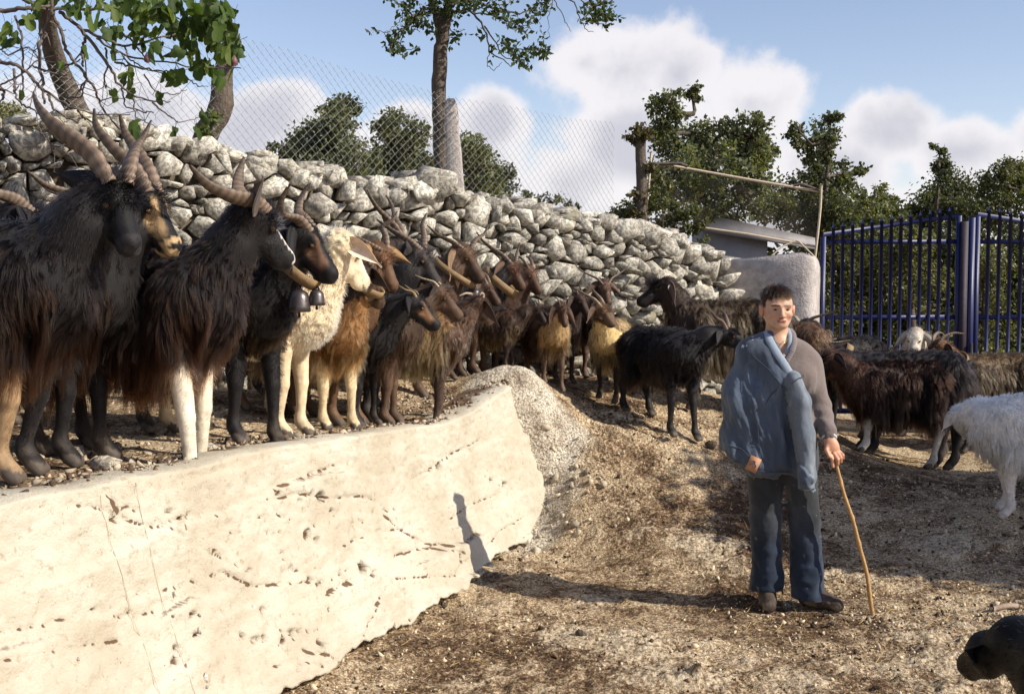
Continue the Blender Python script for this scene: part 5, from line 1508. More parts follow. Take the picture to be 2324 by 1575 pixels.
    make_curves('coat', PT * s, rad * s, np.clip(cols * (1.0 if (wool or dog) else .60), .0022, .95), MAT_WOOL if (wool or 'white' in label) and (wool or dog) else MAT_HAIR, root)
    # ---- ears, eyes, horns, collar
    fh = unit(np.array([f[0], f[1], 0])); sh_ = np.array([-fh[1], fh[0], 0.]); zz_ = np.array([0, 0, 1.])
    ec = C(face) if earc is None else C(earc)
    for sg in (1, -1):
        e_ = ears if not isinstance(ears, list) else ears[0 if sg > 0 else 1]
        ed_ = unit(sh_ * sg * e_[0] + zz_ * e_[1] + fh * e_[2]); b0 = cr + sd * .048 * sg - f * .022 + up * .008
        wv = unit(np.cross(ed_, f * .6 + up * .5)); nv = np.cross(ed_, wv)
        tl_ = np.linspace(0, 1, 9); wd_ = .034 * np.sin(np.clip(tl_ * 1.0 + .16, 0, 1) * PI) ** .65 * (1.15 - .5 * tl_) + .004; wd_[-1] = .004
        al = np.linspace(-1, 1, 7)
        drp = (.02 * tl_ ** 2)[:, None, None] * (-zz_) * (2.5 if e_[1] < 0 else .3)
        Ve = b0 + ed_ * (earl * tl_)[:, None, None] + wv * (wd_[:, None] * al)[..., None] + nv * (wd_[:, None] * (np.abs(al) ** 1.6) * .75)[..., None] + drp
        Vt = Ve.reshape(-1, 3); V2 = Vt - np.tile(nv * .004, (len(Vt), 1))
        Fe = grid_faces(9, 7); n0 = len(Vt)
        bd_ = [i * 7 for i in range(9)] + [56 + i for i in range(1, 7)] + [i * 7 + 6 for i in range(7, -1, -1)] + [i for i in range(5, 0, -1)]
        rim = np.array([[bd_[i], bd_[(i + 1) % len(bd_)], bd_[(i + 1) % len(bd_)] + n0, bd_[i] + n0] for i in range(len(bd_))])
        link('ear', mesh_np('ear', np.vstack([Vt, V2]) * s, np.vstack([Fe, Fe[:, ::-1] + n0, rim]), MAT_SKIN_FUR, True, np.vstack([np.tile(ec * 1.3, (n0, 1)), np.tile(ec, (n0, 1))])), root)
        ep = cr + f * .055 + up * .014 + sd * .0425 * sg
        ve, fe = tube(ep + np.array([-1, -.8, -.3, .3, .8, 1])[:, None] * sd * sg * .011, np.array([.001, .0065, .0100, .0100, .0065, .001]), sides=8, flat=(1, 1))
        link('eye', mesh_np('eye', ve * s, fe, MAT_EYE), root)
    if horns:
        for sg in (1, -1):
            hp_ = horns if not isinstance(horns, dict) else horns['l' if sg > 0 else 'r']
            pl = np.array([[0, 0, -.02]] + [list(x) for x in hp_[1]], float)
            tq = np.linspace(0, len(pl) - 1, 64)
            # smooth the horn's line
            X = np.stack([np.interp(tq, range(len(pl)), pl[:, i]) for i in range(3)], -1)
            for _ in range(34): X[1:-1] = (X[:-2] + 2 * X[1:-1] + X[2:]) / 4
            hb = pol + sd * .024 * sg - up * .006
            W_ = hb + fh * (-X[:, :1]) + sh_ * sg * X[:, 1:2] + zz_ * X[:, 2:3]
            tn = np.linspace(0, 1, 64); rd = hp_[0] * .49 * (1 - tn ** 1.25) ** .85 + .003
            rd = rd * (1 + .085 * np.sin(tn * 88 + .8 * np.sin(tn * 17)) * (1 - tn))
            Vh, Fh = tube(W_, rd, sides=9, flat=(hp_[2] if len(hp_) > 2 else 1.35, .72), up0=-fh)
            cc = np.tile(C(hornc), (len(Vh), 1)); k_ = np.append(np.repeat(tn, 9), [0, 1])[:, None]
            cc = cc * (1 - .62 * k_) * (1 + .35 * fbm(Vh * 40, 3))[:, None] * np.append(np.repeat(1 + .28 * np.sin(tn * 88 + .8 * np.sin(tn * 17)), 9), [1, 1])[:, None]
            link('horn', mesh_np('horn', Vh * s, Fh, MAT_HORN, True, np.clip(cc, 0, 1)), root)
    if collar is not None:
        cpos = collar.get('t', .55); c0 = NB + nd * nl * cpos; ax_ = unit(nd); e1 = unit(np.cross(ax_, [0, 1., 0])); 
        e1 = unit(np.array([0, 0, -1.0]) + ax_ * ax_[2]); e2 = np.cross(ax_, e1)
        a = np.linspace(0, 2 * PI, 33)[:-1]; rr_ = collar.get('r', .12); dr = collar.get('drop', .05)
        ring = c0 + e1 * ((np.cos(a) * rr_ + dr * (np.cos(a) > 0) * np.cos(a)))[:, None] + e2 * (np.sin(a) * rr_ * .82)[:, None]
        w2 = collar.get('w', .022); rn = unit(ring - c0)
        Vc = np.stack([ring - ax_ * w2, ring + ax_ * w2, ring + ax_ * w2 + rn * .008, ring - ax_ * w2 + rn * .008], 1).reshape(-1, 3)
        Fc = np.array([[i * 4 + j, i * 4 + (j + 1) % 4, ((i + 1) % 32) * 4 + (j + 1) % 4, ((i + 1) % 32) * 4 + j] for i in range(32) for j in range(4)])
        co = link('collar', mesh_np('collar', Vc * s, Fc[:, ::-1], MAT_COLLAR, False), root)
        for k in range(bell):
            bp = c0 + e1 * (rr_ + dr + .005); sc2 = (.78, 1.08)[k]
            bp = bp + (np.array([0, 0, -.012]) if k == 0 else e2 * .05 * (1 if collar.get('bs', 1) > 0 else -1) + np.array([-.05, 0, -.012]))
            zb = np.array([0, -.004, -.012, -.03, -.06, -.078, -.08]) * sc2; rb_ = np.array([.004, .018, .030, .036, .039, .041, .036]) * sc2
            Vb, Fb = tube(bp + np.stack([0 * zb, 0 * zb, zb], -1), rb_, sides=14, up0=(1, 0, 0))
            b_ = link('bell', mesh_np('bell', Vb * s, Fb, MAT_BELL), co)
            Vb, Fb = tube(bp + np.array([[0, 0, -.06], [.0, 0, -.10]]) * sc2, [.004, .006], sides=6)
            link('clapper', mesh_np('clapper', Vb * s, Fb, MAT_BELL), co)
            hk = np.linspace(0, PI, 9); Vb, Fb = tube(bp + np.stack([np.cos(hk) * .014, 0 * hk, np.sin(hk) * .02 - .004], -1) * sc2, .004, sides=5, up0=(0, 1, 0))
            link('bell_loop', mesh_np('bell_loop', Vb * s, Fb, MAT_BELL), co)
    if tag:
        e0 = cr + sd * .075 * tag - f * .03 - up * .03
        a = np.linspace(0, 2 * PI, 13)[:-1]; Vg = np.vstack([e0 + f * .018 * np.cos(a)[:, None] + up * (.026 * np.sin(a))[:, None] + sd * tag * .004 * k for k in (0, 1)])
        link('ear_tag', mesh_np('ear_tag', Vg * s, [grid_faces(2, 12, True), ], MAT_TAG, False), root).data
        link('ear_tag', mesh_np('ear_tag', np.vstack([Vg[12:], Vg[12:].mean(0)]) * s, np.array([[i, (i + 1) % 12, 12] for i in range(12)]), MAT_TAG, False), root)
    GLOG.append((label[:40], round(s, 2), np.round(base, 2)))
    return root, s, base


GLOG = []
MAT_SLEEK = simple('sleek_black_coat', None, .42, .2, 34, .4, 230, attr=True, spec=.14, dist=.005)
MAT_HORN = simple('horn', None, .55, .2, 25, .5, 90, attr=True, spec=.35, dist=.004)
MAT_COLLAR = simple('wooden_collar', (.23, .15, .075), .6, .25, 30, .3, 60)
MAT_BELL = simple('bell_metal', (.10, .085, .085), .38, .25, 20, .15, 50, metal=.75, spec=.5)
MAT_TAG = simple('white_plastic', (.75, .73, .68), .5, .05)
BLK = (.008, .0068, .0078); BRT = (.028, .016, .011); RED = (.062, .026, .012)
H_BILLY = (.046, [(.03, .02, .07), (.12, .07, .14), (.22, .12, .20), (.30, .17, .26), (.34, .19, .33)], 1.5)
H_SWEEP = (.032, [(.02, .02, .06), (.09, .06, .10), (.18, .10, .12), (.27, .15, .15)], 1.4)
H_LYRE = (.026, [(.02, .02, .07), (.07, .06, .13), (.10, .13, .17), (.12, .17, .22), (.15, .15, .27)], 1.3)
H_WIDE = (.026, [(.02, .04, .06), (.06, .11, .11), (.09, .20, .14), (.08, .27, .19)], 1.3)
H_BACK = (.026, [(.03, .01, .05), (.10, .03, .09), (.18, .06, .10), (.24, .10, .08)], 1.4)
H_KID = (.013, [(.02, .01, .04), (.05, .02, .07), (.09, .04, .085)], 1.2)
A_ = quadruped
# near group on the ledge
A_('goat', 'big black billy goat with long thick horns at the left border', 'goat', 266, 402, 3.9, -8, neck=(50, 0), head=(-52, -36), tip=(.024, .015, .014), hem=RED, leg=(.015, .013, .014), sock=[(.012, .010, .011), (.27, .175, .095), (.012, .010, .011), (.02, .015, .013)], horns={'r': (.050, [(.04, .02, .07), (.11, .06, .12), (.18, .09, .17), (.235, .10, .225), (.25, .10, .26)], 1.5), 'l': (.046, [(.02, .03, .055), (.07, .07, .10), (.09, .11, .14), (.08, .13, .19)], 1.5)}, ears=(.5, .35, -.9), nh=17000, hr=.0013, res=.011, seed=1, beard=.05, hair=.95, muzz=(.022, .018, .020), streak=(.06, .04, .032), sp=.10, step=(-.08, -.05, .03, -.04))
A_('goat', 'black goat with a tan muzzle, head just behind the big billy goat', 'goat', 345, 425, 4.35, -4, neck=(56, 0), head=(-52, -14), tip=BRT, hem=RED, blaze=(.40, .27, .14), muzz=(.50, .34, .18), horns=(.036, [(.03, .01, .06), (.09, .04, .12), (.15, .05, .19), (.16, .04, .25)], 1.5), ears=(.9, .0, -.3), nh=6500, hr=.0015, res=.012, seed=2, beard=.03)
A_('goat', 'shaggy black goat half hidden at the left border, horns lying back', 'goat', 62, 470, 4.75, 10, neck=(48, 10), head=(-35, 30), tip=BRT, horns=(.036, [(.05, .02, .03), (.16, .05, .05), (.27, .09, .06)], 1.4), nh=5500, hr=.0017, seed=3, tuft=1.2)
A_('goat', 'dark goat behind the billy goat, only its short horns and ear in view', 'goat', 178, 436, 5.5, 8, neck=(55, 0), head=(-40, 10), tip=BRT, horns=(.030, [(.03, .04, .04), (.11, .09, .06), (.17, .13, .11)], 1.3), ears=(.9, .25, -.4), earc=(.16, .10, .05), nh=3000, hr=.0018, seed=4)
A_('goat', 'long haired black goat with two white forelegs and a white face stripe', 'goat', 592, 470, 4.50, -14, neck=(54, 16), head=(-46, 46), body=(.0085, .007, .0078), tip=(.028, .016, .014), hem=(.075, .030, .014), back=(.010, .009, .011), leg=(.014, .012, .013), sock=[(.62, .54, .42), (.66, .58, .46), (.016, .013, .014), (.016, .013, .014)], stripe=(.60, .54, .48), horns={'r': (.044, [(.04, .03, .02), (.13, .06, .03), (.22, .09, .06), (.28, .11, .12)], 1.6), 'l': (.042, [(.02, .04, .03), (.04, .09, .07), (.02, .13, .13), (.0, .13, .19)], 1.5)}, ears=[(.9, -.1, .1), (.5, .85, .0)], earc=(.10, .075, .06), nh=20000, hr=.0013, res=.011, seed=5, hair=1.0, streak=(.08, .045, .03), sp=.14, step=(-.02, .05, .03, -.04), beard=.04)
A_('goat', 'smooth black goat wearing a wooden collar with two bells', 'goat', 705, 512, 4.95, -34, neck=(46, 8), head=(-50, 24), tip=(.012, .010, .011), hem=(.05, .028, .014), blaze=(.16, .085, .05), horns={'r': (.036, [(.02, .04, .03), (.06, .11, .03), (.04, .18, .07), (.0, .20, .13)], 1.4), 'l': (.036, [(.04, .03, .03), (.08, .06, .06), (.08, .10, .12), (.05, .10, .17)], 1.4)}, ears=(.7, -.7, .1), earl=.16, nh=12000, hr=.0013, res=.012, seed=6, hair=.42, collar=dict(t=.55, r=.108, drop=.065, w=.022, bs=-1), bell=2, step=(.02, -.02, .0, -.04))
A_('sheep', 'cream woolly sheep with bare face among the black goats', 'sheep', 795, 542, 5.38, -12, neck=(52, 10), head=(-54, 52), kind='sheep', body=(.62, .50, .33), tip=(.74, .62, .43), face=(.66, .54, .38), leg=(.62, .48, .31), ears=(.8, -.35, .55), earl=.16, earc=(.66, .50, .36), nh=16000, hr=.0018, res=.010, seed=7, wool=True, group=None, step=(.0, -.03, .03, -.04), tuft=.2)
A_('goat', 'tawny long haired goat with cream forelegs standing below the sheep head', 'goat', 838, 612, 5.9, -46, neck=(58, 22), head=(-45, 105), body=(.13, .065, .028), tip=(.30, .17, .075), hem=(.34, .21, .10), back=(.06, .032, .018), chest=(.26, .135, .052), neckc=(.030, .018, .013), face=(.06, .035, .02), leg=(.40, .28, .15), sock=(.60, .46, .28), streak=(.50, .33, .16), sp=.22, horns=H_BACK, nh=15000, hr=.0015, res=.012, seed=8, hair=.85, collar=dict(t=.75, r=.105, drop=.03, w=.02), step=(.02, -.01, .03, -.03))
# rear rows on the ledge
A_('goat', 'chestnut brown goat with twisted horns and a tan ear right of the sheep', 'goat', 872, 562, 6.2, -18, neck=(60, 0), head=(-58, -10), body=(.09, .045, .022), tip=(.16, .085, .04), face=(.11, .058, .03), earc=(.26, .155, .07), ears=(.95, -.05, .25), earl=.19, horns={'r': (.030, [(.05, .04, .02), (.12, .08, .06), (.20, .10, .10)], 1.6), 'l': (.026, [(.01, .02, .06), (.04, .01, .11), (-.02, .03, .14), (-.03, .06, .19)], 1.3)}, nh=6000, hr=.0016, seed=9, beard=.06)
A_('goat', 'black goat with grey cheek in the rear row, right of the chestnut goat', 'goat', 958, 560, 6.6, -10, neck=(56, 0), head=(-50, -8), face=(.035, .028, .026), tip=BRT, horns={'r': (.030, [(.04, .03, .03), (.12, .06, .08), (.20, .08, .14)], 1.5), 'l': (.028, [(.0, .02, .06), (.02, .03, .12), (.0, .05, .18)], 1.3)}, ears=(.9, .15, .2), earl=.17, nh=4000, hr=.0017, seed=10)
A_('goat', 'dark brown goat deep in the rear row with crossed horns', 'goat', 918, 548, 7.0, -6, neck=(58, 0), head=(-48, -4), body=(.03, .02, .016), tip=(.06, .035, .025), horns=H_LYRE, ears=(.9, -.1, 0), nh=3000, hr=.002, seed=11)
A_('goat', 'brown goat with hanging pouch-like ear and a belled strap in the rear row', 'goat', 1060, 560, 7.6, -14, neck=(56, 0), head=(-45, -20), body=(.075, .042, .026), tip=(.12, .07, .04), face=(.085, .05, .03), earc=(.20, .125, .07), ears=(.6, -.95, .0), earl=.15, horns={'r': (.026, [(.05, .04, .03), (.14, .07, .07), (.20, .09, .13)], 1.4), 'l': (.026, [(-.02, .04, .05), (-.05, .09, .08), (-.04, .14, .14)], 1.3)}, nh=4500, hr=.0017, seed=12, collar=dict(t=.5, r=.115, drop=.05, w=.02), bell=1)
A_('goat', 'black goat with a brown face and forked horns beside the stone wall', 'goat', 1165, 594, 8.2, -10, neck=(50, -4), head=(-50, -25), body=(.014, .011, .012), tip=(.035, .022, .017), face=(.085, .045, .028), horns={'r': (.030, [(.05, .03, .05), (.13, .06, .10), (.20, .09, .16), (.25, .10, .23)], 1.4), 'l': (.026, [(.01, .04, .05), (.03, .08, .09), (.02, .10, .15)], 1.3)}, ears=(.9, -.3, -.2), nh=5000, hr=.0016, seed=13, tuft=1.0, collar=dict(t=.45, r=.12, drop=.05, w=.03))
A_('goat', 'curly headed brown goat close against the stone wall with short horns', 'goat', 1205, 606, 8.5, -30, neck=(56, 0), head=(-50, -10), body=(.06, .032, .02), tip=(.10, .055, .03), face=(.10, .055, .035), horns=(.022, [(.02, .02, .04), (.06, .03, .08), (.10, .04, .09)], 1.3), nh=2500, hr=.0018, seed=14, tuft=1.4)
A_('goat', 'brown goat with pale slim horns behind the tan shaggy kid', 'goat', 1003, 650, 6.5, 4, neck=(40, 0), head=(-42, -18), body=(.05, .03, .02), tip=(.10, .055, .03), face=(.095, .055, .034), ears=(.95, .2, .25), earl=.17, earc=(.03, .02, .016), hornc=(.45, .36, .24), horns=(.014, [(.03, .02, .03), (.10, .04, .05), (.14, .05, .07)], 1.2), nh=4500, hr=.0016, seed=15)
A_('goat', 'young black goat with tan cheek and small tan horns, head lowered right', 'goat', 950, 672, 6.25, -24, neck=(32, 10), head=(-42, 18), body=(.013, .011, .012), tip=(.018, .014, .013), blaze=(.26, .14, .07), horns=(.014, [(.02, .03, .03), (.06, .06, .04), (.10, .08, .07)], 1.2), hornc=(.36, .25, .13), ears=(.9, -.3, .0), earl=.12, nh=8000, hr=.0015, res=.012, seed=16, hair=.62, step=(.0, -.03, .03, -.04))
A_('goat', 'tan and brown shaggy kid standing side on at the rim of the ledge', 'goat', 1143, 676, 6.95, 10, neck=(44, 14), head=(-34, 48), body=(.20, .125, .06), tip=(.40, .28, .14), hem=(.46, .33, .17), back=(.17, .10, .05), chest=(.075, .042, .028), neckc=(.055, .030, .020), face=(.06, .035, .022), leg=(.05, .03, .022), sock=(.055, .034, .026), streak=(.52, .38, .20), sp=.25, hornc=(.50, .40, .28), horns=(.016, [(.02, .02, .03), (.08, .04, .04), (.13, .06, .02)], 1.3), ears=(.75, -.75, .1), earl=.17, earc=(.07, .04, .025), nh=15000, hr=.0015, res=.011, seed=17, hair=.75, beard=.06, step=(.0, -.05, .05, -.05))
A_('goat', 'dark brown goat with white lip looking right past the end of the ledge', 'goat', 1222, 694, 8.15, -10, neck=(30, -6), head=(-42, -40), body=(.045, .026, .018), tip=(.085, .05, .03), hem=(.30, .20, .10), face=(.035, .022, .018), horns=H_KID, ears=(.9, -.5, 0), nh=6500, hr=.0017, seed=18, hair=.8)
A_('goat', 'brown drooping-eared goat facing front with a tan chest by the ramp', 'goat', 1278, 692, 8.1, -72, neck=(46, 0), head=(-58, 4), body=(.05, .03, .02), tip=(.09, .05, .03), chest=(.38, .25, .12), neckc=(.055, .032, .022), face=(.075, .042, .028), leg=(.10, .06, .04), ears=(.6, -.9, .1), earl=.19, horns=H_KID, nh=5500, hr=.0019, seed=19, step=(.02, -.04, .0, .0))
A_('goat', 'buff goat with long swept horns and yellow chest hair, facing right', 'goat', 1368, 692, 8.35, -116, neck=(56, 12), head=(-40, 72), body=(.30, .21, .11), tip=(.42, .31, .17), back=(.34, .24, .12), chest=(.60, .43, .20), neckc=(.12, .072, .042), face=(.11, .068, .042), leg=(.03, .02, .016), horns=(.030, [(.05, .02, .05), (.14, .06, .10), (.24, .10, .16)], 1.3), hornc=(.36, .27, .18), ears=(.8, -.6, -.2), nh=7500, hr=.0019, res=.013, seed=20, beard=.12, hair=1.25, streak=(.62, .47, .25), sp=.2)
A_('goat', 'brown wide-horned goat right behind the buff goat', 'goat', 1374, 640, 9.1, -70, neck=(58, 0), head=(-52, 0), body=(.05, .03, .02), tip=(.09, .05, .03), face=(.10, .058, .04), horns=(.026, [(.02, .05, .04), (.05, .12, .07), (.07, .20, .11), (.07, .26, .18)], 1.3), ears=(.9, -.4, 0), nh=3000, hr=.002, seed=21)
A_('goat', 'large grey-brown hornless goat with a white ear tag facing left', 'goat', 1500, 634, 8.75, 186, neck=(56, 0), head=(-30, 0), body=(.04, .028, .019), tip=(.11, .08, .05), hem=(.12, .09, .055), back=(.05, .034, .022), chest=(.03, .018, .013), neckc=(.030, .018, .013), face=(.012, .009, .009), leg=(.03, .02, .015), streak=(.30, .235, .155), sp=.25, ears=(.7, -.7, -.3), earc=(.12, .08, .06), nh=12000, hr=.0019, res=.013, seed=22, hair=1.2, tag=1, tuft=1.2)
A_('goat', 'black goat with short curved horns stretching its neck towards the boy', 'goat', 1652, 744, 7.8, -56, neck=(26, 46), head=(-26, 36), body=(.012, .010, .011), tip=(.015, .011, .011), back=(.012, .011, .012), hem=(.030, .020, .016), leg=(.012, .010, .011), horns={'r': (.024, [(.03, .02, .05), (.07, .07, .08), (.09, .13, .12)], 1.3), 'l': (.024, [(.01, .02, .05), (.03, .05, .10), (.06, .07, .13)], 1.3)}, nh=11000, hr=.0018, res=.013, seed=23, hair=.75, streak=(.035, .026, .024), sp=.1, step=(.06, -.02, .06, -.04))
A_('goat', 'tan faced goat with curved horns standing behind the grey-brown goat', 'goat', 1632, 700, 9.6, 170, neck=(48, 0), head=(-30, -30), body=(.09, .05, .03), tip=(.14, .085, .05), face=(.20, .125, .065), horns=(.024, [(.03, .04, .06), (.08, .12, .07), (.10, .22, .05)], 1.3), ears=(.9, -.3, 0), nh=3500, hr=.002, seed=24)
A_('goat', 'dark brown goat mostly hidden between the black goat and the boy', 'goat', 1672, 775, 8.7, 200, neck=(40, 0), head=(-30, 0), body=(.045, .026, .018), tip=(.09, .05, .032), face=(.10, .055, .035), sock=(.42, .27, .13), horns=(.020, [(-.01, .05, .03), (-.02, .12, .03), (-.03, .19, .06)], 1.2), hornc=(.40, .31, .20), nh=5000, hr=.0019, seed=25, hair=.9)
# right of the boy
A_('goat', 'black goat with spreading horns and white throat patch right behind the boy', 'goat', 1822, 722, 10.0, 214, neck=(52, 0), head=(-40, 0), body=BLK, tip=BRT, hornc=(.34, .27, .19), horns=(.030, [(.01, .05, .03), (.03, .12, .05), (.05, .20, .07), (.06, .27, .12)], 1.3), ears=(.9, -.2, -.1), nh=3500, hr=.002, seed=26, stripe=(.40, .36, .33))
A_('goat', 'dark goat with a collar and one flat horn, its back long behind the boy', 'goat', 1852, 745, 9.5, 176, neck=(30, 0), head=(-30, 10), body=(.022, .014, .0125), tip=(.03, .018, .014), back=(.03, .018, .0145), face=(.02, .015, .013), hornc=(.36, .28, .20), horns=(.028, [(.02, .05, .03), (.10, .09, .03), (.20, .10, .05)], 1.3), ears=(.9, -.2, -.2), earc=(.30, .2, .13), nh=7000, hr=.0019, seed=27, collar=dict(t=.4, r=.12, drop=.03, w=.025))
A_('goat', 'black goat half hidden between two dark brown backs, right of the boy', 'goat', 1858, 790, 9.0, 178, neck=(20, 0), head=(-40, 0), body=(.013, .0105, .011), tip=(.018, .012, .011), nh=5000, hr=.0019, seed=28)
A_('goat', 'dark brown long haired goat with white feet broadside behind the boy', 'goat', 1872, 790, 8.85, 183, neck=(36, 0), head=(-40, 20), s=1.06, body=(.022, .0135, .0115), tip=(.045, .023, .016), back=(.028, .016, .013), hem=(.03, .019, .016), chest=(.07, .035, .022), neckc=(.06, .03, .02), leg=(.014, .011, .011), sock=[(.55, .49, .42), (.55, .49, .42), (.55, .49, .42), (.014, .011, .011)], streak=(.07, .038, .026), sp=.18, nh=14000, hr=.0019, res=.012, seed=29, hair=1.15, step=(.04, -.06, .06, -.06))
A_('goat', 'white faced goat with white legs near the gate', 'goat', 2076, 752, 10.6, 250, neck=(55, 0), head=(-50, -10), body=(.10, .07, .05), tip=(.14, .10, .07), pale=(.62, .55, .47), face=(.40, .35, .30), chest=(.5, .43, .35), neckc=(.45, .38, .30), leg=(.58, .50, .40), ears=(.9, -.5, 0), nh=3500, hr=.002, seed=30, hair=.7, tuft=1.0)
A_('goat', 'brown headed grey-brown goat with one long horn, rump towards the gate', 'goat', 2122, 778, 9.9, 196, neck=(44, 10), head=(-48, 12), body=(.040, .028, .019), tip=(.085, .064, .043), back=(.10, .066, .036), hem=(.055, .04, .028), face=(.045, .026, .018), neckc=(.12, .06, .028), chest=(.05, .033, .022), leg=(.016, .012, .011), horns=(.024, [(.03, .02, .05), (.11, .05, .08), (.20, .08, .07)], 1.3), ears=(.8, -.7, 0), earc=(.035, .022, .016), nh=9000, hr=.002, res=.013, seed=31, hair=1.1, streak=(.15, .12, .08), sp=.2, beard=.08, collar=dict(t=.2, r=.135, drop=.0, w=.015))
A_('goat', 'dark brown goat squeezed between the belled brown goat and the ledge end', 'goat', 1108, 640, 8.0, -8, neck=(46, 0), head=(-44, -24), body=(.045, .027, .019), tip=(.08, .048, .03), face=(.07, .04, .026), horns=H_BACK, ears=(.9, -.4, 0), nh=3500, hr=.0018, seed=50, hair=.9)
A_('goat', 'dark goat looking over the back of the drooping-eared goat', 'goat', 1318, 668, 8.8, -55, neck=(50, 0), head=(-46, 6), body=(.03, .019, .015), tip=(.06, .036, .024), face=(.05, .03, .022), horns=H_KID, ears=(.8, -.7, 0), nh=3500, hr=.0019, seed=51, hair=.9)
A_('goat', 'black goat in the gap between the lipped goat and the stone wall', 'goat', 1180, 640, 8.7, -20, neck=(44, 0), head=(-44, -10), tip=BRT, horns=H_BACK, ears=(.9, -.4, 0), nh=3500, hr=.0018, seed=52, hair=.9)
A_('goat', 'dark brown goat behind the black goat, facing the pillar', 'goat', 1580, 728, 9.0, 8, neck=(36, 0), head=(-36, 0), body=(.035, .022, .016), tip=(.07, .042, .028), horns=H_BACK, nh=4000, hr=.0019, seed=53, hair=.9)
# dogs
A_('dog', 'white shaggy sheepdog standing in the shade at the right border', 'dog', 2190, 878, 7.35, 172, neck=(4, -62), head=(-40, -120), kind='dog', s=1.03, body=(.66, .62, .57), tip=(.80, .76, .71), face=(.62, .58, .54), leg=(.64, .58, .53), ears=(.7, -.6, -.3), earl=.10, earc=(.55, .5, .46), nh=14000, hr=.0018, res=.012, seed=40, hair=.62, group=None, step=(.0, -.03, .05, -.03), tuft=.8)
A_('dog', 'black dog in the bottom right corner with only its head and neck in view', 'dog', 2238, 1444, 3.55, 112, neck=(-4, 10), head=(-30, -14), kind='dog', s=.92, body=(.005, .0044, .0042), tip=(.006, .005, .0048), face=(.006, .005, .0048), ears=(.9, .25, -.6), earl=.085, nh=1600, hr=.0012, res=.009, seed=41, hair=.12, group=None, tuft=.0)
for g_ in GLOG: print('G', *g_)
# ------------------------------------------------------------------ the shepherd boy
BX, BY = 1.345, 5.80
BZ = gz(BX, BY)
boy = thing('person', 'boy in grey jumper, denim jacket hung over one shoulder, leaning on a stick', 'person', (BX, BY, BZ))
r = np.random.default_rng(3)
fz = lambda x, y: gz(BX + x, BY + y) - BZ


def arange2(parts): return np.concatenate([np.arange(a, b - 1e-9, s) for a, b, s in parts])


HC = np.array([.008, 0, 0])                       # head offset
fld = Field(np.arange(-.36, .40, .0045), np.arange(-.30, .20, .0045), arange2([(-.03, .70, .012), (.70, .95, .004), (.95, 1.30, .011), (1.30, 1.44, .006), (1.44, 1.70, .0036)]))
cap, ell = fld.cap, fld.ell
for sx_, hip, kn, an in ((-1, (-.05, .02, .86), (-.035, .02, .47), (-.02, .045, .09)), (1, (.105, 0, .86), (.155, -.02, .47), (.175, -.035, .09))):
    cap(hip, kn, .080, .050, .03); cap(kn, an, .050, .036, .03)
cap((-.04, 0, .90), (.10, 0, .90), .095, k=.05); cap((-.01, 0, .95), (-.02, 0, 1.22), .080, .080, .03); cap((.06, 0, .95), (.06, 0, 1.22), .080, .080, .03); cap((-.11, .015, 1.29), (.17, .015, 1.275), .042, k=.03); cap((.015, -.01, 1.22), (.015, .0, 1.34), .075, .06, .04)
cap((.19, .01, 1.27), (.232, .01, 1.04), .046, .040, .03); cap((.232, .01, 1.04), (.243, -.125, .905), .040, .027, .02)
cap((-.13, .01, 1.29), (-.20, .02, 1.02), .046, .040, .03); cap((-.20, .02, 1.02), (-.19, -.02, .90), .040, .030, .02); cap((-.19, -.02, .90), (-.185, -.03, .86), .030, .028, .015)
# hand on the stick: palm, four bent fingers, thumb
cap((.243, -.125, .905), (.247, -.142, .880), .026, .029, .015, (1.15, .85, 1)); ell((.254, -.152, .852), (.037, .022, .040), .012)
for a, b, c, q in (((.238, -.166, .828), (.246, -.182, .800), (.250, -.184, .762), .0092), ((.259, -.168, .824), (.270, -.190, .800), (.275, -.182, .774), .0094), ((.276, -.163, .828), (.289, -.182, .806), (.293, -.173, .784), .0088), ((.288, -.153, .836), (.303, -.168, .818), (.307, -.160, .799), .0078)):
    cap(a, b, q * 1.08, q, .006); cap(b, c, q, q * .86, .004)
cap((.230, -.152, .868), (.219, -.172, .842), .013, .0105, .008); cap((.219, -.172, .842), (.230, -.186, .814), .0105, .0088, .004)
# neck and head
cap(HC + [0, .022, 1.36], HC + [0, .012, 1.47], .060, .054, .03); cap(HC + [-.03, .02, 1.34], HC + [.06, .02, 1.33], .06, k=.05)
ell(HC + [0, .014, 1.578], (.0735, .092, .083), .02); ell(HC + [0, -.028, 1.532], (.064, .067, .086), .03)
cap(HC + [0, -.034, 1.50], HC + [0, -.074, 1.463], .050, .021, .025); cap(HC + [-.012, -.078, 1.462], HC + [.012, -.078, 1.462], .015, k=.015)
for sg in (1, -1):
    cap(HC + [.046 * sg, -.004, 1.50], HC + [.022 * sg, -.062, 1.466], .020, .017, .02); ell(HC + [.040 * sg, -.066, 1.513], (.020, .018, .016), .018)
    cap(HC + [.012 * sg, -.091, 1.5575], HC + [.046 * sg, -.077, 1.557], .0095, .009, .012)
    ell(HC + [.031 * sg, -.098, 1.5395], (.0155, .013, .0095), .010, carve=True)
    ell(HC + [.0785 * sg, .008, 1.532], (.0085, .021, .031), .008); ell(HC + [.0865 * sg, .012, 1.540], (.006, .018, .021), .006); ell(HC + [.0915 * sg, .002, 1.535], (.006, .008, .014), .004, carve=True)
cap(HC + [0, -.090, 1.553], HC + [0, -.108, 1.513], .0075, .0125, .010); cap(HC + [0, -.108, 1.511], HC + [0, -.113, 1.507], .0105, .0105, .006)
for sg in (1, -1): ell(HC + [.0125 * sg, -.099, 1.505], (.0085, .009, .0075), .006)
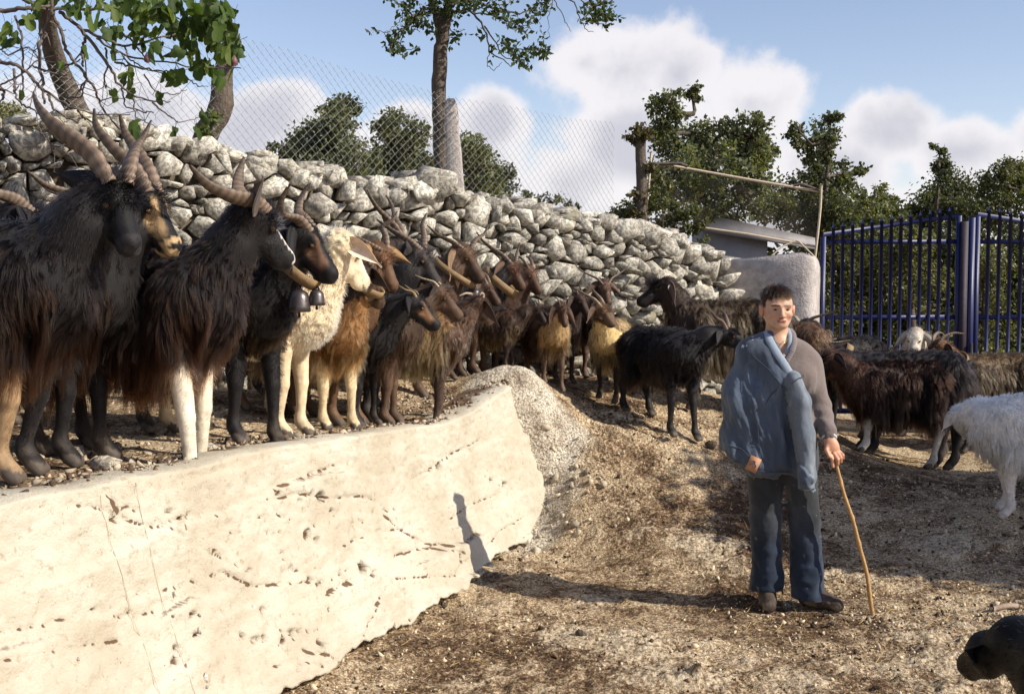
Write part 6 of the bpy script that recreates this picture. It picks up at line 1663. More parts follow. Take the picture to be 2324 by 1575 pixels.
cap(HC + [-.020, -.089, 1.4835], HC + [.020, -.089, 1.4835], .0060, k=.008); cap(HC + [-.012, -.0945, 1.4845], HC + [.012, -.0945, 1.4845], .0060, k=.006); cap(HC + [-.014, -.090, 1.4745], HC + [.014, -.090, 1.4745], .0072, k=.006)
V, F = fld.mesh(); V = smooth_mesh(V, F, 1, .4)
Nn = vnormals(V, F)
H = V - HC
sk = np.array([.50, .295, .195])
cv = np.tile(sk, (len(V), 1)) * (1 + .10 * fbm(V * 30, 3))[:, None]
front = H[:, 1] < -.05
cheek = np.exp(-(((np.abs(H[:, 0]) - .040) / .022) ** 2 + ((H[:, 2] - 1.508) / .02) ** 2)) * front; cv *= 1 - cheek[:, None] * np.array([.02, .16, .18])
lips = front & (np.abs(H[:, 0]) < .023) & (np.abs(H[:, 2] - 1.480) < .0105 * (1 - (np.abs(H[:, 0]) / .03) ** 2)) & (H[:, 2] > 1.45)
cv[lips] = (.36, .165, .125)
ml_ = front & (np.abs(H[:, 0]) < .024) & (np.abs(H[:, 2] - 1.4782 - .16 * np.abs(H[:, 0])) < .0022); cv[ml_] = (.12, .045, .035)
brow = front & (np.abs(H[:, 0]) > .010) & (np.abs(H[:, 0]) < .050) & (np.abs(H[:, 2] - (1.5605 - .10 * (np.abs(np.abs(H[:, 0]) - .032)))) < .0045); cv[brow] = (.09, .052, .034)
ear = np.abs(H[:, 0]) > .072; ear &= (H[:, 2] > 1.49) & (H[:, 2] < 1.57); cv[ear] *= np.array([1.05, .82, .78])
nos = front & (np.abs(np.abs(H[:, 0]) - .008) < .004) & (np.abs(H[:, 2] - 1.4995) < .003); cv[nos] = (.09, .04, .03)
scalp = (H[:, 2] > 1.600) | ((H[:, 2] > 1.555) & (H[:, 1] > -.035) & (np.abs(H[:, 0]) < .076)) | ((H[:, 2] > 1.50) & (H[:, 1] > .045)); scalp &= H[:, 2] > 1.49
cv[scalp] = (.030, .020, .014)
hand = (V[:, 2] < .93) & (V[:, 0] > .2) & (V[:, 2] > .74); cv[hand] *= np.array([1.08, .90, .85])


def skin_mat():
    m, N, L = mat_new('skin')
    at_ = N('ShaderNodeAttribute', {'attribute_name': 'Col'}); tc = N('ShaderNodeTexCoord')
    nz = N('ShaderNodeTexNoise', Vector=tc.outputs['Object'], Scale=220.0, Detail=3.0)
    bp = N('ShaderNodeBump', Strength=.12, Distance=.002, Height=nz.outputs[0])
    b = N('ShaderNodeBsdfPrincipled', Base_Color=at_.outputs['Color'], Roughness=.48, Normal=bp.outputs[0])
    b.inputs['Subsurface Weight'].default_value = .12; b.inputs['Subsurface Radius'].default_value = (.012, .005, .003); b.inputs['Subsurface Scale'].default_value = 1.0
    b.inputs['Specular IOR Level'].default_value = .4
    N('ShaderNodeOutputMaterial', Surface=b.outputs[0])
    return m


link('body', mesh_np('body', V, F, skin_mat(), True, cv), boy)
MAT_EYEW = simple('eye', None, .15, .02, attr=True, bump=0, spec=.5)
for sg in (1, -1):
    m_ = (np.abs(H[:, 0] - .031 * sg) < .007) & (np.abs(H[:, 2] - 1.5395) < .006) & (H[:, 1] < -.05)
    ys = H[m_, 1].mean() if m_.any() else -.085
    a, b = np.meshgrid(np.linspace(0, 2 * PI, 17)[:-1], np.linspace(0, 1, 6), indexing='ij')
    X = .0132 * b * np.cos(a); Z = .0036 * b * np.sin(a) * (1.15 - .25 * np.cos(a) ** 2); Yy = -.006 * np.sqrt(np.clip(1 - b * b, 0, 1))
    P = np.stack([X, Yy, Z], -1).reshape(-1, 3); ir = np.hypot(P[:, 0], P[:, 2] * .9)
    c = np.where((ir < .0058)[:, None], np.array([.018, .011, .007]), np.array([.30, .25, .21])); c[np.hypot(X, Z * 3).ravel() > .0118] = (.10, .05, .035)
    Fg = grid_faces(6, 16, True); P2 = P.reshape(16, 6, 3).transpose(1, 0, 2).reshape(-1, 3); c2 = c.reshape(16, 6, 3).transpose(1, 0, 2).reshape(-1, 3)
    link('eye', mesh_np('eye', P2 + HC + [.031 * sg, ys - .0005, 1.5390], Fg[:, ::-1], MAT_EYEW, True, c2), boy)
# hair
w = scalp.astype(float)
fi, bl = sample_faces(V, F, w[F].min(1), 9000, r)
Q = bl(V); Nq = unit(bl(Nn)); n_ = len(Q); q = Q - HC
crown = np.array([0.0, .055, 1.655])
flow = q - crown; flow = unit(flow - Nq * (flow * Nq).sum(1, keepdims=True))
frt = sstep(-.01, -.06, q[:, 1]); top = sstep(1.60, 1.64, q[:, 2])
L_ = (.013 + .024 * top + .014 * frt * top) * r.uniform(.5, 1.35, n_) * (1 + .35 * vnoise(Q * 55))
d = unit(flow * .8 + Nq * (.42 + .15 * top)[:, None] + np.array([.12, -.1, 0]) * (frt * top)[:, None] + r.normal(0, .16, (n_, 3)) + .25 * np.stack([vnoise(Q * 40 + k * 9) for k in range(3)], -1))
PT = np.zeros((n_, 5, 3)); PT[:, 0] = Q - Nq * .002
for k in range(1, 5):
    d = unit(d + (.30 + .25 * frt)[:, None] * np.array([0, 0, -1.]) * .8 + flow * .12)
    p = PT[:, k - 1] + d * (L_ / 4)[:, None]
    e = p - HC - np.array([0, .012, 1.578]); k0 = np.sqrt(((e / np.array([.076, .094, .086])) ** 2).sum(-1)); sc = np.where(k0 < 1, 1 / np.maximum(k0, .6), 1)
    p = HC + np.array([0, .012, 1.578]) + e * np.where((q[:, 2] > 1.56), sc, 1)[:, None]; PT[:, k] = p
ch = np.array([.040, .025, .016]) * (1 + .4 * vnoise(Q * 60))[:, None]
make_curves('hair', PT, np.tile(np.array([.0009, .0009, .0008, .0007, .0003]), (n_, 1)), np.repeat(ch[:, None], 5, 1), MAT_HAIR, boy)
# ---- trousers
tr = Field(np.arange(-.24, .34, .008), np.arange(-.20, .22, .008), np.arange(.03, 1.0, .008))
tr.cap((-.045, .0, .90), (.10, 0, .90), .112, k=.04); tr.cap((-.045, .0, .78), (.11, 0, .78), .110, k=.05)
for hip, kn, an, sx_ in (((-.050, .015, .84), (-.034, .012, .46), (-.020, .035, .07), -1), ((.108, 0, .84), (.154, -.022, .46), (.176, -.036, .045), 1)):
    tr.cap(hip, kn, .104, .077, .04); tr.cap(kn, an, .077, .090, .03)
tr.carve((-.3, -.3, .6), (.4, .3, .8), lambda P: np.maximum(np.abs(P[..., 0] - (.050 + (.72 - P[..., 2]) * .06)) - .006 - np.clip(.66 - P[..., 2], 0, 1) * .10, P[..., 2] - .64), .012)
V, F = tr.mesh(); V = smooth_mesh(V, F, 1); Nn = vnormals(V, F)
hemz = np.where(V[:, 0] < .06, .092 + .03 * (V[:, 0] + .02) * 1, .066 - .02 * (V[:, 0] - .17))
am = .35 + .65 * sstep(.62, .30, V[:, 2]) + .5 * sstep(.8, .9, V[:, 2])
wr = fbm(np.stack([V[:, 0] * 9 + V[:, 2] * 7, V[:, 1] * 9, V[:, 2] * 10 - V[:, 0] * 9], -1), 3)
V = V + Nn * (am * (.014 * wr - .010 * np.abs(fbm(V * np.array([7, 7, 15]) + 6, 2))))[:, None]
low = V[:, 2] < hemz; V[low, 2] = hemz[low] + .004 * fbm(V[low] * 30, 2)
dl = .6 + .4 * fbm(V * np.array([6, 6, 3.]), 3)
lowb = sstep(.55, .25, V[:, 2])[:, None]
cv = (np.array([.030, .033, .038]) * (1 - lowb) + np.array([.015, .024, .045]) * lowb) * (1 + .9 * fbm(V * np.array([9, 9, 4.]), 3))[:, None]
worn = sstep(.1, .5, fbm(V * np.array([14, 14, 5.]) + 3, 3)) * sstep(.52, .40, V[:, 2]) * (V[:, 0] > .14); cv += worn[:, None] * np.array([.03, .045, .07])
pat = sstep(.25, .4, fbm(V * 7 + 11, 2)); cv *= (1 - .25 * pat)[:, None]
spt = fbm(V * 60 + 2, 1) > .86; cv[spt] = (.12, .11, .095)
hem = V[:, 2] < hemz + .022; cv[hem] *= .8
for sx_, kk in ((-.034, .46), (.154, .45)): pass


def cloth(name, weave=900.0, bump=.25, rough=.88, sheen=.2):
    m, N, L = mat_new(name)
    at_ = N('ShaderNodeAttribute', {'attribute_name': 'Col'}); tc = N('ShaderNodeTexCoord')
    n1 = N('ShaderNodeTexNoise', Vector=tc.outputs['Object'], Scale=weave * .12, Detail=4.0, Roughness=.7)
    n2 = N('ShaderNodeTexNoise', Vector=tc.outputs['Object'], Scale=24.0, Detail=4.0)
    c = mixc(N, n1.outputs[0], (.72, .72, .72), (1.28, 1.28, 1.28)); c = mixc(N, 1.0, c, at_.outputs['Color'], 'MULTIPLY')
    h = N('ShaderNodeMath', {'operation': 'MULTIPLY_ADD'}, i0=n2.outputs[0], i1=1.5, i2=n1.outputs[0])
    bp = N('ShaderNodeBump', Strength=bump, Distance=.006, Height=h.outputs[0])
    b = N('ShaderNodeBsdfPrincipled', Base_Color=c, Roughness=rough, Normal=bp.outputs[0])
    b.inputs['Specular IOR Level'].default_value = .2; b.inputs['Sheen Weight'].default_value = sheen; b.inputs['Sheen Roughness'].default_value = .5
    N('ShaderNodeOutputMaterial', Surface=b.outputs[0])
    return m


MAT_CLOTH = cloth('denim'); MAT_KNIT = cloth('knit', 700.0, .4, .95, .4)
link('trousers', mesh_np('trousers', V, F, MAT_CLOTH, True, np.clip(cv, .004, 1)), boy)
# ---- jumper
sw = Field(np.arange(-.30, .36, .0075), np.arange(-.24, .20, .0075), np.arange(.84, 1.44, .0075))
sw.cap((-.045, .005, 1.20), (.115, .005, 1.20), .116, k=.05); sw.cap((-.035, .0, .95), (.108, 0, .95), .108, k=.06); sw.cap((-.02, .0, .88), (.095, 0, .88), .106, k=.04)
sw.cap((-.10, .012, 1.30), (.160, .012, 1.285), .060, .060, k=.06); sw.cap((.02, .02, 1.36), (-.09, .015, 1.33), .066, .06, .05); sw.cap((.02, .02, 1.36), (.115, .015, 1.325), .066, .06, .05)
sw.cap((.182, .010, 1.258), (.233, .010, 1.04), .058, .053, .04); sw.cap((.236, .010, 1.04), (.244, -.108, .925), .055, .042, .025); sw.cap((.244, -.108, .925), (.2445, -.122, .908), .043, .039, .01)
sw.cap((-.11, .01, 1.28), (-.17, .02, 1.03), .052, .048, .04); sw.cap((-.17, .02, 1.03), (-.18, -.05, .88), .046, .036, .025)
sw.carve((-.1, -.3, 1.28), (.2, .1, 1.5), lambda P: np.maximum(np.abs(P[..., 0] - .020 - (P[..., 2] - 1.29) * -.02) - np.clip((P[..., 2] - 1.285) * .52, -.02, .07), P[..., 1] + .0), .012)
sw.cap((0, 0, 0), (0, 0, 0), .0) if False else None
sw.carve((-.1, -.1, 1.36), (.12, .1, 1.5), lambda P: sd_cap(P, np.array([.008, .015, 1.36]), np.array([.008, .01, 1.50]), .058, .066), .012)
V, F = sw.mesh(); V = smooth_mesh(V, F, 1); Nn = vnormals(V, F)
arm = V[:, 0] > .185
fo_ = fbm(np.stack([V[:, 0] * 8, V[:, 1] * 8, V[:, 2] * 3.2], -1), 3)
fa_ = np.sin(V[:, 2] * 105 + 3 * fbm(V * 9, 2) + V[:, 0] * 30) * sstep(1.12, .98, V[:, 2]) * sstep(.93, .96, V[:, 2])
V = V + Nn * (np.where(arm, .003 * fa_ + .006 * fo_, .014 * fo_ * sstep(1.35, 1.2, V[:, 2])))[:, None]
cuff = arm & (V[:, 2] < .945); a_ = np.arctan2(V[:, 1] + .12, V[:, 0] - .244)
V[cuff] += Nn[cuff] * (.0016 * np.sin(a_[cuff] * 40))[:, None]
cv = np.array([.150, .118, .108]) * (1 + .22 * fbm(V * np.array([10, 10, 5.]), 3))[:, None]; cv[cuff] *= .82
link('jumper', mesh_np('jumper', V, F, MAT_KNIT, True, cv), boy)
MAT_RIB = cloth('ribbed_knit', 600.0, .5, .95, .3)


def surf_y(Vs, x, z, rad=.012):
    m_ = (np.abs(Vs[:, 0] - x) < rad) & (np.abs(Vs[:, 2] - z) < rad)
    return Vs[m_, 1].min() if m_.any() else -.12


SV = V
def band(pl, w_, th, name, mat, col, Vs, lift=.004, ribs=0, parent=boy):
    P = np.array(pl, float); n = 50; tq = np.linspace(0, len(P) - 1, n); P = np.stack([np.interp(tq, range(len(P)), P[:, i]) for i in range(P.shape[1])], -1)
    if P.shape[1] == 2: P = np.stack([P[:, 0], np.array([surf_y(Vs, x, z) for x, z in P]) - lift, P[:, 1]], -1)
    for _ in range(5): P[1:-1] = (P[:-2] + 2 * P[1:-1] + P[2:]) / 4
    Vb, Fb = tube(P, w_, sides=8, flat=(1, th), up0=(1, 0, .3))
    c = np.tile(np.asarray(col, float), (len(Vb), 1))
    if ribs:
        k = np.repeat(np.arange(n), 8); c[:n * 8] *= (1 + .45 * np.sin(np.linspace(0, ribs, n))[:, None].repeat(8, 1).reshape(-1))[:, None]
    return link(name, mesh_np(name, Vb, Fb, mat, True, c), parent)


band([(.078, .035, 1.435), (.082, -.020, 1.415), (.076, -.075, 1.375), (.056, -.112, 1.335), (.026, -.124, 1.288)], .017, .45, 'neckband', MAT_RIB, (.17, .15, .155), SV, ribs=120)
band([(.064, .03, 1.44), (.066, -.03, 1.41), (.055, -.075, 1.37), (.032, -.105, 1.315)], .013, .4, 'shirt_collar', MAT_CLOTH, (.26, .31, .38), SV)
band([(-.034, -.060, 1.392), (-.016, -.085, 1.372), (.008, -.093, 1.366), (.030, -.084, 1.374), (.046, -.060, 1.392)], .0016, 1, 'necklace', simple('gold', (.55, .38, .14), .3, .05, metal=.9), (1, 1, 1), SV)
a = np.linspace(0, 2 * PI, 25); ax_ = unit(np.array([.01, -.12, -.115])); e1 = np.array([1., 0, 0]); e2 = np.cross(ax_, e1)
P = np.array([.2445, -.1315, .900]) + e1 * (.031 * np.cos(a))[:, None] + e2 * (.027 * np.sin(a))[:, None]
Vb, Fb = tube(P, .008, sides=8); link('shirt_cuff', mesh_np('shirt_cuff', Vb, Fb, MAT_CLOTH, True, np.tile((.50, .54, .60), (len(Vb), 1))), boy)
# ---- denim jacket hanging from the right shoulder
jk = Field(np.arange(-.36, .26, .0075), np.arange(-.30, .20, .0075), np.arange(.56, 1.44, .0075))
jk.cap((-.045, .0, 1.378), (-.140, .0, 1.318), .060, .070, .05); jk.cap((-.138, .0, 1.305), (-.190, .0, 1.08), .078, .092, .06); jk.cap((-.185, .0, 1.08), (-.212, -.015, .84), .090, .096, .05)
jk.cap((-.06, -.055, 1.30), (-.015, -.075, 1.18), .066, .085, .05); jk.cap((-.03, -.06, 1.15), (-.06, -.06, .80), .100, .108, .06); jk.cap((.055, -.070, 1.08), (.082, -.080, .76), .066, .078, .05); jk.cap((-.12, -.03, 1.05), (-.14, -.03, .80), .11, .118, .06)
jk.put((-.4, -.4, .5), (.3, .3, .85), lambda P: P[..., 0] * 0 + .5, 0)
sl = (slice(None),) * 3
G3 = np.meshgrid(*jk.ax, indexing='ij')
zlow = np.interp(G3[0], [-.33, -.29, -.20, -.14, .05, .17], [.845, .815, .745, .700, .690, .705])
jk.F = np.maximum(jk.F, zlow - G3[2])
jk.F = np.maximum(jk.F, -(G3[0] * .0 + sd_cap(np.stack(G3, -1), np.array([.020, -.02, 1.47]), np.array([.020, -.06, 1.40]), .062, .050)))
jk.cap((.040, -.150, 1.190), (.075, -.158, 1.08), .046, .058, .018); jk.cap((.075, -.158, 1.08), (.100, -.168, .92), .058, .056, .02); jk.cap((.100, -.168, .92), (.122, -.172, .70), .056, .047, .02); jk.cap((.122, -.172, .70), (.136, -.172, .650), .047, .034, .012)
jk.carve((.08, -.25, .58), (.2, -.1, .66), lambda P: sd_cap(P, np.array([.142, -.172, .60]), np.array([.139, -.172, .640]), .032, .026), .008)
V, F = jk.mesh(); V = smooth_mesh(V, F, 1); Nn = vnormals(V, F)
D1 = np.minimum(np.minimum(sd_cap(V, np.array([.040, -.150, 1.190]), np.array([.075, -.158, 1.08]), .046, .058), sd_cap(V, np.array([.075, -.158, 1.08]), np.array([.100, -.168, .92]), .058, .056)), sd_cap(V, np.array([.100, -.168, .92]), np.array([.136, -.172, .65]), .056, .036))
slv = D1 < .008
xs_ = V[:, 0] + .10 * (V[:, 2] - 1.0)
f1 = fbm(np.stack([xs_ * 13, V[:, 1] * 6, V[:, 2] * 1.6], -1) + 2, 2); f2 = fbm(np.stack([xs_ * 28 + V[:, 2] * 6, V[:, 1] * 12, V[:, 2] * 9], -1), 3)
dr = sstep(1.32, 1.05, V[:, 2])
V = V + Nn * np.where(slv, .006 * f2 + .006 * np.sin(V[:, 2] * 60 + V[:, 0] * 50) * sstep(.80, .68, V[:, 2]) + .006 * f1, dr * (.044 * f1 + .014 * f2 - .030 * np.abs(fbm(np.stack([xs_ * 8 + 4, V[:, 1] * 5, V[:, 2] * 2.2], -1), 2)) + .012) + .005 * f2)[:, None]
den = np.array([.064, .083, .118])
cv = den * (1 + .35 * fbm(V * np.array([12, 12, 6.]) + 7, 3) + .18 * f1)[:, None]
cv[slv] = cv[slv] * np.array([1.55, 1.42, 1.25]) + .012
wn_ = sstep(.05, .5, fbm(V * np.array([22, 22, 9.]), 3)); cv += (wn_ * .045 * np.where(slv, 1.5, .6))[:, None] * np.array([.9, 1, 1.05])
bl_ = (fbm(V * 45 + 3, 2) > .62) & (V[:, 2] > 1.27) & (V[:, 0] < -.08); cv[bl_] = (.55, .57, .60)


px = lambda u, v: ((u - 1763) / 445, 1.65 - (v - 652) / 445)
hemj = np.abs(V[:, 2] - np.interp(V[:, 0], [-.33, -.29, -.20, -.14, .05, .17], [.845, .815, .745, .700, .690, .705])) < .012; cv[hemj & ~slv] *= .75
jx = lambda x: .17 + (x - .17) * .94
V[:, 0] = jx(V[:, 0]); V[:, 1] = np.where(V[:, 1] < 0, V[:, 1] * 1.06, V[:, 1])
link('jacket', mesh_np('jacket', V, F, MAT_CLOTH, True, np.clip(cv, .004, 1)), boy)
JV = V
jo = [o for o in boy.children if o.name.startswith('jacket')][0]
band([(-.052, -.015, 1.425), (-.050, -.085, 1.385), (-.028, -.120, 1.335), (.010, -.150, 1.270), (.040, -.168, 1.215)], .020, .40, 'lapel', MAT_CLOTH, (.26, .31, .38), JV, parent=jo)
band([(.048, -.166, 1.200), (.085, -.150, 1.14), (.118, -.140, 1.10)], .013, .5, 'placket', MAT_CLOTH, (.11, .145, .205), JV, parent=jo)
band([(.130, -.128, 1.06), (.146, -.118, .98), (.158, -.120, .88), (.160, -.125, .74)], .015, .5, 'placket', MAT_CLOTH, (.12, .155, .215), JV, parent=jo)
MAT_BTN = simple('brass_button', (.5, .42, .3), .35, .1, metal=.8)
for (x, z, y) in ((.128, 1.075, -.150), (.150, .955, -.136), (.162, .84, -.142)):
    Vb, Fb = tube(np.array([[x, y + .002, z], [x, y - .004, z]]), .0075, sides=10); link('button', mesh_np('button', Vb, Fb, MAT_BTN, False), jo)
for k_, (pl, w_) in enumerate([([(1692, 802), (1725, 832), (1752, 866), (1768, 880)], .0030), ([(1752, 866), (1730, 890), (1718, 912)], .0026), ([(1775, 862), (1790, 850), (1812, 846)], .0034), ([(1632, 1002), (1665, 1010), (1690, 1034)], .0028), ([(1700, 1058), (1740, 1062), (1780, 1064)], .0028), ([(1793, 1096), (1832, 1092)], .0032), ([(1712, 1030), (1704, 1000), (1700, 950)], .0022)]):
    band([(jx(px(*p)[0]), px(*p)[1]) for p in pl], w_, .6, 'seam', MAT_CLOTH, (.030, .042, .066), JV, lift=.0005, parent=jo)
# leather patch with a printed emblem
pc = np.array([jx(px(1690, 1042)[0]), 0, px(1690, 1042)[1]]); pc[1] = surf_y(JV, pc[0], pc[2], .02) - .003
ang = R(-24); ca, sa = math.cos(ang), math.sin(ang); ex = np.array([ca, -.30, sa]); ez = np.array([-sa, .0, ca]); ex = unit(ex); ny = unit(np.cross(ez, ex))
mb = MB()
Mx = np.stack([ex, ny, ez], 1)
mb.box(pc, (.056, .005, .076), Mx)
pa = mb.build('leather_patch', simple('tan_leather', (.42, .20, .105), .6, .12, 40, .2, 120), jo, smooth=False)
MAT_PRT = simple('dark_print', (.10, .085, .11), .7, .1)
sgn = -1 if ny[1] > 0 else 1
mb = MB()
for pl in ([(-.012, .012), (-.004, .018), (.006, .014), (.004, .004), (-.006, .002), (-.010, -.008), (-.002, -.016)], [(.004, .004), (.014, .0), (.016, -.010), (.008, -.016), (.002, -.010)], [(-.016, -.002), (-.014, -.012)]):
    P = np.array([pc + ex * x + ez * z + ny * sgn * .0032 for x, z in pl]); tq = np.linspace(0, len(P) - 1, 20); P = np.stack([np.interp(tq, range(len(P)), P[:, i]) for i in range(3)], -1)
    mb.tube(P, .0022, sides=5)
mb.build('emblem', MAT_PRT, pa)
# ---- shoes
MAT_SHOE = simple('worn_brown_leather', None, .7, .3, 30, .5, 90, attr=True, spec=.3)
for (hx, hy_, tx, ty) in ((-.018, .055, -.040, -.105), (.168, -.005, .315, -.115)):
    d = unit(np.array([tx - hx, ty - hy_, 0])); L_ = math.hypot(tx - hx, ty - hy_); s_ = np.cross([0, 0, 1], d); g = fz((hx + tx) / 2, (hy_ + ty) / 2)
    h0 = np.array([hx, hy_, g])
    f_ = Field(np.arange(min(hx, tx) - .09, max(hx, tx) + .09, .006), np.arange(min(hy_, ty) - .09, max(hy_, ty) + .09, .006), np.arange(g - .02, g + .17, .006))
    f_.cap(h0 + [0, 0, .045], h0 + d * L_ * .45 + [0, 0, .045], .038, .041, .02); f_.cap(h0 + d * L_ * .45 + [0, 0, .043], h0 + d * L_ * .92 + [0, 0, .036], .042, .035, .02); f_.cap(h0 + d * .015 + [0, 0, .05], h0 + d * .03 + [0, 0, .125], .038, .042, .02); f_.cap(h0 + d * .06 + [0, 0, .09], h0 + d * L_ * .6 + [0, 0, .06], .034, .030, .03)
    f_.F = np.maximum(f_.F, g + .004 - np.meshgrid(*f_.ax, indexing='ij')[2])
    V, F = f_.mesh(); V = smooth_mesh(V, F, 1, .3); Nn = vnormals(V, F)
    V += Nn * (.0022 * fbm(V * 60, 2))[:, None]
    c = np.tile((.060, .042, .033), (len(V), 1)) * (1 + .5 * fbm(V * 22, 3))[:, None]; c[V[:, 2] < g + .024] = (.022, .018, .016)
    dust = sstep(.0, .4, fbm(V * 30 + 4, 2)) * sstep(g + .08, g + .03, V[:, 2]); c += dust[:, None] * np.array([.10, .08, .055])
    sh_ = link('shoe', mesh_np('shoe', V, F, MAT_SHOE, True, np.clip(c, .005, 1)), boy)
    mb = MB()
    for k in range(4):
        q = h0 + d * (L_ * (.42 + .085 * k)) + [0, 0, .108 - .011 * k]
        a = np.linspace(-1, 1, 9); mb.tube(q + s_ * (a * .026)[:, None] - np.array([0, 0, 1]) * (a ** 2 * .012)[:, None] + d * (a * .008)[:, None], .0028, sides=5)
    mb.build('lace', MAT_TWIG, sh_)
# ---- the stick
tip = at(1981, 1411, 5.62); tip[2] = gz(tip[0], tip[1]) - .004
top_ = np.array([BX + .2485, BY - .170, BZ + .835])
stk = thing('walking_stick', 'long knotty peeled wooden stick held by the boy, resting on the ground', 'stick', tuple(tip))
n = 46; t = np.linspace(0, 1, n)[:, None]; P = top_ * (1 - t) + tip * t
P += np.array([1, 0, 0]) * (.020 * np.sin(t * PI) - .005 * np.sin(t * PI * 2.0) + .0022 * np.sin(t * 19))
rad = .0088 + .0018 * t[:, 0] + .0035 * np.exp(-((t[:, 0] - .40) / .010) ** 2) + .004 * np.exp(-((t[:, 0] - .56) / .012) ** 2) + .004 * np.exp(-((t[:, 0] - .86) / .010) ** 2) + .003 * np.exp(-((t[:, 0] - .18) / .010) ** 2)
MB().tube(P - tip, rad, sides=9, wob=.10).build('shaft', simple('peeled_wood', (.42, .245, .10), .6, .25, 26, .35, 70, spec=.3), stk)
# ------------------------------------------------------------------ loose stones, gravel, droppings, straw
r = np.random.default_rng(21)


def scatter(name, base, P, S, mats, col=None, kind='stuff', parent=None, flatz=1.0, smooth=False):
    Rm = rot_rand(len(P), r); Vs, Fs, Cs = [], [], []; off = 0
    bi = r.integers(len(base), size=len(P))
    for k, (bv, bf) in enumerate(base):
        idx = np.where(bi == k)[0]
        if not len(idx): continue
        v = np.einsum('nij,vj->nvi', Rm[idx], bv) * S[idx][:, None, None]; v[..., 2] *= flatz; v += P[idx][:, None]
        Vs.append(v.reshape(-1, 3)); Fs.append((bf[None] + (np.arange(len(idx)) * len(bv))[:, None, None]).reshape(-1, 3) + off); off += v.size // 3
        if col is not None: Cs.append(np.repeat(col[idx], len(bv), 0))
    return link(name, mesh_np(name, np.vstack(Vs), np.vstack(Fs), mats, smooth, np.vstack(Cs) if col is not None else None), parent, kind=kind)


bases = []
for k in range(8):
    p = r.normal(size=(9, 3)); p /= np.linalg.norm(p, axis=1, keepdims=True); bases.append(hull(p * np.array([1, .8, .6]) * r.uniform(.8, 1.1, (9, 1))))


def mat_col(name, rough=.95):
    return simple(name, None, rough, .2, 60, .5, 160, attr=True, spec=.1, dist=.004)


MAT_PEB = mat_col('pebble')
# gravel of the ledge
n = 5200
s_ = r.uniform(-.4, 4.6, n); d_ = .05 + r.exponential(.55, n)
X = RA[0] + RD[0] * s_ + RNL[0] * d_; Y = RA[1] + RD[1] * s_ + RNL[1] * d_
sz = np.clip(r.lognormal(-4.55, .5, n), .005, .035)
kk = fbm(p3(X * 2.2, Y * 2.2, 1.), 3) > -.30; X, Y, sz, d_ = X[kk], Y[kk], sz[kk], d_[kk]
Z = np.where(d_ < .22, ledge_z((X - RA[0]) * RD[0] + (Y - RA[1]) * RD[1], d_) + .004, ground_z(X, Y) + .0) + sz * .15
c = np.where((r.random(len(X)) < .50)[:, None], np.array([.42, .34, .25]), np.array([.13, .085, .055])) * r.uniform(.6, 1.25, (len(X), 1))
scatter('ledge_gravel', bases, np.stack([X, Y, Z], -1), sz, MAT_PEB, c)
# crumbs, pebbles and droppings of the yard
n = 24000
X = r.uniform(-1.1, 4.6, n); Y = 4.0 + 5.2 * r.random(n) ** 1.35
lf = (X - RA[0]) * RNL[0] + (Y - RA[1]) * RNL[1]
dn_ = fbm(p3(X * 1.3, Y * 1.3, 7.), 3)
ok = (lf < -.16) & (r.random(n) < np.clip(.55 + 1.1 * dn_, .08, 1))
X, Y, dn_ = X[ok], Y[ok], dn_[ok]; n = len(X)
sz = np.clip(r.lognormal(-5.1, .55, n), .003, .026)
gz_i = lambda X, Y: ground_z(X, Y)
# sit them on the displaced sheet itself
ix = np.clip(np.searchsorted(gx, X) - 1, 0, len(gx) - 2); iy = np.clip(np.searchsorted(gy, Y) - 1, 0, len(gy) - 2)
ZG = gzz.reshape(len(gx), len(gy))
Z = np.maximum(ZG[ix, iy], ZG[ix + 1, iy + 1]) * .5 + .5 * ZG[ix, iy] + sz * .25
tp = r.random(n)
c = np.where((tp < .50)[:, None], np.array([.56, .45, .31]), np.where((tp < .60)[:, None], np.array([.28, .20, .13]), np.array([.060, .040, .027]))) * r.uniform(.65, 1.25, (n, 1))
scatter('yard_pebbles', bases, np.stack([X, Y, Z], -1), sz, MAT_PEB, c)
# rubble broken off the end of the wall
n = 90
X = .15 + r.normal(.12, .22, n); Y = 7.45 + r.normal(0, .2, n); lf = (X - RA[0]) * RNL[0] + (Y - RA[1]) * RNL[1]; ok = (lf < -.1) & (Y < 7.9); X, Y = X[ok], Y[ok]; n = len(X)
sz = np.clip(r.lognormal(-4.0, .5, n), .008, .05); Z = ground_z(X, Y) + .012 - sz * .1
scatter('wall_rubble', bases, np.stack([X, Y, Z], -1), sz, MAT_PEB, np.array([.46, .39, .30]) * r.uniform(.6, 1.2, (n, 1)))
# straw
n = 230
X = r.uniform(-.6, 2.6, n); Y = 4.3 + 3.4 * r.random(n) ** 1.3; lf = (X - RA[0]) * RNL[0] + (Y - RA[1]) * RNL[1]; ok = lf < -.25; X, Y = X[ok], Y[ok]
mb = MB()
for x, y in zip(X, Y):
    a = r.uniform(0, PI); l_ = r.uniform(.03, .13); t = np.linspace(-.5, .5, 5)
    px_ = x + np.cos(a + .15 * t) * l_ * t; py_ = y + np.sin(a + .15 * t) * l_ * t
    pz = ground_z(px_, py_) + .016 + .004 * np.sin(t * 3)
    mb.tube(np.stack([px_, py_, pz], -1), .0012, sides=4)
mb.build('straw', simple('straw', (.50, .36, .13), .6, .2, 40, .1), smooth=False, kind='stuff')
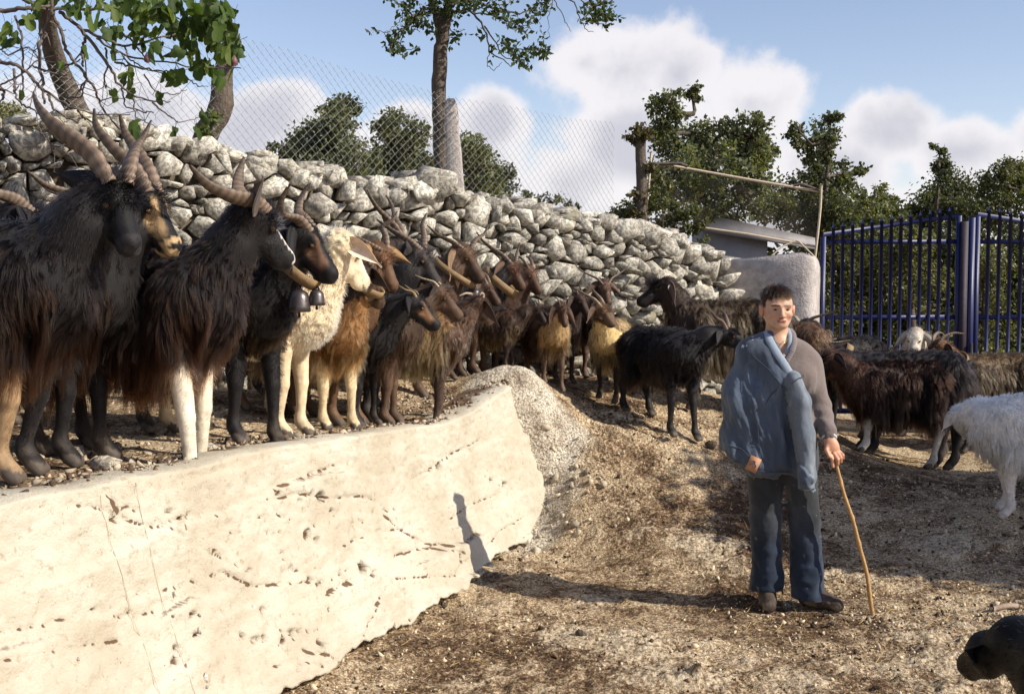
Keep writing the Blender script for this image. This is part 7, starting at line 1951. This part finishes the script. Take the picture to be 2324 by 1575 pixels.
# loose stones one can pick out
MAT_ROCKG = stone_mat('loose_stone', (1.05, 1.0, .92), False, 1.6)
for (u, v, Y_, sx_, sy_, sz_, lab) in [(148, 1000, 4.75, .20, .14, .085, 'long pale flat stone on the ledge between the black legs'), (240, 1047, 4.25, .15, .10, .055, 'low flat stone on the ledge gravel, left of the white forelegs'), (165, 1030, 4.5, .16, .10, .07, 'brown half buried stone on the ledge just below the long pale one'),
                                       (240, 1075, 4.05, .075, .06, .045, 'small white stone at the ledge rim below the low flat one'), (378, 1037, 4.22, .06, .05, .04, 'small white stone against the hoof of the white foreleg'), (465, 978, 4.75, .12, .07, .05, 'pale flat stone on the ledge behind the white forelegs'),
                                       (640, 1000, 4.9, .09, .08, .05, 'grey stone on the ledge between sheep and tawny goat'), (1055, 1330, 6.28, .12, .09, .07, 'bright white stone lying against the foot of the concrete wall'), (1085, 1283, 6.5, .10, .08, .05, 'white stone beside the wall where the boy shadow bends'),
                                       (1010, 1395, 5.85, .05, .05, .035, 'dark pebble near the foot of the concrete wall'), (1890, 1430, 5.45, .05, .035, .02, 'small dark clod near the shoe of the boy'), (1455, 1478, 5.1, .09, .05, .06, 'dark clod beside the white rock rib in the yard'), (2060, 1560, 4.7, .09, .05, .03, 'dark flat clod left of the black dog'),
                                       (1615, 1025, 7.85, .10, .06, .07, 'black clod on the slope at the left of the denim jacket'), (1320, 1435, 5.35, .07, .05, .06, 'dark pointed stone at the left end of the white rock rib')]:
    p = at(u, v, Y_); p[2] = gz(p[0], p[1]) + sz_ * .22 + (.012 if Y_ < 5.1 and u < 700 else .012)
    q = r.normal(size=(16, 3)); q /= np.linalg.norm(q, axis=1, keepdims=True); V, F = hull(q * np.array([sx_, sy_, sz_ * 1.1]) * .5 * r.uniform(.85, 1.1, (16, 1)))
    dark = 'dark' in lab or 'black' in lab
    o = link('rock', mesh_np('rock', V @ rotz(r.uniform(-.4, .4)).T, F, MAT_CORE if dark else MAT_ROCKG, False), None, lab, 'rock', 'loose rocks', loc=tuple(p))
# broken stick end lying at the right
p = at(2282, 1392, 5.62); p[2] = gz(p[0], p[1]) + .028
bs = thing('broken_stick', 'short thick broken piece of wood lying in the sun at the right border', 'stick', tuple(p))
t = np.linspace(-.5, .5, 12)[:, None]; MB().tube(np.array([1, .12, .06]) * t * .135 + [0, 0, 1] * (.006 * np.cos(t * 4)), .014 + .003 * t[:, 0], sides=9, wob=.15).build('wood', simple('grey_wood', (.36, .27, .20), .8, .2, 30, .5), bs)
MB().tube(np.array([[-.066, -.008, -.004], [-.085, -.012, -.006]]), [.013, .006], sides=8, wob=.3).build('bark_end', MAT_BARK, bs)
# footing stones between ramp and ledge
